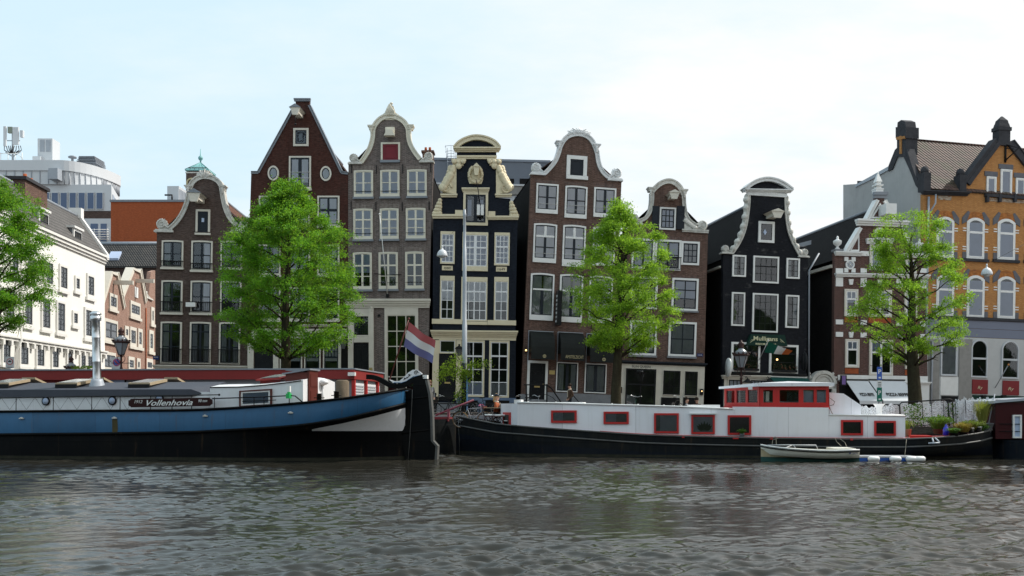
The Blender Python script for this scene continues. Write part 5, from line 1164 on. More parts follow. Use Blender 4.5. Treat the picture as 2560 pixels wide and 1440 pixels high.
while x<xe-.8:
 gl=MB();gl.box(x,x+.86,.12,.27,zs0,zs1,0);gl.box(x+.07,x+.79,.1,.122,zs0+.08,zs1-.08,1);gl.build('window',['panelwhite','skyglass'],h);x+=1.08
sdir=(Vector((low[2][0]-xe,34-.3,0))).normalized()
for i in range(8):
 p=Vector((xe,.3,0))+sdir*(1.0+i*2.2);n=Vector((sdir.y,-sdir.x,0))*.05;q=p+sdir*1.6
 MB().hull8([(p.x-n.x,p.y-n.y,zs0),(q.x-n.x,q.y-n.y,zs0),(q.x-n.x,q.y-n.y,zs1),(p.x-n.x,p.y-n.y,zs1)],[(p.x+n.x,p.y+n.y,zs0),(q.x+n.x,q.y+n.y,zs0),(q.x+n.x,q.y+n.y,zs1),(p.x+n.x,p.y+n.y,zs1)]).build('window','skyglass',h)
z3,z4=f(240,546)[1],f(240,604)[1]
mb=MB().box(f(208,560)[0],xe+.02,.1,.28,z4,z3,0);mb.build('white_panel','panelwhite',h)
for a,b in((226,244),(251,266)):
 u=f.rect(a,559,b,603);MB().box(u[0],u[2],.04,.098,u[1],u[3],0).build('window','skyglass',h)
mb=MB()
for i in range(5):z=f(240,576+6*i)[1];mb.tube([(f(208,560)[0],-.5,z),(xe,-.5,z)],.05,0,4)
for x in(212,240,272):X=f(x,560)[0];mb.tube([(X,-.5,z4-.3),(X,-.5,f(240,574)[1])],.05,0,4)
mb.build('balcony_railing','white',h)
X,Z=f(138,437);MB().box(X-.2,X+.9,-1.3,.02,Z-.8,Z+.5).build('wall_unit','zinc',h);X,Z=f(12,445);MB().lathe([(.05,-.25),(.35,-.12),(.37,0)],(X,-.2,Z),0,12,'y').build('satellite_dish','zinc',h)
X0,Z0,X1,Z1=f.rect(94,346,131,401,3);mb=MB().box(X0,X1,3,5,Z0-.3,Z1,0)
for q in(.17,.58):mb.box(X0+(X1-X0)*q,X0+(X1-X0)*(q+.3),2.95,3,Z0+(Z1-Z0)*.4,Z1-.2,1)
mb.box(X0-.4,X0+.6,2.5,3.4,Z0-.3,Z0+.4);mb.build('ventilation_shaft',['panelwhite','zinc'],h)
X0,Z0,X1,Z1=f.rect(189,387,240,403,4);mb=MB()
for i in range(5):mb.box(X0+i*.1,X1-i*.05,4,7,Z0-.2+i*.19,Z0-.2+i*.19+.09)
mb.box(X0+.3,X1-.3,4.2,6.8,Z0-.3,Z1-.1);mb.build('roof_vent','lead',h);X,Z=f(181,396,3);MB().lathe([(.15,-.4),(.15,0),(.5,.05),(.5,.2),(.3,.3)],(X,3,Z),0,10).build('roof_cowl','lead',h)
mb=MB()
for x in(-20,2,20,38,55):X,Z=f(x,400,2);mb.tube([(X,2,Z-.3),(X,2,Z+.9)],.05,0,4)
a=f(-20,384,2);b=f(44,384,2);mb.tube([(a[0],2,a[1]),(b[0],2,b[1]),(f(58,398,2)[0],2,f(58,398,2)[1])],.04,0,4);mb.build('roof_railing','white',h)
# antenna mast
f=Fr(0,119,62,119,base=31.5)
h=f.root('antenna_mast','grey mobile phone antenna panels on a mast above the white office roof','antenna')
X,Z=f(32,388);mb=MB().tube([(X,0,Z-1),(X,0,Z+3.2)],.12).tube([(X-.9,0,Z+.4),(X,0,Z-.2),(X+1.0,0,Z+.5)],.08,0,6).tube([(X-.7,0,Z+1.8),(X+.9,0,Z+1.8)],.06);mb.build('mast','galv',h)
for a,b,y0,y1 in((13,20,318,368),(36,51,320,364)):
 u=f.rect(a,y0,b,y1);MB().box(u[0],u[2],-.5,-.25,u[1],u[3]).build('antenna_panel','panelwhite',h,bevel=.05)
for a,b,y0,y1,m in((23,35,319,334,'greenbox'),(54,61,328,345,'panelwhite')):
 u=f.rect(a,y0,b,y1);MB().box(u[0],u[2],-.4,0,u[1],u[3]).build('radio_unit',m,h)
mb=MB();rr=random.Random(2)
for i in range(9):
 x0_=14+i*5;P=[f(x0_,366),f(x0_+3*math.sin(i),377),f(30+i,386)];mb.tube([(p[0],-.3,p[1])for p in P],.05,0,4)
mb.build('cable_loom','iron',h)
# ================================================================== church tower
f=Fr(465,112,521,112)
h=f.root('church_tower','brown brick tower with a green copper pyramid cap behind the neck gable','tower')
u=f.rect(465,430,520,520);v=f.rect(470,418,516,430);cx=(u[0]+u[2])/2;hw=(u[2]-u[0])/2
MB().box(u[0],u[2],0,2*hw,-1.5,v[1],0).box(v[0],v[2],.1,2*hw-.1,v[1]-.002,v[3],0).box(u[0]-.06,u[2]+.06,-.06,2*hw+.06,v[1]-.14,v[1]+.002,1).build('wall',['brick_brown','stone'],h)
e=f.rect(467,399,522,424);hh=(e[2]-e[0])/2+.1;cy=hw;zt=e[3];mb=MB()
cs=[(cx-hh,cy-hh),(cx+hh,cy-hh),(cx+hh,cy+hh),(cx-hh,cy+hh)]
mb.add([(p[0],p[1],e[1])for p in cs]+[(cx,cy,zt)]+[(p[0],p[1],e[1]-.12)for p in cs],[(0,1,4),(1,2,4),(2,3,4),(3,0,4),(5,6,1,0),(6,7,2,1),(7,8,3,2),(8,5,0,3),(8,7,6,5)])
for j in range(4):
 a,b=cs[j],cs[(j+1)%4]
 for i in range(6):t=i/5;mb.tube([(a[0]+(b[0]-a[0])*t,a[1]+(b[1]-a[1])*t,e[1]+.02),(cx,cy,zt)],.04,0,4)
mb.lathe([(.08,0),(.1,.3),(.28,.5),(.28,.7),(.08,.9),(.03,1.7)],(cx,cy,zt-.1),0,8);mb.build('cap_roof','copper',h)
X,Z=f(479,458);mb=MB();mb.ring([(X+.62*math.cos(i*.35),Z+.62*math.sin(i*.35))for i in range(18)],[(X+.45*math.cos(i*.35),Z+.45*math.sin(i*.35))for i in range(18)],-.1,.02);mb.build('clock_ring','goldletter',h)
# ================================================================== rooftop unit near the tower
f=Fr(418,108,467,108,base=CZ-(505-HY)*108/F)
h=f.root('rooftop_unit','grey box-shaped cooling unit on the red brick block roof','cooling unit')
u=f.rect(418,465,447,504);MB().box(u[0],u[2]+.0,0,4.5,u[1]-.1,u[3]).build('casing','panelwhite',h)
lv=MB()
for i in range(9):lv.box(u[2]+.002,u[2]+.06,.2+i*.48,.5+i*.48,u[1],u[3]-.3)
lv.build('louvre','zinc',h);MB().tube([(f(434,504)[0],-.5,f(434,504)[1]),(f(434,490)[0],-.5,f(434,490)[1]),(f(416,492)[0],-.5,f(434,490)[1])],.1).build('bracket_arm','iron',h)
# ================================================================== grey corrugated building behind the navy house
f=Fr(1060,82,1380,83)
h=f.root('rear_building','grey corrugated metal building with dark openings behind the navy house','building')
u=f.rect(1074,395,1376,465);zb=f(1200,486)[1]
mb=MB().box(u[0],u[2],0,9,u[1],u[3]-.3,0);n=110
u2=f.rect(1250,409,1376,470)
for i in range(n):
 x=u[0]+(u[2]-u[0])*i/n
 if x<f(1250,430)[0]:mb.box(x,x+.045,-.05,.01,u[1],u[3]-.3,0)
 else:mb.box(x,x+.045,-.05,.01,u[1],u[3]-.3,0)
mb.box(u[0],u[2],-.12,9,u[3]-.298,u[3]-.1,0);mb.build('corrugated_wall','corrug',h)
MB().box(u[0],u[2],-.2,9,zb,u[1]-.003,0).box(u[0],u[2],-.3,.0,u[1]-.003,u[1]+.14,1).build('parapet',['greystone','panelwhite'],h)
MB().box(u[0],u[2],0,9,-1.5,zb-.003).build('lower_wall','panelwhite',h)
for a,b,y0,y1 in((1257,1285,447,467),(1299,1326,447,467)):q=f.rect(a,y0,b,y1);MB().box(q[0],q[2],-.08,.02,q[1],q[3]).build('opening','inside',h)
for x,w_ in((1102,8),(1277,8)):X,Z=f(x,395 if x<1200 else 407);MB().lathe([(.4,-.2),(.38,0),(.28,.2),(.08,.3)],(X,2,u[3]-.15),0,14).build('dome_light','zinc',h)
mb=MB();X=f(1127,400)[0]
for dx in(-.28,.28):mb.tube([(X+dx,-.3,u[1]),(X+dx,-.3,u[3]+.7)],.03,0,4)
for i in range(12):mb.tube([(X-.28,-.3,u[1]+i*.24),(X+.28,-.3,u[1]+i*.24)],.02,0,4)
for i in range(4):
 z=u[3]-.6+i*.45;r=.34+.05*i;mb.tube([(X-r,-.3,z),(X-r,-.7,z),(X,-.95,z),(X+r,-.7,z),(X+r,-.3,z)],.02,0,4)
for q in(-.35,0,.35):mb.tube([(X+q,-.9,u[3]-.6),(X+q*1.3,-.95,u[3]+.75)],.02,0,4)
mb.build('cage_ladder','zinc',h)
for a,b in((1064,1074),(1288,1312)):q=f.rect(a,492,b,540);MB().box(q[0],q[2],-.05,.02,q[1],q[3]).build('window','skyglass',h)
# ------------------------------------------------------------------ boats
def ip(pts,s):return float(np.interp(s,[p[0]for p in pts],[p[1]for p in pts]))
def loft(f,S,rows,yn,beam,mats_of,nm):
 """hull skin: rows are functions px -> photo row, or fixed heights; yn(i, s) = inset of the near side"""
 mb=MB();n=len(rows)
 for side in(0,1):
  V=[]
  for s in S:
   for i,r in enumerate(rows):
    d=yn(i,s)
    if callable(r):x,z=f(s,r(s),d)
    else:x=f(s,1150,d)[0];z=r
    V.append((x,d if side==0 else beam-d,z))
  base=len(mb.v);mb.v+=V
  for a in range(len(S)-1):
   for i in range(n-1):
    q=[base+a*n+i,base+(a+1)*n+i,base+(a+1)*n+i+1,base+a*n+i+1]
    mb.f.append(tuple(q));mb.m.append(mats_of(i,(S[a]+S[a+1])/2));mb.sm.append(True)
 return mb
M_['hullblue']=paint('blue_hull_paint',(.024,.100,.205),.38,.55,(.017,.072,.15),1.3,0,0,.5,.3,.5,(2.6,9.))
M_['hullblack']=paint('black_hull_tar',(.0045,.005,.006),.5,.5,(.012,.011,.009),.8,0,0,.35,.07,.4,(3.,.7))
M_['hullgrey']=paint('weathered_black_hull',(.007,.009,.011),.5,.7,(.024,.023,.018),.9,0,0,.6,.1,.4,(3.2,.6))
M_['hullwhite']=paint('white_hull_paint',(.74,.75,.77),.35,.3,(.52,.52,.49),1.5,0,0,.3,None,.15)
M_['boatwhite']=paint('white_boat_paint',(.86,.865,.90),.3,.2,(.66,.645,.62),.9,0,0,.30,None,.10,(2.9,9.))
M_['boatred']=paint('red_boat_paint',(.46,.022,.020),.35,.2,(.36,.02,.018),1.5)
M_['canvas']=paint('dark_blue_grey_canvas',(.055,.06,.075),.7,.35,(.09,.095,.11),1.2,.2)
M_['wood']=paint('weathered_wood',(.36,.28,.18),.7,.4,(.22,.17,.11),3)
M_['oldwood']=paint('old_grey_brown_timber',(.14,.105,.07),.9,.7,(.06,.05,.035),2,.4,0,.5)
M_['brownwood']=paint('dark_red_brown_wood',(.10,.024,.018),.4,.3)
M_['nameboard']=paint('maroon_name_board',(.028,.008,.007),.4,.2)
M_['redroof']=paint('red_fascia_boards',(.21,.016,.014),.6,.4,(.12,.012,.01),.7,0,0,.3)
M_['greywall']=paint('grey_wall_panel',(.30,.31,.33),.7,.25,(.24,.25,.27),.7)
M_['rust']=paint('rusty_red_paint',(.16,.022,.03),.7,.5,(.09,.03,.02),4)
M_['green_plastic']=paint('green_plastic',(.02,.42,.10),.4,.1)
M_['flagred']=paint('flag_red',(.38,.085,.09),.8,.2);M_['flagwhite']=paint('flag_white',(.62,.61,.6),.8,.1);M_['flagblue']=paint('flag_blue',(.12,.12,.26),.8,.2)
M_['flagstain']=M_['flagwhite']
# ================================================================== big blue barge on the left
f=Fr(0,36.6,1000,33.9,base=0)
b1=f.root('moored_barge','blue and black barge with white stern panel, maroon name board and steel chimney','boat')
BM=4.4
RT=[(-420,1031),(0,1026),(219,1024),(437,1023),(500,1021.5),(597,1016.5),(682,1010.5),(766,1003.5),(863,993),(936,982.5),(1012,970)]
BB=[(-420,1085),(0,1083),(219,1081),(437,1078),(500,1076),(597,1071),(694,1065),(766,1058.5),(863,1043),(936,1026),(1012,1006)]
WB=[(-420,1092),(0,1090),(219,1088),(437,1085),(500,1083),(694,1073),(766,1067.5),(863,1055),(936,1038.5),(1012,1019)]
WT=[(-420,1093),(0,1091),(219,1089),(437,1086),(500,1084),(694,1074.5),(764,1076.5),(863,1057),(936,1040),(1012,1020)]
def yn1(i,s):
 st=(810,810,800,790,740,560,530,520,500)[i];u=min(max((s-st)/(1014-st),0),1)
 return 2.2*(1-math.sqrt(max(0,1-u*u)))+(.10*(1-u)if i<2 else 0)if i<5 else 2.2*u**2.4
S1=list(range(-420,780,40))+list(range(780,1000,12))+[1000,1006,1010,1013,1014]
rows=[lambda s:ip(RT,s),lambda s:ip(RT,s)+6,lambda s:ip(BB,s)-36 if s<600 else ip(BB,s)-36*(1-(s-600)/900),lambda s:ip(BB,s),lambda s:ip(WT,s),lambda s:max(ip(WT,s)+1.0,1077.5),.13,.02,-.6]
mb=loft(f,S1,rows,yn1,BM,lambda i,s:{0:1,1:0,2:0,3:1,4:2 if s>764 else 1,6:3}.get(i,1),'hull')
hull=mb.build('hull',['hullblue','hullblack','hullwhite','scum'],b1)
def tube_px(f,pts,r,d=0.,mb=None,m=0,n=6):
 mb=mb or MB();P=[]
 for p in pts:
  dd=p[2]if len(p)>2 else d;q=f(p[0],p[1],dd);P.append((q[0],dd,q[1]))
 return mb.tube(P,r,m,n)
rl=MB()
tube_px(f,[(s,ip(RT,s)+2.5,yn1(0,s)-.04)for s in S1],.045,0,rl);tube_px(f,[(s,ip(BB,s)+3.5,yn1(3,s)-.05)for s in S1],.05,0,rl)
rl.build('rubbing_strake','hullblack',b1)
# deck
dk=MB();V=[]
for s in S1:
 d=yn1(0,s);x,z=f(s,ip(RT,s)+5,d);V+=[(x,d+.05,z-.03),(x,BM-d-.05,z-.03)]
dk.add(V,[(2*i,2*i+2,2*i+3,2*i+1)for i in range(len(S1)-1)]);dk.build('deck','oldwood',b1)
mb=MB()
for s,y in((55,1046),(287,1045),(514,1040),(727,1032)):
 x,z=f(s,y);mb.lathe([(.03,-.02),(.04,0),(.03,.05)],(x,-.05,z),0,10,'y')
 p=MB().box(x-.09,x+.09,-.06,.03,z-.02,z+.02).ball((x,-.04,z+.02),.06,0,8,4,1.1,.5,.5).build('scupper','stone',b1)
st=MB();x,z=f(287,1048);st.add([(x-.11,-.006,z),(x+.11,-.006,z),(x+.13,-.006,z-.4),(x+.05,-.006,z-.62),(x-.06,-.006,z-.5),(x-.1,-.006,z-.58)],[(0,1,2,3,4,5)]);st.build('rust_streak','rustgreen',b1)
# long house with canvas cover
zf=lambda px,y,d:f(px,y,d)[1]
xa,xb=f(-420,1000,.6)[0],f(524,1000,.6)[0];zb_=zf(200,1026,.6);zt_=zf(200,974,.55);zr_=zf(300,957,2.2)
MB().box(xa,xb,.6,3.8,zb_-.3,zt_-.1).build('deckhouse_wall','hullwhite',b1)
xc=f(477,980,.5)[0];cv=MB()
cv.add([(xa,.5,zt_-.30),(xc,.5,zt_-.26),(xc,.52,zt_),(xa,.52,zt_),(xa,2.2,zr_),(xc+.5,2.2,zr_+.02),(xa,3.9,zt_),(xc,3.9,zt_),(xa,3.9,zt_-.3),(xc,3.9,zt_-.3),(xc+.45,.62,zt_-.16),(xc+.45,3.8,zt_-.16)],[(0,1,2,3),(3,2,5,4),(4,5,7,6),(6,7,9,8),(1,10,2),(2,10,5),(10,11,5),(5,11,7)]);cv.build('canvas_cover','canvas',b1)
for s,y in((116,1003),(282,1002),(400,997),(-60,1004)):
 x,z=f(s,y,.6);MB().lathe([(.165,-.06),(.165,0),(.12,.02)],(x,.6,z),0,16,'y').lathe([(.125,-.062),(.125,-.03)],(x,.6,z),1,16,'y').build('porthole',['iron','bluehaze'],b1)
for s in(-30,140,322):
 x0,z0=f(s,964,.95);x1=f(s+55,964,.95)[0];zt=zf(s+100,949,2.15)
 mb=MB().hull8([(x0,.9,z0),(x1,.9,z0),(x1,.9,z0+.1),(x0,.9,z0+.1)],[(x0,2.15,zt-.08),(x1,2.15,zt-.08),(x1,2.15,zt+.02),(x0,2.15,zt+.02)],0)
 mb.hull8([(x0+.08,.98,z0+.115),(x1-.08,.98,z0+.115),(x1-.08,.98,z0+.13),(x0+.08,.98,z0+.13)],[(x0+.08,2.07,zt+.015),(x1-.08,2.07,zt+.015),(x1-.08,2.07,zt+.03),(x0+.08,2.07,zt+.03)],1)
 mb.box(x0+.02,x1-.02,.86,1.0,z0-.12,z0+.05,2);mb.hull8([(x0+.04,.95,z0-.1),(x1-.04,.95,z0-.1),(x1-.04,.95,z0),(x0+.04,.95,z0)],[(x0+.04,2.1,zr_-.05),(x1-.04,2.1,zr_-.05),(x1-.04,2.1,zt-.08),(x0+.04,2.1,zt-.08)],2)
 mb.build('skylight',['wood','skyglass2','iron'],b1)
 x0,z0=f(s+105,954,3.0);x1=f(s+138,954,3.0)[0]
 MB().hull8([(x0,2.5,z0+.08),(x1,2.5,z0+.08),(x1,2.5,z0+.16),(x0,2.5,z0+.16)],[(x0,3.5,z0-.22),(x1,3.5,z0-.22),(x1,3.5,z0-.12),(x0,3.5,z0-.12)]).build('skylight','wood',b1)
x,z=f(243,966,1.5);xt,zt=f(239,784,1.5);h_=zt-z;lean=(xt-x)/h_;mb=MB()
mb.lathe([(.36,-.12),(.30,.02),(.24,.18),(.20,.30)],(x,1.5,z),1,18)
pf=[(.165,.28),(.155,.32),(.155,h_*.33),(.163,h_*.335),(.163,h_*.345),(.155,h_*.35),(.155,h_*.66),(.163,h_*.665),(.163,h_*.675),(.155,h_*.68),(.155,h_*.90),(.205,h_*.905),(.205,h_*.965),(.17,h_*.967),(.17,h_*.985),(.215,h_*.987),(.215,h_*1.0),(.12,h_*1.03)]
o=len(mb.v);mb.lathe(pf,(x,1.5,z),0,18);mb.v=mb.v[:o]+[(p[0]+lean*(p[2]-z),p[1],p[2])for p in mb.v[o:]]
mb.build('chimney_pipe',['steel','zinc'],b1)
# aft cabin
CT=[(525,967.5),(600,966.5),(660,962),(720,955.5),(757,950)];mb=MB();Sx=[525+i*9.7 for i in range(25)];V=[]
for s in Sx:
 s=min(s,757.5);x,zt=f(s,ip(CT,s),.55);zb=f(s,ip(RT,s)+4,.55)[1]-.1
 V+=[(x,.55,zb),(x,.55,zt),(x,1.3,zt+.10),(x,2.2,zt+.14),(x,3.1,zt+.10),(x,3.85,zt),(x,3.85,zb)]
F_=[(a*7+i,(a+1)*7+i,(a+1)*7+i+1,a*7+i+1)for a in range(24)for i in range(6)]+[tuple(range(7)),tuple(range(24*7+6,24*7-1,-1))]
mb.add(V,F_);xe,zet=f(757.5,950,.55);cabin=mb.build('aft_cabin','hullwhite',b1)
rimb=MB();tube_px(f,[(s,ip(CT,s)+.8,.53)for s in range(525,758,12)],.02,0,rimb);rimb.build('cabin_edge','iron',b1)
q=[f(600,977,.55),f(681,972,.55),f(681,1013,.55),f(600,1018,.55)]
def inset(q,t):c=(sum(p[0]for p in q)/4,sum(p[1]for p in q)/4);return[(p[0]+(c[0]-p[0])*t*.6,p[1]+(c[1]-p[1])*t)for p in q]
w=MB().ring(q,inset(q,.16),.47,.56,0).ring(inset(q,.16),inset(q,.34),.49,.56,1).prism(inset(q,.3),.54,.549,2).build('cabin_window',['brownwood','white','bluehaze'],b1)
MB().prism(inset(q,.33),.512,.518).build('pane','glass',w)
x,z=f(650,964,1.4);x1=f(712,960,1.4)[0]
MB().box(x+.1,x1-.1,1.2,2.6,z-.2,z+.2,0).hull8([(x-.02,1.05,z+.16),(x1,1.05,z+.22),(x1,1.05,z+.28),(x-.02,1.05,z+.22)],[(x-.02,2.7,z+.36),(x1,2.7,z+.42),(x1,2.7,z+.48),(x-.02,2.7,z+.42)],0).hull8([(x+.1,1.2,z+.26),(x1-.15,1.2,z+.31),(x1-.15,1.2,z+.33),(x+.1,1.2,z+.28)],[(x+.1,2.55,z+.43),(x1-.15,2.55,z+.48),(x1-.15,2.55,z+.50),(x+.1,2.55,z+.45)],1).build('skylight',['redroof','skyglass2'],b1)
zb=zet-1.0
MB().box(xe-.03,xe+.06,.95,1.75,zb+.1,zet+.36,0).ring([(0,0)]*3,[(0,0)]*3,0,0)if 0 else None
dm=MB().box(xe-.02,xe+.07,1.0,1.85,zb+.05,zet+.40,0)
for j in(0,1):dm.box(xe+.068,xe+.085,1.1,1.75,zb+.15+j*.62,zb+.62+j*.62,0)
dm.build('companionway_door','brownwood',b1)
hd=MB();hx=f(714,950,1.0)[0];hd.box(hx,xe,1.0,1.85,zet-.05,zet+.3,0);hd.hull8([(hx-.1,.9,zet+.22),(xe+.12,.9,zet+.38),(xe+.12,.9,zet+.43),(hx-.1,.9,zet+.27)],[(hx-.1,1.95,zet+.22),(xe+.12,1.95,zet+.38),(xe+.12,1.95,zet+.43),(hx-.1,1.95,zet+.27)],1)
for i in range(5):hd.box(hx,xe,.99+i*.21,1.0+i*.21,zet+.36,zet+.40,1)
hd.build('companionway_hood',['brownwood','lead'],b1)
# deck fittings
for s,y,d in((798,1004,1.0),(841,998,1.6)):
 x,z=f(s,y,d);h2=.27;MB().lathe([(.095,-.1),(.095,h2),(.105,h2),(.105,h2+.03)],(x,d,z),0,12).tube([(x-.2,d,z+.14),(x+.2,d,z+.14)],.018).build('bollard','iron',b1)
x,z=f(807,1000,2.4);MB().tube([(x,2.4,z-.1),(x,2.4,z+.62)],.03,0).lathe([(.05,.55),(.2,.62),(.24,.70),(.1,.82),(.02,.84)],(x,2.4,z),0,12).build('deck_vent','hullwhite',b1)
rl=MB();tube_px(f,[(-420,1000),(0,995),(230,991),(480,988),(547,987)],.022,.12,rl);x,z=f(548,987,.12);rl.ball((x,.12,z),.045)
for s in(-60,40,133,229,300,376,430,479):tube_px(f,[(s,ip(RT,s)+3),(s+.5,994-s*.014)],.018,.12,rl,0,4)
s=-80
while s<330:
 tube_px(f,[(s,996-s*.014),(s+20,1024)],.006,.12,rl,0,3);tube_px(f,[(s+20,1024),(s+40,996-s*.014)],.006,.12,rl,0,3);s+=42
tube_px(f,[(530,996.5),(640,993),(727,989),(738,990),(757,1006)],.024,.12,rl);tube_px(f,[(606,1004),(690,1000)],.016,.12,rl)
for s in(536,635,660,723):tube_px(f,[(s,ip(RT,s)+3),(s,993)],.018,.12,rl,0,4)
rl.build('railing','iron',b1)
P=[(328,997),(524,994),(526,997),(531,999),(531,1010),(527,1012),(524,1015),(329,1018.5),(326,1015.5),(322,1014),(322,1001),(326,1000)]
nb=MB().prism([f(p[0],p[1],.05)for p in P],.02,.07).build('name_board','nameboard',b1)
lettering(f,nb,'Vollenhovia',367,482,1014.2,'white',.008,13,.42,.012,slope=-1.5);lettering(f,nb,'1912',336,356,1008,'white',.008,7,.3,.002);lettering(f,nb,'90 ton',496,518,1005.5,'white',.008,6.5,.3,.002,slope=-.5)
x,z=f(722,990,.1);MB().box(x-.07,x+.07,.0,.2,z-.09,z+.09,0).lathe([(.06,.09),(.06,.15)],(x,.1,z),0,8).box(x-.05,x+.06,.05,.15,z+.15,z+.36,1).build('deck_lamp',['green_plastic','white'],b1)
# rudder and tiller
yc=2.2
P=[(1006,984),(1031,972),(1034,950),(1063,941),(1069,960),(1076,992),(1079,1040),(1080,1102),(1091,1115),(1088,1175),(1018,1175),(1000,1080)]
rd=MB().prism([f(p[0],p[1],yc-.1)for p in P],yc-.1,yc+.1,0);ed=[f(*p,yc-.1)for p in((1066,950),(1074,985),(1079,1040),(1080.5,1102),(1092,1115),(1089,1175))]
rd.ribbon(ed,.045,-.045,yc-.14,yc+.14,1)
for y in(995,1078):tube_px(f,[(1004,y+6,yc-.1),(1074,y-4,yc-.1)],.035,0,rd)
tube_px(f,[(1031,974,yc-.13),(1029,1020,yc-.13),(1024,1100,yc-.13),(1019,1170,yc-.13)],.014,0,rd,1,4)
x,z=f(1063,943,yc);rd.box(x-.07,x+.1,yc-.1,yc+.1,z-.06,z+.08,2);rd.build('rudder',['hullblack','iron2','white'],b1)
tl=[(917,942),(935,943),(955,951),(972,962),(990,967),(1012,963),(1035,950),(1060,941)]
MB().ribbon([f(*p,yc)for p in smooth_px(tl)],.09,-.09,yc-.09,yc+.09).build('tiller','hullblack',b1)
P=[(974,949),(986,953),(1000,952),(1011,943),(1021,932),(1032,925),(1042,924),(1051,930),(1058,937),(1046,939),(1033,944),(1016,955),(1004,958),(984,958)]
tc=MB().prism([f(*p,yc)for p in P],yc-.06,yc+.06,0);spiral(tc,f(1041,932,yc),.085,yc-.075,1.5,1,1,.014)
tube_px(f,[(984,957,yc-.07),(1004,957,yc-.07),(1016,953,yc-.07),(1033,942,yc-.07),(1057,937,yc-.07)],.016,0,tc,2);tube_px(f,[(1008,950,yc-.07),(1018,944,yc-.07),(1028,936,yc-.07)],.010,0,tc,1)
for p in((1013,946),(1019,944),(1024,937)):x,z=f(*p,yc);tc.ball((x,yc-.07,z),.03,1,6,4)
tc.build('tiller_carving',['hullwhite','iron','hullblue'],b1)
# flag
a,b=f(974,950,2.2),f(1022,797,2.2);A=f.M@Vector((a[0],2.2,a[1]));B=f.M@Vector((b[0],2.2,b[1]))
fl=empty('flag',A,'faded red, white and blue flag on a slanting pole at the barge stern','flag')
MB().tube([(0,0,0),B-A],.028,0,6).ball(B-A,.05,0).build('pole','brownwood',fl)
def cloth(P00,P10,P01,P11,nu,nv,amp,waves,mats_of):
 """P00 top hoist, P10 top fly, P01 bottom hoist, P11 bottom fly"""
 V=[];Fc=[];Mm=[]
 for j in range(nv+1):
  for i in range(nu+1):
   u,v=i/nu,j/nv;p=(P00*(1-u)+P10*u)*(1-v)+(P01*(1-u)+P11*u)*v
   w=amp*u**.6*math.sin(waves*u*6.28+v*1.6);p=p+Vector((w*.25,w,-.35*amp*math.sin(3.1*u)+w*.2));V.append(p)
 for j in range(nv):
  for i in range(nu):Fc.append((j*(nu+1)+i,j*(nu+1)+i+1,(j+1)*(nu+1)+i+1,(j+1)*(nu+1)+i));Mm.append(mats_of(i/nu,j/nv))
 mb=MB();mb.v=[tuple(v)for v in V];mb.f=Fc;mb.m=Mm;mb.sm=[True]*len(Fc);return mb
def wp(px,py,d):q=f(px,py,d);return f.M@Vector((q[0],d,q[1]))-A
cloth(wp(1023,805,2.2),wp(1088,852,2.35),wp(1009,866,2.2),wp(1083,908,2.4),18,9,.09,1.4,lambda u,v:0 if v<.33 else 1 if v<.66 else 2).build('flag_cloth',['flagred','flagwhite','flagblue'],fl,fix=False)
# ================================================================== flat-roofed houseboat with red fascia behind the barge
f=Fr(-60,42.5,886,41.0,base=0)
hb=f.root('houseboat','long flat-roofed houseboat with a red fascia behind the blue barge','boat')
zt=f(400,925.5)[1];zl=f(400,949)[1];x0=f(-200,940)[0];x1=f(886,940)[0];W=5.6
MB().box(x0,x1,0,W,zl,zt).build('fascia','redroof',hb);MB().box(x0-.05,x1+.05,-.05,W+.05,zt+.002,zt+.06).build('roof','lead',hb)
wl=MB().box(x0,x1-.15,.35,W-.1,.5,zl-.002,0);wl.build('wall','greywall',hb)
for a,b,y0,y1 in((-20,36,948,962),(188,316,947,966)):
 u=f.rect(a,y0,b,y1,.35);MB().box(u[0],u[2],.3,.36,u[1]-.6,u[3],0).box(u[0]+.06,u[2]-.06,.28,.302,u[1]-.5,u[3]-.06,1).build('window',['iron','bluehaze'],hb)
u=f.rect(40,948,168,1000,.35);MB().box(u[0],u[2],.3,.36,u[1],u[3]).build('red_panel','redroof',hb)
MB().box(x0,x1+.2,-.3,W+.3,-.4,.55).build('pontoon','hullblack',hb)
x,z=f(893,940)[0],zl
for y in(.15,2.3,4.6):MB().box(x1-.16,x1-.02,y,y+.16,.5,zl-.002,0).build('corner_post','boatred',hb)
for y0,y1 in((.45,2.1),(2.6,4.4)):
 en=MB().box(x1-.15,x1-.10,y0,y1,.9,zl-.15,0)
 for i in range(14):en.box(x1-.11,x1-.07,y0+.1,y1-.1,1.3+i*.12,1.36+i*.12,1)
 en.build('shutter_window',['hullwhite','greywall'],hb)
lm=f(884,934);MB().box(lm[0]-.2,lm[0]+.1,-.2,.0,lm[1]-.1,lm[1]+.05).build('security_lamp','white',hb)
pp=f(452,952);
pl=pix(856,960,40.2);t=empty('mooring_pile',(pl.x,pl.y,0),'thick weathered timber mooring pile beside the red-roofed houseboat','mooring pile')
MB().lathe([(.30,-1),(.29,1.5),(.28,pix(856,950,40.2).z-.05),(.2,pix(856,950,40.2).z)],(0,0,0),0,16).build('timber','oldwood',t)
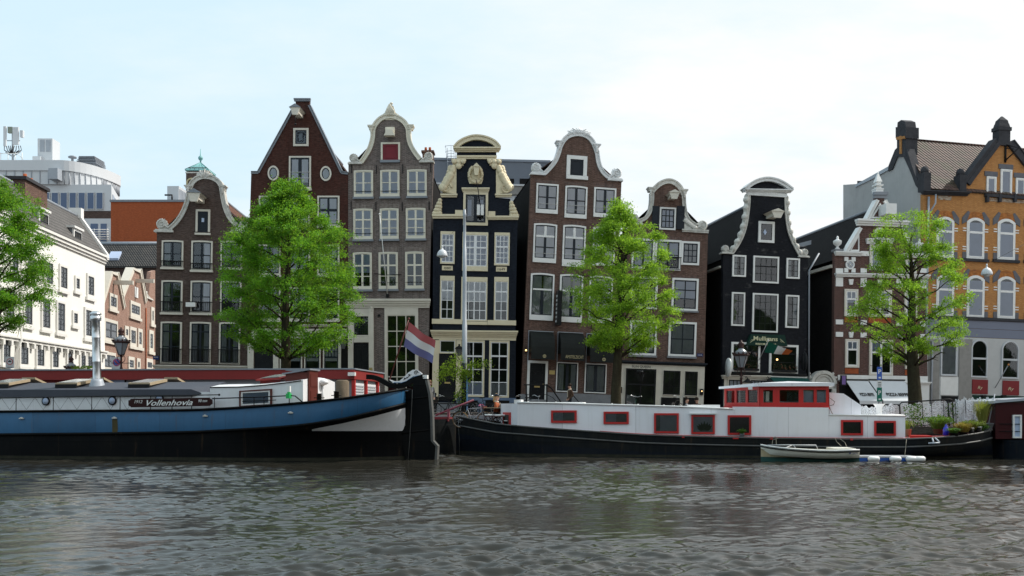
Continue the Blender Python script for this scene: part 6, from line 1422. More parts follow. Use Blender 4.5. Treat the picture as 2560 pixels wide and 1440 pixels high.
# ================================================================== long black barge with white superstructure
f=Fr(1150,38.6,2300,35.7,base=0)
b2=f.root('moored_barge','long black barge with white cabin, red window frames and red wheelhouse','boat')
BM=4.3
RT=[(1140,1040.5),(1160,1043.5),(1200,1052),(1245,1060.5),(1320,1067),(1400,1073),(1500,1080),(1600,1087),(1700,1090.5),(1900,1095),(2100,1097.5),(2260,1097.5),(2330,1095),(2400,1090),(2450,1083),(2482,1074)]
def yn2(i,s):
 if s<1400:a=ip([(1140,2.15),(1150,1.92),(1165,1.65),(1200,1.15),(1252,.5),(1293,.16),(1340,.03),(1380,0)],s);return min(a+(0 if i<3 else.25*max(0,(1400-s)/260)),2.15)
 st=(2280,2270,2240,2160,2150,2100)[i]
 u=min(max((s-st)/(2482-st),0),1);return 2.15*(1-math.sqrt(max(0,1-u*u)))if i<3 else 2.15*u**1.8
S2=[1140,1144,1150,1160,1175,1195,1215,1240,1270,1300,1340,1380,1420]+list(range(1460,2260,50))+list(range(2260,2470,14))+[2470,2476,2479,2481,2482]
RB=lambda s:ip(RT,s)+(20 if s>1300 else 20+(1300-s)*.02)
mb=loft(f,S2,[lambda s:ip(RT,s),RB,lambda s:ip(RT,s)+42 if s<2250 else ip(RT,s)+42-(s-2250)*.02,.12,.02,-.6],yn2,BM,lambda i,s:0 if i<2 else 2 if i==3 else 1,'hull');mb.build('hull',['hullgrey','hullnavy','scum'],b2)
rl=MB();tube_px(f,[(s,ip(RT,s),yn2(0,s)-.01)for s in S2],.035,0,rl,0);tube_px(f,[(s,RB(s),yn2(1,s)-.02)for s in S2],.035,0,rl,0);rl.build('rubbing_strake','iron2',b2)
rr_=MB();
for s,y,w_ in((1705,1092,6),(1832,1095,14),(1925,1096,7),(2126,1098,6)):x,z=f(s,y,-.03);rr_.box(x,x+w_*.0155,-.04,.02,z-.04,z+.03)
rr_.build('fender_bracket','boatred',b2)
dk=MB();V=[]
for s in S2:
 d=yn2(0,s);x,z=f(s,ip(RT,s)+3,d);z-=ip([(1260,.30),(1300,0)],s);V+=[(x,d+.03,z-.04),(x,BM-d-.03,z-.04)]
dk.add(V,[(2*i,2*i+2,2*i+3,2*i+1)for i in range(len(S2)-1)]);dk.build('deck','deckred',b2)
D=.30
def wall_strip(TOP,s0,s1,d0,d1,nm,m,n=16,bot=None,par=b2):
 mb=MB();V=[]
 for i in range(n+1):
  s=s0+(s1-s0)*i/n;x,zt=f(s,ip(TOP,s),d0);zb=f(s,(bot(s)if bot else ip(RT,s)+2),d0)[1]-.05
  V+=[(x,d0,zb),(x,d0,zt),(x,d1,zt),(x,d1,zb)]
 Fq=[(a*4+i,(a+1)*4+i,(a+1)*4+(i+1)%4,a*4+(i+1)%4)for a in range(n)for i in range(4)]+[(0,1,2,3),(n*4+3,n*4+2,n*4+1,n*4)]
 return mb.add(V,Fq).build(nm,m,par)
T1=[(1286,1008),(1400,1010),(1500,1013),(1700,1018.5),(1830,1024)]
wall_strip(T1,1293,1836,D,4.0,'cabin','boatwhite')
fp=[(1292.8,.30),(1279,.55),(1252,1.7),(1252,2.7),(1279,3.8),(1292.8,4.0)];za,zb=f(1293,1008,.3)[1],f(1293,1067,.3)[1]-.35;VF=[(f(p[0],1040,p[1])[0],p[1],z)for z in(zb,za-.012)for p in fp]
MB().add(VF,[tuple(range(5,-1,-1)),tuple(range(6,12))]+[(i,(i+1)%6,(i+1)%6+6,i+6)for i in range(6)]).build('cabin_front','boatwhite',b2)
wall_strip([(1813,1016.5),(2070,1019)],1836.3,2072,D-.004,4.0,'wheelhouse_base','boatwhite')
wall_strip([(2070,1038),(2263,1040.5)],2072.3,2263,D,4.0,'aft_cabin','boatwhite')
mb=MB();tube_px(f,[(s,ip(RT,s)-1.5,D-.02)for s in range(1500,2270,40)],.03,0,mb);mb.build('red_waist_line','boatred',b2)
mb=MB();tube_px(f,[(s,ip(T1,s)-2,D-.02)for s in range(1293,1840,30)],.035,0,mb);tube_px(f,[(2072,1037,D-.02),(2263,1039.5,D-.02)],.03,0,mb);mb.build('roof_edge','white',b2)
rl=MB();tube_px(f,[(1302,1006),(1500,1011),(1690,1015.5),(1730,1018)],.022,D+.3,rl)
for s in(1320,1390,1460,1530,1595,1660,1722):tube_px(f,[(s,ip(T1,s)),(s,ip(T1,s)-6)],.018,D+.3,rl,0,4)
rl.build('roof_railing','white',b2);rl=MB();tube_px(f,[(2160,1034),(2258,1037)],.018,D+.2,rl)
for s in(2180,2220,2256):tube_px(f,[(s,1040),(s,1035)],.015,D+.2,rl,0,4)
rl.build('roof_railing','white',b2)
for s,a,b,d0 in((1285,999,1302,.4),(1393,1005.5,1457,1.0),(1720,1012,1800,.6)):
 x0=f(s,a,d0)[0];x1=f(b,a,d0)[0];z1=f(s,a,d0)[1];z0=f((s+b)/2,ip(T1,(s+b)/2)+3,d0)[1];MB().box(x0,x1,d0,d0+(.7 if s<1300 else 1.4),z0,z1).build('roof_locker','white',b2)
def bwin(a,y0,b,y1,inner='inside2',m='boatred',cur=None,sw=5):
 u=f.rect(a,y0,b,y1,D);k=f.k(a,y0,D);s=sw*k;po=[(u[0],u[1]),(u[2],u[1]),(u[2],u[3]),(u[0],u[3])];pi_=[(u[0]+s,u[1]+s),(u[2]-s,u[1]+s),(u[2]-s,u[3]-s),(u[0]+s,u[3]-s)]
 w=MB().ring(po,pi_,D-.06,D+.02,0).prism(pi_,D-.008,D-.003,1).build('cabin_window',[m,inner],b2)
 if cur:MB().box(pi_[0][0]+(pi_[1][0]-pi_[0][0])*cur[0],pi_[0][0]+(pi_[1][0]-pi_[0][0])*cur[1],D-.022,D-.016,pi_[0][1],pi_[2][1]).build('curtain','curtain_grey',w)
 MB().prism(pi_,D-.038,D-.033).build('pane','glass',w);return w,u
bwin(1378,1026,1442,1057,'dimroom',cur=(0,.45));bwin(1509,1029,1572,1060,'dimroom',cur=(0,.5));bwin(1635,1033,1697,1083,'dimroom',cur=(.2,1))
w,u=bwin(1728,1037,1787,1085,'curtain_grey');lf=MB();cx=(u[0]+u[2])/2+.05
for i in range(7):
 a=-.95+1.9*i/6;L=.42*(1-.3*abs(a));bx,bz=cx+a*.12,u[1]+.1;tip=(bx+math.sin(a)*L*.75,D-.026,bz+L*math.cos(a*.7));mid=(bx+math.sin(a)*L*.3,bz+L*.45);pw=.075
 lf.add([(bx,D-.026,bz),(mid[0]-pw*math.cos(a),D-.026,mid[1]+pw*math.sin(a)),tip,(mid[0]+pw*math.cos(a),D-.026,mid[1]-pw*math.sin(a))],[(0,1,2,3)])
lf.build('houseplant','plant_dark2',w,fix=False)
x,z=f(1724,1034.5,D)[0],f(1724,1034.5,D)[1];MB().box(x,f(1790,1035,D)[0],D-.16,D,z-.02,z+.03).build('window_hood','white',b2)
bwin(1819,1038,1878,1087,'inside2');bwin(2102,1050,2157,1088,'inside');bwin(2185,1052,2239,1089,'inside')
# bow end of the cabin: door
pa,pb=VF[1],VF[2];zb=f(1290,1066,D)[1]
def facet(t0,t1,z0,z1,o):
 n=Vector((pb[1]-pa[1],pa[0]-pb[0],0)).normalized()*-o;q=[Vector((pa[0]+(pb[0]-pa[0])*t,pa[1]+(pb[1]-pa[1])*t,0))for t in(t0,t1)];a=[(q[0].x,q[0].y,z0),(q[1].x,q[1].y,z0),(q[1].x,q[1].y,z1),(q[0].x,q[0].y,z1)];return[(v[0]-n.x,v[1]-n.y,v[2])for v in a],[(v[0]+n.x,v[1]+n.y,v[2])for v in a]
MB().hull8(*facet(.05,.75,zb-.02,zb+.56,.03),0).hull8(*facet(.2,.6,zb+.08,zb+.46,.04),1).build('bow_door',['boatred','inside2'],b2)
# wheelhouse
def pw(px,py,d):q=f(px,py,d);return(q[0],d,q[1])
whx=[f(1813,1000,2.0)[0],f(1900,1000,.42)[0],f(2070,1000,.42)[0]];z0=f(1950,1019,.42)[1];z1=f(1950,966,.42)[1];z1b=z1
plan=[(whx[0],2.15),(whx[1],.42),(whx[2],.42),(whx[2],3.9),(whx[1],3.9)]
wh=MB();n=len(plan)
def vwall(mb,p,q,za,zb,t,m):
 d=Vector((q[0]-p[0],q[1]-p[1],0));L=d.length;d.normalize();nn=Vector((d.y,-d.x,0))*t
 a=[(p[0],p[1],za),(q[0],q[1],za),(q[0],q[1],zb),(p[0],p[1],zb)];mb.hull8([(v[0]+nn.x,v[1]+nn.y,v[2])for v in a],[(v[0]-nn.x,v[1]-nn.y,v[2])for v in a],m)
Hh=z1-z0
def lerp2(p,q,t):return(p[0]+(q[0]-p[0])*t,p[1]+(q[1]-p[1])*t)
segs=[(plan[0],plan[1],[(.06,.30),(.36,.62),(.68,.95)]),(plan[1],plan[2],[(.05,.19),(.29,.57),(.64,.79),(.835,.97)]),(plan[2],plan[3],[(.08,.45),(.55,.92)]),(plan[3],plan[4],[(.1,.45),(.55,.9)]),(plan[4],plan[0],[(.05,.30),(.36,.62),(.68,.95)])]
panes=[]
for p,q,ws in segs:
 vwall(wh,p,q,z0-.02,z0+Hh*.24,.035,0);vwall(wh,p,q,z0+Hh*.83,z1,.035,0);t=0
 for a,b in ws:vwall(wh,lerp2(p,q,t),lerp2(p,q,a),z0+Hh*.24,z0+Hh*.83,.035,0);panes.append((lerp2(p,q,a),lerp2(p,q,b)));t=b
 vwall(wh,lerp2(p,q,t),q,z0+Hh*.24,z0+Hh*.83,.035,0);vwall(wh,p,q,z0-.06,z0+.05,.06,0)
wh=wh.build('wheelhouse','boatred',b2)
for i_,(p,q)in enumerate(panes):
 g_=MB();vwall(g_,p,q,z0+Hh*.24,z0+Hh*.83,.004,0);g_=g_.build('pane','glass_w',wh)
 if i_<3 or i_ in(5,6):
  c_=Vector(((p[0]+q[0])/2,(p[1]+q[1])/2));o_=Vector((.05,.10))if i_<3 else Vector((0,.12));b_=MB();vwall(b_,(p[0]+o_.x,p[1]+o_.y),(q[0]+o_.x,q[1]+o_.y),z0+Hh*.24,z0+Hh*.83,.004,0);b_.build('painted_light_board','skyboard' if i_<3 else 'curtain',wh)  # boards behind panes: sky reflection in front, backlit white interior at right, as colour
rp=[(whx[0]-.25,2.15),(whx[1]-.12,.18),(whx[2]+.2,.18),(whx[2]+.2,4.1),(whx[1]-.12,4.1)];rf=MB();k=len(rp)
V=[(p[0],p[1],z1-(.06 if i==0 else 0))for i,p in enumerate(rp)]+[(p[0],p[1],z1+.13-(.1 if i==0 else 0))for i,p in enumerate(rp)];c=((whx[1]+whx[2])/2,2.1,z1+.24)
rf.add(V+[c],[tuple(range(k-1,-1,-1))]+[(i,(i+1)%k,(i+1)%k+k,i+k)for i in range(k)]+[(i+k,(i+1)%k+k,2*k)for i in range(k)]);rf.build('wheelhouse_roof','boatwhite',wh)
MB().box(whx[1]+.3,whx[2]-.2,1.6,3.4,z0-.02,z0+Hh*.3).build('wheelhouse_interior','white',wh)
sw=MB();cx_,cz_=whx[2]-.45,z0+Hh*.45;sw.ring([(cx_+.3*math.cos(i*.314),cz_+.3*math.sin(i*.314))for i in range(20)],[(cx_+.27*math.cos(i*.314),cz_+.27*math.sin(i*.314))for i in range(20)],1.2,1.25);sw.build('steering_wheel','iron',wh)
x,z=f(1877,970,.42);MB().box(x-.1,x+.05,.28,.4,z-.06,z+.05).build('floodlight','white',wh)
x0,x1=f(2071.5,1000,1.0)[0],f(2150,1020,1.0)[0];za,zb=f(2072,981,1.0)[1],f(2150,1013,1.0)[1];zc=f(2110,1040,1.0)[1]
MB().prism([(x0,zc),(x1,zc),(x1,zb),(x0+(x1-x0)*.45,za-.05),(x0,za)],.8,3.4).build('companionway','boatwhite',b2)
hp=MB();x,z=f(2072,998,.5);hp.tube([(x,.55,z+.08),(x+.22,.5,z-.1),(x+.16,.45,z-.22),(x,.45,z-.25),(x+.1,.5,z-.5),(x+.26,.5,z-.72)],.014);hp.build('life_ring_rope','oldwood',b2)
x,z=f(2198,1036,1.6);MB().lathe([(.12,-.1),(.10,.1),(.12,.26),(.22,.40),(.25,.42)],(x,1.6,z),0,14).build('deck_vent','white',b2)
# bow: anchor chain, stern: bollards
ch=MB();tube_px(f,[(1146,1052,1.98),(1148,1090,2.0),(1149,1140,2.05)],.02,0,ch);ch.build('mooring_chain','iron2',b2)
for s,y,d in((2428,1086,.9),(2448,1083,1.2)):x,z=f(s,y,d);MB().lathe([(.1,-.05),(.1,.22)],(x,d,z),0,12).lathe([(.105,.22),(.105,.25)],(x,d,z),1,12).build('bollard',['iron','white'],b2)
fr_=MB();tube_px(f,[(2331,1096,-.05),(2334,1107,-.25)],.03,0,fr_);tube_px(f,[(2338,1095,-.05),(2349,1106,-.25)],.03,0,fr_);tube_px(f,[(2321,1108,-.2),(2334,1108,-.27),(2349,1107,-.25)],.035,0,fr_);fr_.build('boarding_step','zinc',b2)
MB().box(f(2275,1095,.5)[0],f(2330,1095,.5)[0],.5,1.3,f(2300,1096,.5)[1],f(2300,1089,.5)[1]).build('deck_locker','boatred',b2)
FB2=f
def on_boat(px,py,d):q=FB2(px,py,d);return FB2 .M@Vector((q[0],d,q[1]))
# mooring ropes to the dinghy, dangling from the side
rp=MB();q=lambda x,y,d=-.1:(FB2(x,y,d)[0],d,FB2(x,y,d)[1])
rp.tube([q(1932,1094),q(1938,1092),q(1946,1095),q(1932,1100),q(1930,1112,-.5)],.012,0,4).tube([q(1940,1096),q(1941,1112,-.5)],.012,0,4).tube([q(2088,1096),q(2092,1105),q(2104,1116,-.5)],.012,0,4).tube([q(2100,1097),q(2112,1106),q(2118,1120,-.5)],.012,0,4).tube([q(2266,1098),q(2264,1120),q(2262,1139,-.5)],.012,0,4)
rp.build('mooring_rope','ropegrey',b2)
# ================================================================== plants, pots and things on the barge
def leaf_tuft(name,loc,r,hgt,n,m,label,cat,pot=None,group=None,spread=1.,droop=.3,blade=.012,wide=0,seed=1):
 t=empty(name,loc,label,cat,group);rr=random.Random(seed);mb=MB()
 z0=0
 if pot:MB().lathe([(pot[0]*.75,0),(pot[0],pot[1]),(pot[0]*1.05,pot[1]),(pot[0]*.9,pot[1]-.02),(.02,pot[1]-.03)],(0,0,0),0,14).build('pot',pot[2],t);z0=pot[1]-.03
 tone=[]
 for i in range(n):
  a=rr.uniform(0,6.283);q=rr.random()**.6;L=hgt*rr.uniform(.55,1);bx,by=r*.35*q*math.cos(a),r*.35*q*math.sin(a);ox,oy=r*spread*q*math.cos(a),r*spread*q*math.sin(a)
  P=[Vector((bx,by,z0)),Vector((bx+ox*.45,by+oy*.45,z0+L*.7)),Vector((bx+ox,by+oy,z0+L*(1-droop*q)))]
  s=Vector((-math.sin(a+rr.uniform(-1,1)),math.cos(a),0)).normalized()*blade;o=len(mb.v)
  mb.add([P[0]-s,P[0]+s,P[1]+s*1.2,P[1]-s*1.2,P[2]],[(0,1,2,3),(3,2,4)])
  for j in range(wide):
   u=rr.uniform(.35,1);c=P[1]*(1-u)+P[2]*u;v=Vector((rr.uniform(-1,1),rr.uniform(-1,1),rr.uniform(-.3,1))).normalized()*blade*5;w_=v.cross(Vector((rr.uniform(-1,1),rr.uniform(-1,1),.3))).normalized()*blade*2
   mb.add([c,c+v*.5+w_,c+v,c+v*.5-w_],[(0,1,2,3)])
 o=mb.build('leaves',m,t,fix=False);at=o.data.attributes.new('tone','FLOAT','FACE');vals=[rr.random()for _ in o.data.polygons];at.data.foreach_set('value',vals);return t
P_=on_boat
GP='plant pots on the barge stern'
leaf_tuft('potted_grass',P_(2385,1091,.45),.28,.30,260,'plant_mid','round dark green clump in a black pot, leftmost of the stern plants','plant',(.2,.13,'iron'),GP,1.,.5,.01,0,1)
leaf_tuft('potted_grass',P_(2407,1091,.75),.42,.50,420,'plant_gold','tall rust-orange ornamental grass among the stern plants','plant',(.18,.16,'iron'),GP,1.1,.35,.007,0,2)
leaf_tuft('potted_grass',P_(2432,1088,1.35),.40,.46,420,'plant_olive','bushy olive plant behind the two white-topped bollards','plant',(.2,.2,'iron'),GP,1.,.2,.009,2,3)
leaf_tuft('potted_bamboo',P_(2456,1080,1.8),.36,1.0,300,'plant_bamboo','tall yellow-green bamboo in a grey tub at the barge stern','plant',(.40,.34,'zinc'),GP,.9,.1,.006,2,4)
leaf_tuft('potted_shrub',P_(2447,1083,1.5),.30,.42,300,'plant_mid','fresh green leafy plant at the foot of the bamboo','plant',None,GP,1.,.3,.010,2,5)
leaf_tuft('potted_vine',P_(2345,1085,1.9),.45,.62,200,'plant_mid','leafy green climber in front of the white netting screen','plant',(.2,.2,'oldwood'),GP,1.2,.3,.012,3,6)
leaf_tuft('potted_palm',P_(2268,1092,.9),.22,.55,40,'plant_olive','yellowish hanging plant in a box against the white aft cabin','plant',(.16,.3,'wood'),GP,1.3,1.0,.014,0,7)
leaf_tuft('potted_plant',P_(1855,1093,.12),.16,.24,120,'plant_mid','small green plant in a grey pot below the fifth red-framed window','plant',(.10,.13,'zinc'),None,1.,.3,.010,1,8)
jg=P_(2365,1089,1.0);t=empty('water_jug',jg,'bright blue plastic jug on the red stern deck','jug');MB().lathe([(.09,0),(.11,.03),(.11,.26),(.07,.32),(.035,.36),(.04,.41),(.03,.42)],(0,0,0),0,12).build('body','jugblue',t)
# netting screen on a frame
A_=on_boat(2150,1052,3.9);sc=empty('netting_screen',A_,'white camouflage netting hung on a dark frame around the barge stern','screen')
def sw_(px,py,d):return on_boat(px,py,d)-A_
path=[(2152,1018,1058,3.9),(2200,1014,1058,3.95),(2252,1011,1064,3.95),(2300,1008,1066,3.9),(2385,1003,1068,3.75),(2412,995,1066,3.5),(2440,998,1064,3.2),(2470,995,1062,2.8),(2487,1000,1062,2.3)]
rr=random.Random(8);V=[];Fc=[];nu,nv=230,62
P0=[(sw_(p[0],p[1],p[3]),sw_(p[0],p[2],p[3]))for p in path]
for j in range(nv+1):
 for i in range(nu+1):
  t=i/nu*(len(P0)-1);a=int(min(t,len(P0)-2));u=t-a;T=P0[a][0]*(1-u)+P0[a+1][0]*u;B=P0[a][1]*(1-u)+P0[a+1][1]*u
  top=T+Vector((0,0,.05*math.sin(i*.32)+.03*math.sin(i*.9)));v=j/nv
  V.append(top*(1-v)+B*v+Vector((rr.uniform(-.008,.008),.05*math.sin(i*.22+v*2)+rr.uniform(-.012,.012),rr.uniform(-.006,.006))))
mb=MB();mb.v=[tuple(v)for v in V]
for j in range(nv):
 for i in range(nu):
  if(i+j*2)%5==0 and rr.random()<.85:continue
  if rr.random()<.05:continue
  mb.f.append((j*(nu+1)+i,j*(nu+1)+i+1,(j+1)*(nu+1)+i+1,(j+1)*(nu+1)+i));mb.m.append(0);mb.sm.append(False)
mb.build('netting','netwhite',sc,fix=False)
fm=MB();q=lambda x,y,d=3.6:sw_(x,y,d)
fm.tube([q(2252,1070),q(2249,1012),q(2254,1006),q(2375,998),q(2381,1000),q(2384,1068)],.03);fm.tube([q(2370,1000),q(2373,1066)],.03);fm.tube([q(2252,1047),q(2370,1042)],.018);fm.tube([q(2255,1066),q(2382,1060)],.02)
for x in(2305,2328,2358,2388,2413,2438):fm.tube([q(x,1000,3.5),q(x+3,1064,3.5)],.012,0,4)
fm.build('frame','iron',sc)
lv=MB();rr=random.Random(12)
for i in range(300):
 x=rr.choice((2268,2285,2300,2292,2380))+rr.gauss(0,9);y=rr.uniform(1010,1064);c=sw_(x,y,3.55);v=Vector((rr.uniform(-1,1),rr.uniform(-.4,.4),rr.uniform(-1,1))).normalized()*.07;w_=Vector((-v.z,0,v.x))*.45
 lv.add([c,c+v*.5+w_,c+v,c+v*.5-w_],[(0,1,2,3)])
o=lv.build('climbing_leaves','plant_mid',sc,fix=False);o.data.attributes.new('tone','FLOAT','FACE')
# stern flag
A_=on_boat(2468,1078,2.0);B_=on_boat(2487,985,2.1);t=empty('flag',A_,'small furled red and white flag on the thin pole at the barge stern','flag')
MB().tube([(0,0,0),B_-A_],.02,0,6).build('pole','zinc',t);f=FB2
def wp2(px,py,d):return on_boat(px,py,d)-A_
cloth(wp2(2482,998,2.1),wp2(2489,1000,2.1),wp2(2478,1013,2.1),wp2(2487,1020,2.15),8,8,.03,1.0,lambda u,v:0 if v<.4 else 1 if v<.55 else 2).build('flag_cloth',['flagwhite','flagblue','flagred'],t,fix=False)
# bow: table, chairs
def bistro_chair(px,py,d,rz,label):
 t=empty('folding_chair',on_boat(px,py,d),label,'chair','folding chairs on the barge bow',rz)
 MB().box(-.21,.21,-.2,.2,.43,.45,0).build('seat','brownwood',t);MB().box(-.2,.2,-.19,.19,.452,.53,0).build('cushion','white',t,bevel=.03)
 for s in(-.2,.2):MB().tube([(s,-.2,0),(s,.22,.55),(s,.26,.9)],.014).build('leg','iron',t);MB().tube([(s,.22,0),(s,-.2,.44)],.014).build('leg','iron',t)
 MB().box(-.2,.2,.22,.25,.72,.86).build('backrest','brownwood',t);return t
bistro_chair(1225,1067,1.7,R(70),'folding chair with a white cushion, left of the bow table');bistro_chair(1252,1068,1.25,R(-60),'folding chair with a white cushion, right of the bow table')
t=empty('bistro_table',on_boat(1240,1068,1.95),'small folding table with a wooden top on the barge bow','table')
tt=MB().box(-.55,.42,-.3,.3,.80,.83).build('table_top','wood',t)
for y in(-.22,.22):
 MB().tube([(-.35,y,0),(.3,y,.8)],.014).build('leg','iron',t);MB().tube([(.3,y,0),(-.35,y,.8)],.014).build('leg','iron',t)
t=empty('bucket',on_boat(1267,1067,.95),'black bucket with a white rim on the barge bow','bucket');MB().lathe([(.11,0),(.12,.24),(.125,.24),(.1,.2)],(0,0,0),0,12).lathe([(.127,.235),(.127,.26),(.09,.26)],(0,0,0),1,12).build('body',['iron','white'],t)
# ================================================================== white dinghy alongside
f=Fr(1905,34.5,2150,34.3,base=0)
dg=f.root('dinghy','small white open motor dinghy with tube railing tied to the black barge','boat')
RT=[(1902,1112),(1930,1117),(1980,1122),(2030,1125.5),(2080,1127),(2150,1124.5)]
def yd(i,s):
 u=min(max((1975-s)/73,0),1);a=(.62,.60,.45,.35)[i]
 return.65-(.65-(0 if i<2 else.1 if i==2 else.3))*(1-u**1.8)
Sd=[1902,1904,1908,1915,1925,1940,1960,1980,2010,2050,2090,2120,2149]
mb=loft(f,Sd,[lambda s:ip(RT,s),lambda s:ip(RT,s)+4,lambda s:ip(RT,s)+20 if s>1925 else ip(RT,s)+8+(s-1902)*.5,.16,-.1],lambda i,s:yd(min(i,3),s),1.3,lambda i,s:0 if i<2 else 1 if i==2 else 2,'hull')
e=len(Sd)-1;nrow=5;nn_=len(Sd)*nrow
mb.f.append(tuple([e*nrow+i for i in range(nrow)]+[nn_+e*nrow+i for i in range(nrow-1,-1,-1)]));mb.m.append(0);mb.sm.append(False)
mb.build('hull',['dinghywhite','dinghystain','dinghygreen'],dg)
rl=MB();tube_px(f,[(s,ip(RT,s)+4,yd(0,s)-.02)for s in Sd],.022,0,rl);rl.build('fender_strip','iron',dg)
rl=MB();tube_px(f,[(s,ip(RT,s),yd(0,s))for s in Sd],.028,0,rl);tube_px(f,[(s,ip(RT,s),1.3-yd(0,s))for s in Sd],.028,0,rl);rl.build('gunwale','white',dg)
ds=MB();V=[]
for s in Sd:x,z=f(s,ip(RT,s)+10,.1);V+=[(x,yd(1,s)+.06,z),(x,1.24-yd(1,s),z)]
ds.add(V,[(2*i,2*i+2,2*i+3,2*i+1)for i in range(len(Sd)-1)]);ds.build('floor','dinghystain',dg)
rl=MB()
for d in(.1,1.2):tube_px(f,[(1918,1113,d),(1960,1112,d),(2040,1113,d),(2045,1124,d)],.017,0,rl)
tube_px(f,[(1984,1112,.1),(1989,1121,.1)],.017,0,rl);tube_px(f,[(1980,1113,1.2),(1962,1120,.9)],.015,0,rl);rl.build('grab_rail','zincw',dg)
MB().box(f(2086,1124,.1)[0],f(2140,1124,.1)[0],.1,1.2,f(2100,1126,.1)[1],f(2100,1121,.1)[1]).build('seat','dinghywhite',dg)
x0,z=f(2132,1135,.0);lb=MB();put_text(lb,'ZMCO',x0,f(2143,1135,0)[0],z,-.012,None);lb.lathe([(.03,-.012),(.03,-.006)],(f(2125,1133,0)[0],0,f(2125,1133,0)[1]),0,10,'y');lb.build('lettering','flagblue',dg,fix=False)
# raft
f=Fr(2146,34.9,2306,34.8,base=0)
rf=f.root('work_raft','low blue raft with a white deck edge floating behind the dinghy','raft')
x0,x1=f(2146,1150)[0],f(2306,1150)[0];MB().box(x0,x1,0,.9,-.1,.13).build('float','raftblue',rf);MB().box(x0,x1-.2,-.01,.92,.132,.19).build('deck','greywall',rf)
GF='white fenders on the blue raft'
for px,lb in((2184,'leftmost'),(2238,'second'),(2279,'third'),(2298,'rightmost')):
 x,z=f(px,1146,-.1);t=empty('boat_fender',f.M@Vector((x,-.12,z-.1)),{'leftmost':'fat white fender on the raft edge nearest the dinghy','second':'white fender in the middle of the raft edge','third':'white fender touching the last one at the raft corner','rightmost':'white fender hanging at the far right end of the raft'}[lb],'fender',GF)
 MB().lathe([(.02,-.21),(.08,-.19),(.105,-.12),(.105,.12),(.08,.19),(.02,.21)],(0,0,.08),0,14,'x').build('body','white',t)
 # ================================================================== dark red houseboat cut off at the right edge
f=Fr(2476,36.6,2640,36.4,base=0)
hb=f.root('houseboat','dark red planked houseboat with one narrow white window at the right edge','boat')
x0,x1=f(2497,1050)[0],f(2700,1050)[0];zb,zt=f(2500,1098)[1],f(2500,1004)[1]
cb=MB().box(x0,x1,.3,3.2,zb,zt-.1,0)
for i in range(14):z=zb+.1+i*(zt-zb)/14;cb.box(x0-.004,x1,.288,.3,z,z+(zt-zb)/14-.02,0)
cb.build('cabin','darkredwood',hb)
arc=[(f(2480,1003)[0],zt-.03),(f(2510,1001)[0],zt+.02),(f(2560,999)[0],zt+.08),(f(2620,998)[0],zt+.12),(x1,zt+.12)]
MB().ribbon(arc,.05,-.05,.15,3.4).build('roof','zinc',hb)
u=f.rect(2530,1037,2552,1095,.3);w=MB().ring([(u[0],u[1]),(u[2],u[1]),(u[2],u[3]),(u[0],u[3])],[(u[0]+.06,u[1]+.06),(u[2]-.06,u[1]+.06),(u[2]-.06,u[3]-.06),(u[0]+.06,u[3]-.06)],.2,.31,0).box(u[0]+.05,u[2]-.05,.275,.287,u[1]+.05,u[3]-.05,1).build('window',['white','bluehaze'],hb)
S3=[2452,2456,2464,2476,2490,2520,2560,2620,2720]
mb=loft(f,S3,[lambda s:1100 if s>2500 else 1100-(2500-s)*.02,lambda s:1118,.02,-.5],lambda i,s:1.9*max(0,(2540-s)/88)**1.6,3.8,lambda i,s:0,'hull');mb.build('hull','hullnavy',hb)
dk=MB();V=[]
for s in S3:d=1.9*max(0,(2540-s)/88)**1.6;x,z=f(s,1101,d);V+=[(x,d,z),(x,3.8-d,z)]
dk.add(V,[(2*i,2*i+2,2*i+3,2*i+1)for i in range(len(S3)-1)]);dk.build('deck','oldwood',hb)
rl=MB();tube_px(f,[(2484,1060,1.2),(2500,1060,.25),(2620,1061,.2)],.015,0,rl);tube_px(f,[(2484,1078,1.2),(2500,1078,.25),(2620,1079,.2)],.015,0,rl);tube_px(f,[(2492,1098,.6),(2492,1040,.6)],.02,0,rl);rl.build('railing','iron',hb)
t=leaf_tuft('flower_pot',f.M@Vector((f(2488,1098,2.2)[0],2.2,f(2488,1098,2.2)[1])),.3,.85,160,'plant_mid','red-flowering plant on the bow of the dark red houseboat','plant',(.2,.25,'iron'),None,1.2,.2,.012,2,14)
fl_=MB();rr=random.Random(3)
for i in range(30):fl_.ball((rr.uniform(-.2,.3),rr.uniform(-.25,.2),rr.uniform(.75,1.02)),.05,0,5,4)
fl_.build('blossom','flowerred',t)
# ================================================================== dark barge bow with red winch gear between the two big barges
f=Fr(1060,40.2,1150,39.8,base=0)
b3=f.root('moored_barge','dark barge bow with a red tiller bar between the blue and the black barge','boat')
S4=[1010,1040,1070,1090,1110,1125,1136,1143,1147]
mb=loft(f,S4,[lambda s:1050-(s-1010)*.02,lambda s:1056-(s-1010)*.02,.02,-.5],lambda i,s:1.6*max(0,(s-1060)/87)**2,3.2,lambda i,s:0,'hull');mb.build('hull','hullgrey',b3)
dk=MB();V=[]
for s in S4:d=1.6*max(0,(s-1060)/87)**2;x,z=f(s,1050,d);V+=[(x,d,z),(x,3.2-d,z)]
dk.add(V,[(2*i,2*i+2,2*i+3,2*i+1)for i in range(len(S4)-1)]);dk.build('deck','rust',b3)
x0,x1=f(1085,1045,.9)[0],f(1124,1045,.9)[0];z=f(1100,1050,.9)[1];MB().box(x0,x1,.7,1.3,z-.05,z+.13).build('hatch','rust',b3)
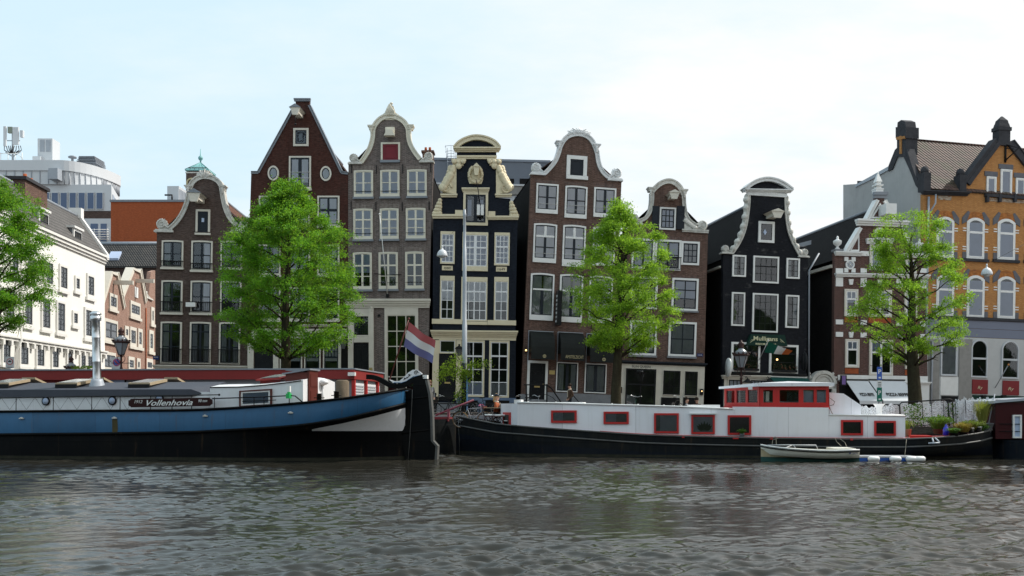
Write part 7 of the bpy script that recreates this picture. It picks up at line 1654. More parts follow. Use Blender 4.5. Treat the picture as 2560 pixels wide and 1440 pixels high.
mb=MB();P=lambda x,y,d=1.0:(f(x,y,d)[0],d,f(x,y,d)[1]);mb.tube([P(1089,1038),P(1184,1000)],.04,0,8).box(P(1119,1046)[0],P(1124,1046)[0],.95,1.05,z,P(1120,1022)[2],0);mb.build('tiller_bar','rust2',b3)
# ------------------------------------------------------------------ trees
M_['bark']=paint('elm_bark',(.036,.030,.020),.95,.7,(.062,.060,.036),4,.8,0,.5,.05)
M_['leaf_deep']=leafmat('deep_green_leaves',(.022,.100,.006),(.14,.40,.015),.52)
M_['leaf_light']=leafmat('yellow_green_leaves',(.075,.190,.009),(.32,.54,.036),.52)
def tree(name,px,Y,base_py,OUT,trunk_top,r0,nclump,leafm,label,seed,per=85,lsize=.125,cl=.46,lean=(0,0),group='elm trees along the quay',loose=1.,limbs=30):
 rng=np.random.default_rng(seed);rr=random.Random(seed)
 loc=pix(px,base_py,Y);loc.z=QZ
 t=empty(name,loc,label,'tree',group)
 zs=[CZ-(o[0]-HY)*Y/F-QZ for o in OUT];ls=[(px-o[1])*Y/F for o in OUT];rs_=[(o[2]-px)*Y/F for o in OUT]
 zs,ls,rs_=zs[::-1],ls[::-1],rs_[::-1]
 def ext(z,ca):
  l,r=np.interp(z,zs,ls),np.interp(z,zs,rs_)
  d=(l+r)/2*.9
  side=r if ca>0 else l
  return d*(1-abs(ca))+side*abs(ca)
 ztop=zs[-1];zb=zs[0]
 mb=MB();axis=lambda z:Vector((lean[0]*z/ztop+.05*math.sin(z*.9+seed),lean[1]*z/ztop,z))
 n=16;P=[axis(trunk_top*i/n)for i in range(n+1)]
 mb.tube([Vector((0,0,-.1))]+P[0:],[r0*1.45]+[r0*(1.18 if i==0 else 1)*(1-.88*(i/n)**1.1)+.012 for i in range(n+1)],0,10)
 tr=mb.build('trunk','bark',t)
 C=[];lb=MB()
 for i in range(limbs):
  u=(i+.5)/limbs;zt=zb+(ztop-zb)*(.04+.93*u);a=i*2.39996+rr.uniform(-.3,.3);ca,sa=math.cos(a),math.sin(a)
  reach=ext(zt,ca)*rr.uniform(.72,.98);rise=reach*rr.uniform(.45,.75)if u<.8 else reach*1.6
  z0=max(zb*.82+(.2 if u<.2 else 0),min(zt-rise,trunk_top*.97));A=axis(z0);E=Vector((A.x*.5+reach*ca,A.y*.5+reach*sa,zt))
  mid=A.lerp(E,.5)+Vector((ca,sa,0))*reach*.06+Vector((rr.uniform(-.2,.2),rr.uniform(-.2,.2),rr.uniform(-.05,.3)))
  pts=[A,A.lerp(mid,.55)+Vector((0,0,.05)),mid,mid.lerp(E,.55)+Vector((rr.uniform(-.15,.15),rr.uniform(-.15,.15),.06)),E];rl=r0*(.23-.12*u)
  lb.tube(pts,[rl,rl*.8,rl*.55,rl*.34,.012],0,6)
  for q in range(6):
   s=rr.uniform(.35,.95);j=min(3,int(s*4));B=pts[j].lerp(pts[j+1],s*4-j);d=Vector((ca+rr.uniform(-1.3,1.3),sa+rr.uniform(-1.3,1.3),rr.uniform(-.2,1.0))).normalized()*reach*rr.uniform(.22,.42)
   G=B+d;e=ext(G.z,G.x/(math.hypot(G.x,G.y)+1e-6));h_=math.hypot(G.x,G.y)
   if h_>e*.97 and h_>0:G.x*=e*.97/h_;G.y*=e*.97/h_
   lb.tube([B,B.lerp(G,.5)+Vector((0,0,.08)),G],[rl*.3,rl*.2,.008],0,4);C.append(G);C.append(B.lerp(G,.6))
  C.append(E)
 lb.build('limb','bark',tr)
 while len(C)<nclump:
  z=rr.uniform(zb,ztop);a=rr.uniform(0,6.283);e=ext(z,math.cos(a));q=rr.uniform(.2,1.05)**.6
  C.append(Vector((e*q*math.cos(a),e*q*math.sin(a),z)))
 rr.shuffle(C);C=C[:nclump];C=np.array([tuple(c)for c in C]);K=len(C)
 # drop clumps outside the envelope, leave holes
 hole=[np.array([rr.uniform(-3,3),rr.uniform(-3,3),rr.uniform(zb,ztop)])for _ in range(int(16*loose))]
 keep=np.array([all(np.linalg.norm(c-h)>.75 for h in hole)and math.hypot(c[0],c[1])<=ext(c[2],c[0]/(math.hypot(c[0],c[1])+1e-6))*rr.uniform(.92,1.12)+.05 for c in C]);C=C[keep];K=len(C)
 cr=rng.uniform(.5,1.25,K)*cl;N=(per*rng.uniform(.6,1.35,K)*(cr/cl)**1.5).astype(int);idx=np.repeat(np.arange(K),N);n=len(idx)
 g=rng.normal(0,.5,(n,3));g[:,2]*=.55;g[:,2]-=.12*(g[:,0]**2+g[:,1]**2)
 c=C[idx]+g*cr[idx][:,None]
 nr=rng.normal(0,.75,(n,3));nr[:,2]+=.75;nr/=np.linalg.norm(nr,axis=1)[:,None]
 tdir=np.cross(nr,rng.normal(0,1,(n,3)));tdir/=np.linalg.norm(tdir,axis=1)[:,None];b=np.cross(nr,tdir)
 L=(lsize*rng.uniform(.6,1.35,n))[:,None];W=L*.56
 v0=c-tdir*L*.5;v1=c+b*W*.5-nr*L*.06;v2=c+tdir*L*.5-nr*L*.16;v3=c-b*W*.5-nr*L*.06
 co_=np.stack([v0,v1,v2,v3],1).reshape(-1,3).astype(np.float32)
 me=bpy.data.meshes.new('crown');me.vertices.add(4*n);me.vertices.foreach_set('co',co_.ravel());me.loops.add(4*n);me.loops.foreach_set('vertex_index',np.arange(4*n,dtype=np.int32));me.polygons.add(n);me.polygons.foreach_set('loop_start',np.arange(0,4*n,4,dtype=np.int32))
 me.update(calc_edges=True);at=me.attributes.new('tone','FLOAT','FACE');tone=np.clip(rng.uniform(-.1,.6,n)+rng.uniform(-.25,.55,K)[idx],0,1).astype(np.float32);at.data.foreach_set('value',tone)
 me.materials.append(MAT[leafm]);o=bpy.data.objects.new('crown',me);COL.objects.link(o);o.parent=t
 return t
T2=[(452,705,745),(480,690,765),(505,660,775),(535,635,805),(560,600,850),(585,572,882),(620,556,885),(650,552,892),(700,556,882),(740,560,900),(775,556,908),(810,556,902),(840,575,878),(865,640,830),(885,690,760)]
tree('elm_tree',709,50.6,1033,T2,10.9,.30,980,'leaf_deep','dense deep green elm with broad crown in front of the dark red house',31,165,.096,.42,(.35,0),loose=.5,limbs=40)
T3=[(500,1548,1578),(530,1530,1602),(552,1512,1615),(580,1488,1642),(610,1455,1655),(640,1434,1664),(670,1425,1682),(705,1430,1676),(740,1430,1692),(765,1424,1697),(800,1430,1690),(825,1460,1672),(850,1475,1645),(880,1500,1610)]
tree('elm_tree',1539,50.4,1033,T3,9.9,.285,700,'leaf_light','yellow-green elm in front of the russet hotel and the shop front',47,140,.093,.39,(.55,0),loose=1.2,limbs=34)
T4=[(527,2235,2292),(550,2200,2335),(580,2190,2385),(610,2192,2378),(645,2188,2385),(680,2165,2402),(720,2146,2408),(760,2134,2438),(785,2128,2446),(805,2130,2440),(830,2150,2415),(860,2180,2395),(885,2215,2372),(905,2250,2340)]
tree('elm_tree',2287,50.4,1033,T4,9.0,.36,590,'leaf_light','open yellow-green elm in front of the maroon and orange brick buildings',58,125,.093,.38,(-.3,0),loose=2.2,limbs=34)
T1=[(453,-45,30),(480,-75,78),(505,-95,98),(530,-105,98),(560,-110,88),(590,-115,128),(620,-118,132),(655,-118,112),(700,-118,112),(740,-118,118),(765,-110,122),(785,-95,70),(805,-80,55),(822,-60,25)]
tree('elm_tree',-12,50.6,1033,T1,10.4,.30,760,'leaf_deep','bright green elm cut off by the left edge, in front of the white house',65,150,.096,.41,(.1,0),loose=1.2,limbs=34)
# ------------------------------------------------------------------ street furniture
def on_street(px,Y):p=pix(px,1016,Y);p.z=QZ;return p
def zpx(py,Y):return CZ-(py-HY)*Y/F-QZ
Y0=49.0
t=empty('street_pole',on_street(1161.5,Y0),'tall grey stepped metal pole in front of the navy house','pole')
z1,z2,z3,zt=zpx(812,Y0),zpx(622,Y0),zpx(716,Y0),zpx(524,Y0)
MB().lathe([(.13,0),(.125,z1),(.105,z1+.02),(.10,z3),(.10,z3+.01),(.098,z2),(.075,z2+.02),(.072,zt-.35),(.085,zt-.33),(.085,zt-.22),(.07,zt-.2),(.068,zt)],(0,0,0),0,14).build('shaft','galv',t)
MB().lathe([(.15,.05),(.15,zpx(908,Y0))],(0,0,0),0,14).box(.1,.17,-.16,-.12,.3,zpx(940,Y0),1).build('sleeve',['navy','stripe'],t)
def hanging_lamp(px,py,Y,wire_to,label):
 p=pix(px,py,Y);t=empty('hanging_lamp',p,label,'street lamp','dome lamps hung on wires over the street')
 MB().lathe([(.30,-.16),(.305,-.12),(.29,-.02),(.24,.10),(.16,.19),(.06,.24),(.035,.36),(.05,.38),(.03,.46)],(0,0,0),0,18).build('dome_shade','lampwhite',t);MB().lathe([(.02,-.26),(.14,-.24),(.2,-.155)],(0,0,0),0,14).build('diffuser','zincw',t)
 MB().tube([(0,0,.45),pix(*wire_to)-p],.010,0,4).build('wire','iron',t)
hanging_lamp(1105.5,634,54,(1134,578,61.6),'white dome lamp hanging left of the tall pole by the navy house');hanging_lamp(2467,680,54,(2600,590,58),'white dome lamp hanging in front of the orange brick building')
def lantern(px,Y,top,label,arm=True,s=1.):
 t=empty('crown_lantern',on_street(px,Y),label,'street lantern','old crown lanterns on iron posts');H=zpx(top,Y)
 b=H-1.42*s
 MB().lathe([(.16,0),(.16,.35),(.10,.45),(.085,.9),(.07,1.0),(.06,b*.75),(.075,b*.76),(.075,b*.79),(.05,b*.8),(.045,b-.12),(.09,b-.1),(.05,b)],(0,0,0),0,12).build('post','lanternbrown',t)
 if arm:MB().tube([(0,0,b-.45),(-.18,0,b-.3),(-.2,0,b-.12),(-.1,0,b-.05)],.018).tube([(0,0,b-.45),(.18,0,b-.3),(.2,0,b-.12),(.1,0,b-.05)],.018).tube([(-.5,0,b-.42),(.5,0,b-.42)],.018).build('scroll_bracket','lanternbrown',t)
 MB().lathe([(.15*s,b),(.36*s,b+.62*s)],(0,0,0),0,6,'z',False).build('glass','lanternglass',t)
 fr=MB()
 for i in range(6):
  a=math.pi/3*i;fr.tube([(.155*s*math.cos(a),.155*s*math.sin(a),b),(.37*s*math.cos(a),.37*s*math.sin(a),b+.63*s)],.016,0,4)
 fr.lathe([(.17*s,b-.03),(.17*s,b+.02)],(0,0,0),0,6);fr.lathe([(.38*s,b+.6*s),(.44*s,b+.64*s),(.44*s,b+.68*s),(.38*s,b+.7*s)],(0,0,0),0,12)
 for i in range(12):a=math.pi/6*i;fr.ball((.43*s*math.cos(a),.43*s*math.sin(a),b+.74*s),.05*s,0,6,4)
 fr.build('lantern_frame','lanternbrown',t)
 MB().lathe([(.37*s,b+.69*s),(.27*s,b+.86*s),(.13*s,b+.96*s),(.13*s,b+1.0*s)],(0,0,0),0,12).build('lantern_roof','lanternglass',t)
 MB().lathe([(.14*s,b+1.0*s),(.16*s,b+1.04*s),(.1*s,b+1.08*s),(.17*s,b+1.2*s),(.12*s,b+1.3*s),(.05*s,b+1.33*s),(.05*s,b+1.4*s),(.01,b+1.42*s)],(0,0,0),0,10).build('crown_finial','lanternbrown',t)
lantern(303,49.2,818,'crown lantern behind the steel chimney, before the brick gables');lantern(178,62,890,'crown lantern low in the side street before the white house',False);lantern(1853,49.2,850,'crown lantern in front of the black pub house')
def wall_lantern(px,Y,y0,y1,label):
 p=pix(px,y0,Y);t=empty('wall_lantern',p,label,'wall lamp');h_=(y1-y0)*Y/F
 MB().lathe([(.10,-h_),(.24,-h_*.35)],(0,0,0),0,6,'z',False).build('glass','lanterndark',t);MB().lathe([(.30,-h_*.36),(.2,-h_*.2),(.07,-h_*.1),(.05,-.02),(.09,0),(.02,.05)],(0,0,0),0,10).tube([(0,0,-h_*.2),(.0,.35,-h_*.05),(0,.6,-h_*.4)],.03).build('hood','iron',t)
wall_lantern(858,61.2,843,872,'black wall lantern between the dark red and the grey-brown house');wall_lantern(1148,61.0,862,890,'black wall lantern beside the door of the navy house')
def plate_sign(px,Y,y0,y1,w,label,kind):
 t=empty('traffic_sign',on_street(px,Y),label,'traffic sign');z0,z1=zpx(y1,Y),zpx(y0,Y)
 MB().tube([(0,.05,0),(0,.05,z1)],.04).build('post','galv',t);pl=MB().box(-w/2,w/2,-.02,.0,z0,z1,0);c=(z0+z1)/2+(z1-z0)*.08;r=w*.38
 pl.lathe([(r,-.027),(r,-.021)],(0,0,c),1,22,'y',False)
 if kind=='np':pl.lathe([(r*.8,-.031),(r*.8,-.0275)],(0,0,c),2,22,'y',False);q=r*.62;pl.hull8([(-q,-.035,c+q-.05),(-q+.07,-.035,c+q),(-q+.07,-.032,c+q),(-q,-.032,c+q-.05)],[(q-.07,-.035,c-q),(q,-.035,c-q+.05),(q,-.032,c-q+.05),(q-.07,-.032,c-q)],1)
 else:pl.lathe([(r*.78,-.031),(r*.78,-.0275)],(0,0,c),0,22,'y',False);pl.box(-r*.5,r*.5,-.034,-.031,c-.02,c+.04,3);pl.box(-r*.25,r*.25,-.034,-.031,c+.041,c+.08,3);pl.box(-w*.3,w*.3,-.022,-.02,z0+.05,z0+.08,3)
 pl.build('sign_plate',['signgrey','signred','signblue2','iron'],t)
plate_sign(25,54,892,921,.48,'grey no-entry-for-cars sign with a red ring before the white house','car');plate_sign(292,53,893,924,.56,'blue and red no-parking sign by the lantern at the side street','np')
t=empty('parking_sign',on_street(2198.5,49.2),'narrow parking sign column with blue and green P plates before the white awnings','parking sign');Yp=49.2
MB().tube([(0,.06,0),(0,.06,zpx(918,Yp))],.035).build('post','galv',t)
for y0,y1,m,txt in((917,950,'signblue2','P'),(951,968,'white',None),(968.5,1004,'signgreen','P')):
 z0,z1=zpx(y1,Yp),zpx(y0,Yp);pl=MB().box(-.125,.125,-.02,.01,z0+.005,z1-.005,0)
 if txt:put_text(pl,'P',-.065,.075,z0+(z1-z0)*.48,-.028,.22,1,0,.02);pl.box(-.05,.06,-.028,-.021,z0+.08,z0+.16,1)
 else:
  for i in range(3):pl.box(-.08,.08,-.026,-.021,z0+.05+i*.09,z0+.08+i*.09,2)
 pl.build('sign_plate',[m,'white','iron'],t)
 # climber on the pole
t=empty('climbing_plant',on_street(1155,48.9),'bright green wisteria climbing round the foot of the tall grey pole','plant')
st=MB();cz=lambda x,y:Vector(((x-1155)*48.9/F,0,zpx(y,48.9)))
BR=[[(1157,1035),(1155,990),(1158,940),(1150,900),(1138,885)],[(1157,950),(1140,930),(1115,925),(1098,945)],[(1157,935),(1180,912),(1205,905),(1220,908)],[(1157,965),(1150,975),(1146,990),(1150,1005)],[(1156,930),(1130,905),(1110,915),(1105,935)],[(1158,925),(1175,930),(1172,950)]]
rng=np.random.default_rng(4);pts=[]
for b in BR:
 P=[cz(*q)+Vector((0,-.15-.12*math.sin(i*2.),0))for i,q in enumerate(b)];st.tube(P,.016,0,4)
 for a_,c_ in zip(P,P[1:]):
  m=int((c_-a_).length*270)
  if b is BR[0]:m=m if a_.z>2.2 else m//8
  for i in range(m):q=a_.lerp(c_,rng.random());pts.append((q.x+rng.normal(0,.15),q.y+rng.normal(0,.16),q.z+rng.normal(-.06,.14)))
st.build('stem','bark',t);pts=np.array(pts);n=len(pts);lv=MB()
for c in pts:
 v=Vector(rng.normal(0,1,3))+Vector((0,0,-.7));v=v.normalized()*rng.uniform(.07,.14);w_=v.cross(Vector(rng.normal(0,1,3))).normalized()*v.length*.24;c=Vector(c);lv.add([c,c+v*.5+w_,c+v,c+v*.5-w_],[(0,1,2,3)])
o=lv.build('leaves','leaf_climb',t,fix=False);at=o.data.attributes.new('tone','FLOAT','FACE');at.data.foreach_set('value',list(rng.random(n)))
# low hedge in the side street
t=empty('hedge',on_street(212,60),'small clipped light green hedge before the white house','hedge');lv=MB();rr=random.Random(6)
for i in range(900):
 c=Vector((rr.uniform(-.65,.65),rr.uniform(-.4,.4),rr.uniform(1.9,zpx(916,60))));v=Vector((rr.uniform(-1,1),rr.uniform(-1,1),rr.uniform(-.2,1))).normalized()*.1;w_=v.cross(Vector((rr.uniform(-1,1),1,.2))).normalized()*.04;lv.add([c,c+v*.5+w_,c+v,c+v*.5-w_],[(0,1,2,3)])
o=lv.build('leaves','leaf_climb',t,fix=False);o.data.attributes.new('tone','FLOAT','FACE');MB().box(-.6,.6,-.35,.35,0,2.3).build('planter','plinth',t)
# quay railing
t=empty('quay_railing',on_street(1190,47.7),'thin black two-bar railing along the quay edge behind the bows','railing');rl=MB()
for y in(1009,1035):a,b=pix(1080,y,47.7),pix(1292,y+2,47.7);L_=on_street(1190,47.7);rl.tube([a-L_,b-L_],.025)
for px in(1084,1122,1160,1198,1236,1274):p=pix(px,1016,47.7);rl.tube([(p.x-L_.x,0,0),(p.x-L_.x,0,zpx(1008,47.7))],.03)
rl.build('bars','iron',t)
# ------------------------------------------------------------------ bicycles
def bicycle(name,loc,rz,label,fm,tyre='tyre',basket=False,drop=False,lean=.08):
 t=empty(name,loc,label,'bicycle','bicycles parked along the quay',rz);t.rotation_euler[1]=0;t.rotation_euler[0]=lean
 for x in(-.52,.54):
  w=MB().lathe([(.305,-.008),(.315,-.012),(.318,0),(.315,.012),(.305,.008)],(x,0,.34),0,24,'y')
  for i in range(12):a=i*math.pi/6;w.tube([(x,0,.34),(x+.31*math.cos(a),0,.34+.31*math.sin(a))],.0035,0,3)
  w.lathe([(.03,-.04),(.03,.04)],(x,0,.34),0,8,'y');w.f=[q for q in w.f];
  rim=MB();R0=[(x+.31*math.cos(i*.2618),0,.34+.31*math.sin(i*.2618))for i in range(25)];rim.tube(R0,.009,0,5)
  for i in range(12):a=i*math.pi/6;rim.tube([(x,0,.34),(x+.31*math.cos(a),0,.34+.31*math.sin(a))],.004,0,3)
  rim.lathe([(.025,-.045),(.025,.045)],(x,0,.34),0,8,'y');wh=rim.build('wheel','steel',t)
  MB().tube([(x+.33*math.cos(i*.2618),0,.34+.33*math.sin(i*.2618))for i in range(25)],.018,0,6).build('tyre',tyre,wh)
 bb,st,hd,hb=(-.05,0,.30),(-.20,0,.80),(.36,0,.84),(.40,0,.68)
 MB().tube([bb,st],.016).tube([st,hd],.015).tube([bb,hb],.017).tube([(-.52,.05,.34),(-.19,0,.78)],.010).tube([(-.52,-.05,.34),bb],.010).tube([(-.52,.05,.34),bb],.010).tube([hd,hb,(.54,.05,.34)],.014).tube([hb,(.54,-.05,.34)],.012).tube([st,(-.23,0,.92)],.012).tube([hd,(.34,0,.96)],.013).lathe([(.09,-.01),(.09,.01)],(bb[0],0.06,bb[2]),0,14,'y').tube([(bb[0],.07,bb[2]),(bb[0]+.1,.09,bb[2]-.13)],.01).tube([(bb[0],-.07,bb[2]),(bb[0]-.1,-.09,bb[2]+.13)],.01).build('frame',fm,t)
 MB().hull8([(-.36,-.09,.92),(-.36,.09,.92),(-.36,.09,.97),(-.36,-.09,.97)],[(-.10,-.02,.93),(-.10,.02,.93),(-.10,.02,.965),(-.10,-.02,.965)]).build('saddle','iron',t)
 if drop:MB().tube([(.3,-.2,.96),(.42,-.2,.95),(.47,-.2,.88),(.38,-.2,.82)],.014).tube([(.3,.2,.96),(.42,.2,.95),(.47,.2,.88),(.38,.2,.82)],.014).tube([(.3,-.2,.96),(.34,0,.97),(.3,.2,.96)],.014).build('handlebar','handtape',t)
 else:MB().tube([(.14,-.29,1.03),(.26,-.27,1.07),(.35,-.1,1.0),(.35,.1,1.0),(.26,.27,1.07),(.14,.29,1.03)],.013).build('handlebar','steel',t)
 if basket:MB().box(.46,.78,-.2,.2,.72,.74).ring([(.46,.74),(.78,.74),(.80,.98),(.44,.98)],[(.47,.75),(.77,.75),(.79,.97),(.45,.97)],-.2,.2).build('basket','iron',t)
 else:MB().tube([(-.72,0,.70),(-.26,0,.70)],.012).tube([(-.70,.08,.68),(-.52,.05,.34)],.007).tube([(-.86,0,.45),(-.78,0,.60),(-.6,0,.69),(-.4,0,.66)],.022).build('luggage_carrier','iron',t)
 return t
bicycle('bicycle',on_street(1112,48.4),R(165),'black bicycle with a front basket beside the blue barge rudder','iron',basket=True)
bicycle('bicycle',on_street(1148,48.9),R(100),'dark green bicycle parked end-on behind the grey pole foot','greenframe')
bicycle('bicycle',on_street(1216,48.5),R(10),'navy bicycle behind the quay railing, nearest the bow table','navy')
bicycle('bicycle',on_street(1308,48.8),R(190),'black bicycle behind the left end of the white cabin','iron')
bicycle('bicycle',on_street(1330,49.3),R(30),'grey bicycle at the foot of the hotel stairs','zinc')
bicycle('bicycle',on_street(1586,49.5),R(80),'bicycle with pale handlebars just right of the middle elm trunk','greenframe')
bicycle('bicycle',on_street(1690,50.5),R(60),'black bicycle standing before the shop door','iron')
b=bicycle('racing_bicycle',on_boat(1182,1069,1.9),R(-8),'pale grey racing bicycle with tan tyres on the black barge bow','bikegrey','tyretan',drop=True,lean=.15);del b['group']
# ------------------------------------------------------------------ people
M_['skin']=paint('skin',(.48,.27,.19),.55,.2,(.40,.20,.14),6);M_['hair_dark']=paint('dark_hair',(.022,.014,.010),.6,.2);M_['hair_blond']=paint('blond_hair',(.40,.24,.10),.6,.3);M_['hair_red']=paint('light_brown_hair',(.17,.08,.04),.6,.3)
def person(loc,rz,label,pose,jacket,trousers,hair='hair_dark',acc=(),collar=None):
 t=empty('person',loc,label,'person',None,rz)
 # joints: local x = forward
 sit=pose=='sit';gd=pose=='ground'
 hz=.50 if sit else.12 if gd else.93
 J={};V=[];E=[];Rd=[];K=[]
 def add(n,p,r,par=None,kind='j'):
  J[n]=len(V);V.append(Vector(p));Rd.append(r);K.append(kind)
  if par:E.append((J[par],J[n]))
 add('hip',(0,0,hz),.145);add('belly',(.01,0,hz+.18),.135,'hip');add('chest',(0,0,hz+.40),.155,'belly');add('neck0',(.01,0,hz+.53),.075,'chest');add('neck',(.02,0,hz+.59),.055,'neck0','s');add('head0',(.035,0,hz+.67),.085,'neck','s');add('head',(.025,0,hz+.77),.098,'head0','s');add('nose',(.118,0,hz+.70),.016,'head0','s')
 for s,n in((1,'l'),(-1,'r')):
  add('sh'+n,(0,.185*s,hz+.48),.075,'chest')
  if pose=='walk':el,wr=(-.06-.04*s,.25*s,hz+.20),(.10+.02*s,.20*s,hz+.02)
  elif sit:el,wr=(.10,.25*s,hz+.24),(.34,.14*s,hz+.30)
  else:el,wr=(.10,.24*s,hz+.24),(.26,.12*s,hz+.10)
  add('el'+n,el,.052,'sh'+n);add('wr'+n,wr,.036,'el'+n);d=(Vector(wr)-Vector(el)).normalized();pl=Vector(wr)+d*.07;add('pa'+n,pl,.034,'wr'+n,'s')
  for i in range(4):
   o=Vector((0,(i-1.5)*.021,0));f1=pl+d*.045+o;f2=f1+d*(.03+.008*(i in(1,2)))+Vector((0,0,-.014));add('f%s%d'%(n,i),f1,.0095,'pa'+n,'s');add('g%s%d'%(n,i),f2,.0085,'f%s%d'%(n,i),'s')
  add('th'+n,Vector(wr)+d*.05+Vector((.0,-.042*s,.012)),.0105,'wr'+n,'s')
  if sit:kn,an=(.42,.11*s,hz),(.40,.11*s,.09)
  elif gd:kn,an=(.38,.14*s,.42),(.62,.12*s,.07)
  else:kn,an=(.10*s,.10*s,.50),(.02+.24*s,.10*s,.09)
  add('hp'+n,(0,.10*s,hz-.03),.105,'hip','t');add('kn'+n,kn,.066,'hp'+n,'t');add('an'+n,an,.045,'kn'+n,'t');add('toe'+n,(an[0]+.17,an[1],.04),.038,'an'+n,'b')
 me=bpy.data.meshes.new('b');me.from_pydata([tuple(v)for v in V],E,[]);ob=bpy.data.objects.new('b',me);COL.objects.link(ob)
 ob.modifiers.new('s','SKIN');sv=me.skin_vertices[0].data
 for i,r in enumerate(Rd):sv[i].radius=(r,r*(1.25 if i in(J['chest'],J['belly'],J['hip'])else 1))
 sv[0].use_root=True
 ss=ob.modifiers.new('u','SUBSURF');ss.levels=1;ss.render_levels=1
 dg_=bpy.context.evaluated_depsgraph_get();m2=bpy.data.meshes.new_from_object(ob.evaluated_get(dg_));bpy.data.objects.remove(ob)
 m2 .materials.clear()
 for m in(jacket,trousers,'skin','iron'):m2 .materials.append(MAT[m])
 VV=[tuple(v)for v in V]
 for p in m2 .polygons:
  c=p.center;b_=min(range(len(V)),key=lambda i:(V[i]-c).length/(.5+Rd[i]*4));p.material_index={'j':0,'t':1,'s':2,'b':3}[K[b_]];p.use_smooth=True
 m2 .name='body';o=bpy.data.objects.new('body',m2);COL.objects.link(o);o.parent=t
 hd=V[J['head']]
 MB().ball((hd.x-.02,0,hd.z+.035),.108,0,12,8,1,.92,.92).build('hair' if 'cap' not in acc else 'hair',hair,t)
 fc=MB()
 for s in(1,-1):fc.ball((hd.x+.088,.034*s,hd.z-.03),.011,0,6,4);fc.ball((hd.x-.005,.098*s,hd.z-.05),.024,1,6,5,.6,.5,1.3)
 fc.box(hd.x+.078,hd.x+.094,-.024,.024,hd.z-.112,hd.z-.104,2);fc.build('face',['iron','skin','lips'],t)
 if 'glasses' in acc:MB().box(hd.x+.085,hd.x+.105,-.07,-.008,hd.z-.05,hd.z-.012).box(hd.x+.085,hd.x+.105,.008,.07,hd.z-.05,hd.z-.012).tube([(hd.x+.095,-.07,hd.z-.02),(hd.x,-.1,hd.z-.02)],.005,0,4).tube([(hd.x+.095,.07,hd.z-.02),(hd.x,.1,hd.z-.02)],.005,0,4).build('sunglasses','iron',t)
 if 'cap' in acc:MB().lathe([(.118,0),(.118,.05),(.09,.10),(.02,.115)],(hd.x-.01,0,hd.z+.01),0,14).hull8([(hd.x+.07,-.07,hd.z+.01),(hd.x+.07,.07,hd.z+.01),(hd.x+.07,.07,hd.z+.025),(hd.x+.07,-.07,hd.z+.025)],[(hd.x+.19,-.05,hd.z-.01),(hd.x+.19,.05,hd.z-.01),(hd.x+.19,.05,hd.z),(hd.x+.19,-.05,hd.z)]).build('cap','navy',t)
 if 'long' in acc:MB().tube([(hd.x-.07,0,hd.z),(hd.x-.11,0,hd.z-.14),(hd.x-.09,0,hd.z-.30)],[.075,.07,.03],0,8).build('ponytail',hair,t)
 if collar:MB().tube([(V[J['neck0']].x+.07*math.cos(a),.09*math.sin(a),V[J['neck0']].z+.02+.02*math.cos(a+3.14))for a in[i*.5 for i in range(13)]],.035,0,6).box(.14,.165,-.03,.03,hz+.1,hz+.5).build('collar',collar,t)
 return t
person(on_street(1425,55.5),R(-160),'man with sunglasses in a brown jacket with pale collar walking past the hotel','walk','brownjacket','navy','hair_dark',('glasses',),'creamfleece')
person(on_boat(1241,1066,2.35),R(-12),'woman in an orange top and dark cap seated at the barge bow table','sit','orangetop','navy','hair_blond',('cap','long'),'creamfleece')
person(on_street(1074.5,48.3),R(-70),'light-haired man in grey standing just behind the blue barge rudder','walk','greyshirt','navy','hair_red')
person(on_street(1716,50.0)+Vector((0,0,-.02)),R(-20),'dark-haired person in grey sitting low before the shop, looking right','ground','greyshirt','navy','hair_dark')
person(on_street(1742,50.1)+Vector((0,0,-.02)),R(-100),'person with sunglasses sitting low at the right end of the shop','ground','brownjacket','navy','hair_dark',('glasses',))
t=empty('folding_chair',on_boat(1238,1066,2.4),'dark folding chair under the woman in the orange top','chair','folding chairs on the barge bow',R(-12-90));MB().box(-.2,.2,-.2,.2,.34,.37).build('seat','brownwood',t)
for sx in(-.18,.18):MB().tube([(sx,-.18,0),(sx,.2,.36),(sx,.26,.8)],.014).build('leg','iron',t);MB().tube([(sx,.2,0),(sx,-.18,.35)],.014).build('leg','iron',t)
MB().box(-.19,.19,.22,.25,.62,.78).build('backrest','brownwood',t)
fl_=FB2
A_=pix(1897,901,63.3);B_=pix(1921,851,62.2);t=empty('flag',A_,'green, white and orange flag on a slanting white pole at the pub','flag')
MB().tube([(0,0,0),B_-A_],.025,0,6).ball(B_-A_,.06).build('pole','zincw',t)
cloth(pix(1921.5,854,62.25)-A_,pix(1982,877,61.7)-A_,pix(1911,881,62.7)-A_,pix(1971,887,62.0)-A_,18,8,.07,1.1,lambda u,v:0 if u<.36 else 1 if u<.68 else 2).build('flag_cloth',['irgreen','flagwhite','irorange'],t,fix=False)
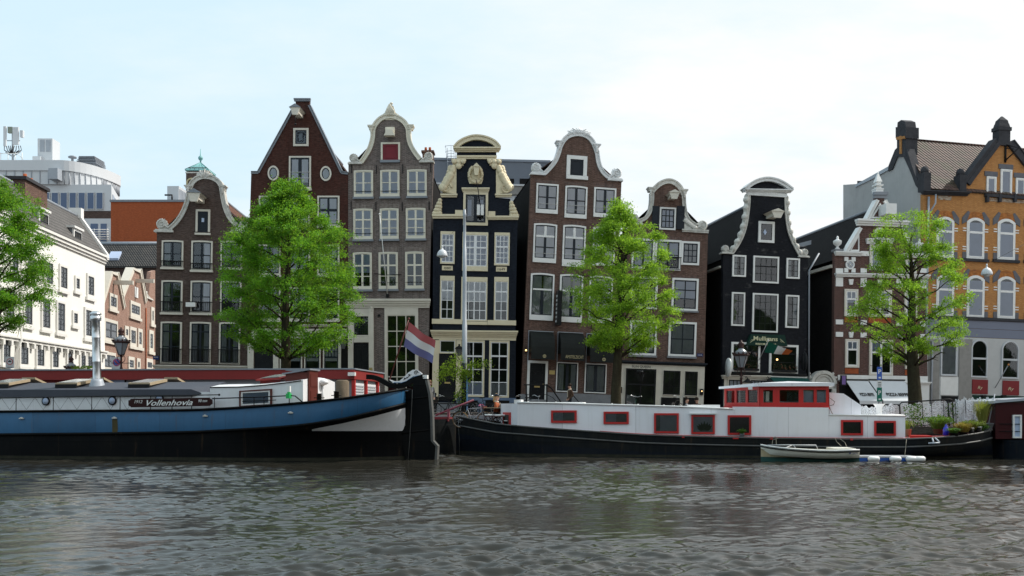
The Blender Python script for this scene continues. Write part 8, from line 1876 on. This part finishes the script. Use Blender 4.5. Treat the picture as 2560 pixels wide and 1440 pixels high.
# ------------------------------------------------------------------ camera, sky, sun
cam=bpy.data.cameras.new('camera');co=bpy.data.objects.new('camera',cam);COL.objects.link(co)
co.location=(0,0,CZ);co.rotation_euler=(R(90),0,0)
cam.sensor_width=36;cam.lens=F/2560*36;cam.shift_y=(HY-720)/2560;cam.clip_end=2000;cam.clip_start=.1
SC.camera=co
SUN=Vector((.74,.22,.86)).normalized()
elev=math.asin(SUN.z);az=math.atan2(SUN.x,SUN.y)
sl=bpy.data.lights.new('sun','SUN');sl.energy=4.8;sl.angle=R(.55);sl.color=(1,.955,.88)
so=bpy.data.objects.new('sun',sl);COL.objects.link(so);so.rotation_euler=SUN.to_track_quat('Z','Y').to_euler();so.location=(40,20,60)
w=bpy.data.worlds.new('World');SC.world=w;w.use_nodes=True;nt=w.node_tree
bg=nt.nodes['Background'];sky=nt.nodes.new('ShaderNodeTexSky');sky.sky_type='NISHITA';sky.sun_disc=False
sky.sun_elevation=elev;sky.sun_rotation=az;sky.air_density=1.;sky.dust_density=2.;sky.ozone_density=1.2
tc=nt.nodes.new('ShaderNodeTexCoord');sp=nt.nodes.new('ShaderNodeSeparateXYZ');nt.links.new(tc.outputs['Generated'],sp.inputs[0])
def M(op,a,b=None):
 n=nt.nodes.new('ShaderNodeMath');n.operation=op
 for i,v in enumerate((a,b)):
  if v is None:continue
  if hasattr(v,'is_output'):nt.links.new(v,n.inputs[i])
  else:n.inputs[i].default_value=v
 return n.outputs[0]
zz=M('ADD',M('MAXIMUM',sp.outputs[2],0),.16)
cb=nt.nodes.new('ShaderNodeCombineXYZ');nt.links.new(M('DIVIDE',sp.outputs[0],zz),cb.inputs[0]);nt.links.new(M('MULTIPLY',M('DIVIDE',sp.outputs[1],zz),1.5),cb.inputs[1])
n1=_noise(nt,cb.outputs[0],.95,8,.60)
# thin veil: most of the sky is bright cloud, blue showing through towards the upper left
grad=M('ADD',M('MULTIPLY',sp.outputs[0],.55),M('MULTIPLY',sp.outputs[2],-.42))
cov=M('ADD',M('ADD',n1,grad),.22)
fac=_ramp(nt,cov,.36,.74)
veil=M('MULTIPLY',M('SUBTRACT',1.0,fac),.42)
cl=_mix(nt,(9.2,10.6,11.25),(10.75,10.95,11.0),fac)
skyb=_mix(nt,sky.outputs[0],(7.4,9.9,11.5),.93)
col=_mix(nt,skyb,cl,M('ADD',M('MULTIPLY',fac,.75),.25))
nt.links.new(col,bg.inputs[0]);bg.inputs[1].default_value=.093
SC.view_settings.view_transform='Standard';SC.view_settings.look='None';SC.view_settings.exposure=0;SC.view_settings.gamma=1
SC.cycles.max_bounces=6;SC.cycles.diffuse_bounces=3;SC.cycles.glossy_bounces=3;SC.cycles.transparent_max_bounces=8;SC.cycles.transmission_bounces=3
SC.cycles.caustics_reflective=False;SC.cycles.caustics_refractive=False;SC.cycles.use_denoising=True
SC.cycles.sample_clamp_indirect=6
# ------------------------------------------------------------------ water
def make_water():
 ny,nx=1100,800
 Ys=np.concatenate([np.linspace(-90,3,20),3.2*(62/3.2)**np.linspace(0,1,ny)])
 u=np.linspace(-1,1,nx)
 Y=np.repeat(Ys[:,None],nx,1);X=u[None,:]*(.60*np.maximum(Y,3)+10+np.where(Y<3,60,0));Z=np.zeros_like(X)
 sx=(X[:,1]-X[:,0])[:,None];sy=np.gradient(Ys)[:,None];res=np.maximum(sx,sy)
 rng=np.random.default_rng(5);N=170
 patch=np.zeros_like(X)
 for i in range(7):
  k=2*np.pi/rng.uniform(5,16);a=rng.uniform(0,6.28);patch+=np.sin(k*(X*np.cos(a)+Y*1.6*np.sin(a))+rng.uniform(0,6.28))
 patch=np.clip(1+.28*patch,.35,1.8)
 for i in range(N):
  lam=.16*(1.5/.16)**rng.uniform(0,1)**1.45
  th=np.pi/2+rng.normal(.25,.5);k=2*np.pi/lam;ph=rng.uniform(0,6.28)
  s=.0204*(1.05 if lam<.8 else.7);fade=np.clip((lam/res-2.)/1.5,0,1)
  arg=k*(X*np.cos(th)+Y*np.sin(th))+ph
  Z+=s*lam/6.283*fade*patch*(np.sin(arg)+.22*np.cos(2*arg))
 Z[Ys<3.0]=0
 R_,C_=X.shape;co_=np.stack([X,Y,Z],-1).reshape(-1,3).astype(np.float32)
 idx=np.arange(R_*C_).reshape(R_,C_);q=np.stack([idx[:-1,:-1],idx[:-1,1:],idx[1:,1:],idx[1:,:-1]],-1).reshape(-1,4).astype(np.int32)
 me=bpy.data.meshes.new('water');me.vertices.add(len(co_));me.vertices.foreach_set('co',co_.ravel())
 me.loops.add(q.size);me.loops.foreach_set('vertex_index',q.ravel());me.polygons.add(len(q));me.polygons.foreach_set('loop_start',np.arange(0,q.size,4,dtype=np.int32))
 me.polygons.foreach_set('use_smooth',np.ones(len(q),bool));me.update(calc_edges=True)
 m,nt,b=_new('river_water');v=_coords(nt,'obj')
 b.inputs['Base Color'].default_value=(.024,.0225,.0175,1);b.inputs['Roughness'].default_value=.04;b.inputs['IOR'].default_value=1.37
 bp=nt.nodes.new('ShaderNodeBump');bp.inputs['Strength'].default_value=.22;bp.inputs['Distance'].default_value=.03
 nt.links.new(_noise(nt,_scaled(nt,v,(.75,1.5,1)),9.,4,.6),bp.inputs['Height']);nt.links.new(bp.outputs[0],b.inputs['Normal'])
 me.materials.append(m);o=bpy.data.objects.new('water',me);COL.objects.link(o);o['kind']='structure';return o
make_water()
# ------------------------------------------------------------------ quay and street
QY=47.5
M_['paving']=brick('street_clinkers',(.10,.075,.065),(.14,.105,.09),(.07,.065,.06),samt=.4,bw=.21,bh=.1,bump=.3)
m_,nt_,b_=_new('clinker_street');tcn=nt_.nodes.new('ShaderNodeTexCoord');br_=nt_.nodes.new('ShaderNodeTexBrick');nt_.links.new(tcn.outputs['Object'],br_.inputs['Vector'])
br_.inputs['Scale'].default_value=1;br_.inputs['Brick Width'].default_value=.21;br_.inputs['Row Height'].default_value=.1;br_.inputs['Mortar Size'].default_value=.008
br_.inputs['Color1'].default_value=(.12,.085,.07,1);br_.inputs['Color2'].default_value=(.16,.12,.10,1);br_.inputs['Mortar'].default_value=(.06,.055,.05,1)
nt_.links.new(_mix(nt_,br_.outputs['Color'],(.07,.065,.06),_ramp(nt_,_noise(nt_,tcn.outputs['Object'],.4,5),.4,.8)),b_.inputs['Base Color']);b_.inputs['Roughness'].default_value=.85
M_['street']=m_
M_['quaystone']=brick('quay_wall_brick',(.055,.045,.038),(.08,.065,.055),(.06,.055,.05),samt=.6,stain=(.03,.034,.024),bw=.4,bh=.12)
MB().box(-400,400,QY+.5,700,QZ-.6,QZ).build('street','street')['kind']='structure'
MB().box(-400,400,QY,QY+.499,-2,QZ-.25,0).box(-400,400,QY-.08,QY+.5,QZ-.25,QZ+.06,1).build('quay_edge',['quaystone','plinth'])['kind']='structure'
MB().box(-400,400,57.2,60.6,QZ-.3,QZ+.12).build('pavement','street')['kind']='structure'
# ------------------------------------------------------------------ far bank behind the viewer, seen only mirrored in the windows
M_['farleaf']=paint('distant_foliage',(.030,.060,.015),.9,.7,(.012,.025,.008),.5)
rng=np.random.default_rng(2);V=[];nx=150
mb=MB()
for i in range(nx+1):
 x=-190+380*i/nx
 for j in range(7):
  z=16.5*j/6*(1+.22*math.sin(i*.61)+.13*math.sin(i*1.7+1));V.append((x+rng.normal(0,.8),-62+rng.normal(0,1.6)+(2.5*math.sin(i*.9)if j else 0),1.2+z))
mb.add(V,[(i*7+j,(i+1)*7+j,(i+1)*7+j+1,i*7+j+1)for i in range(nx)for j in range(6)])
MB().box(-400,400,-200,-58,-2,1.3).build('far_bank','street')['kind']='structure'
o=mb.build('treeline','farleaf');o['kind']='stuff';tag(o,'mass of trees on the opposite bank behind the viewer','trees');md=o.modifiers.new('t','SOLIDIFY');md.thickness=4
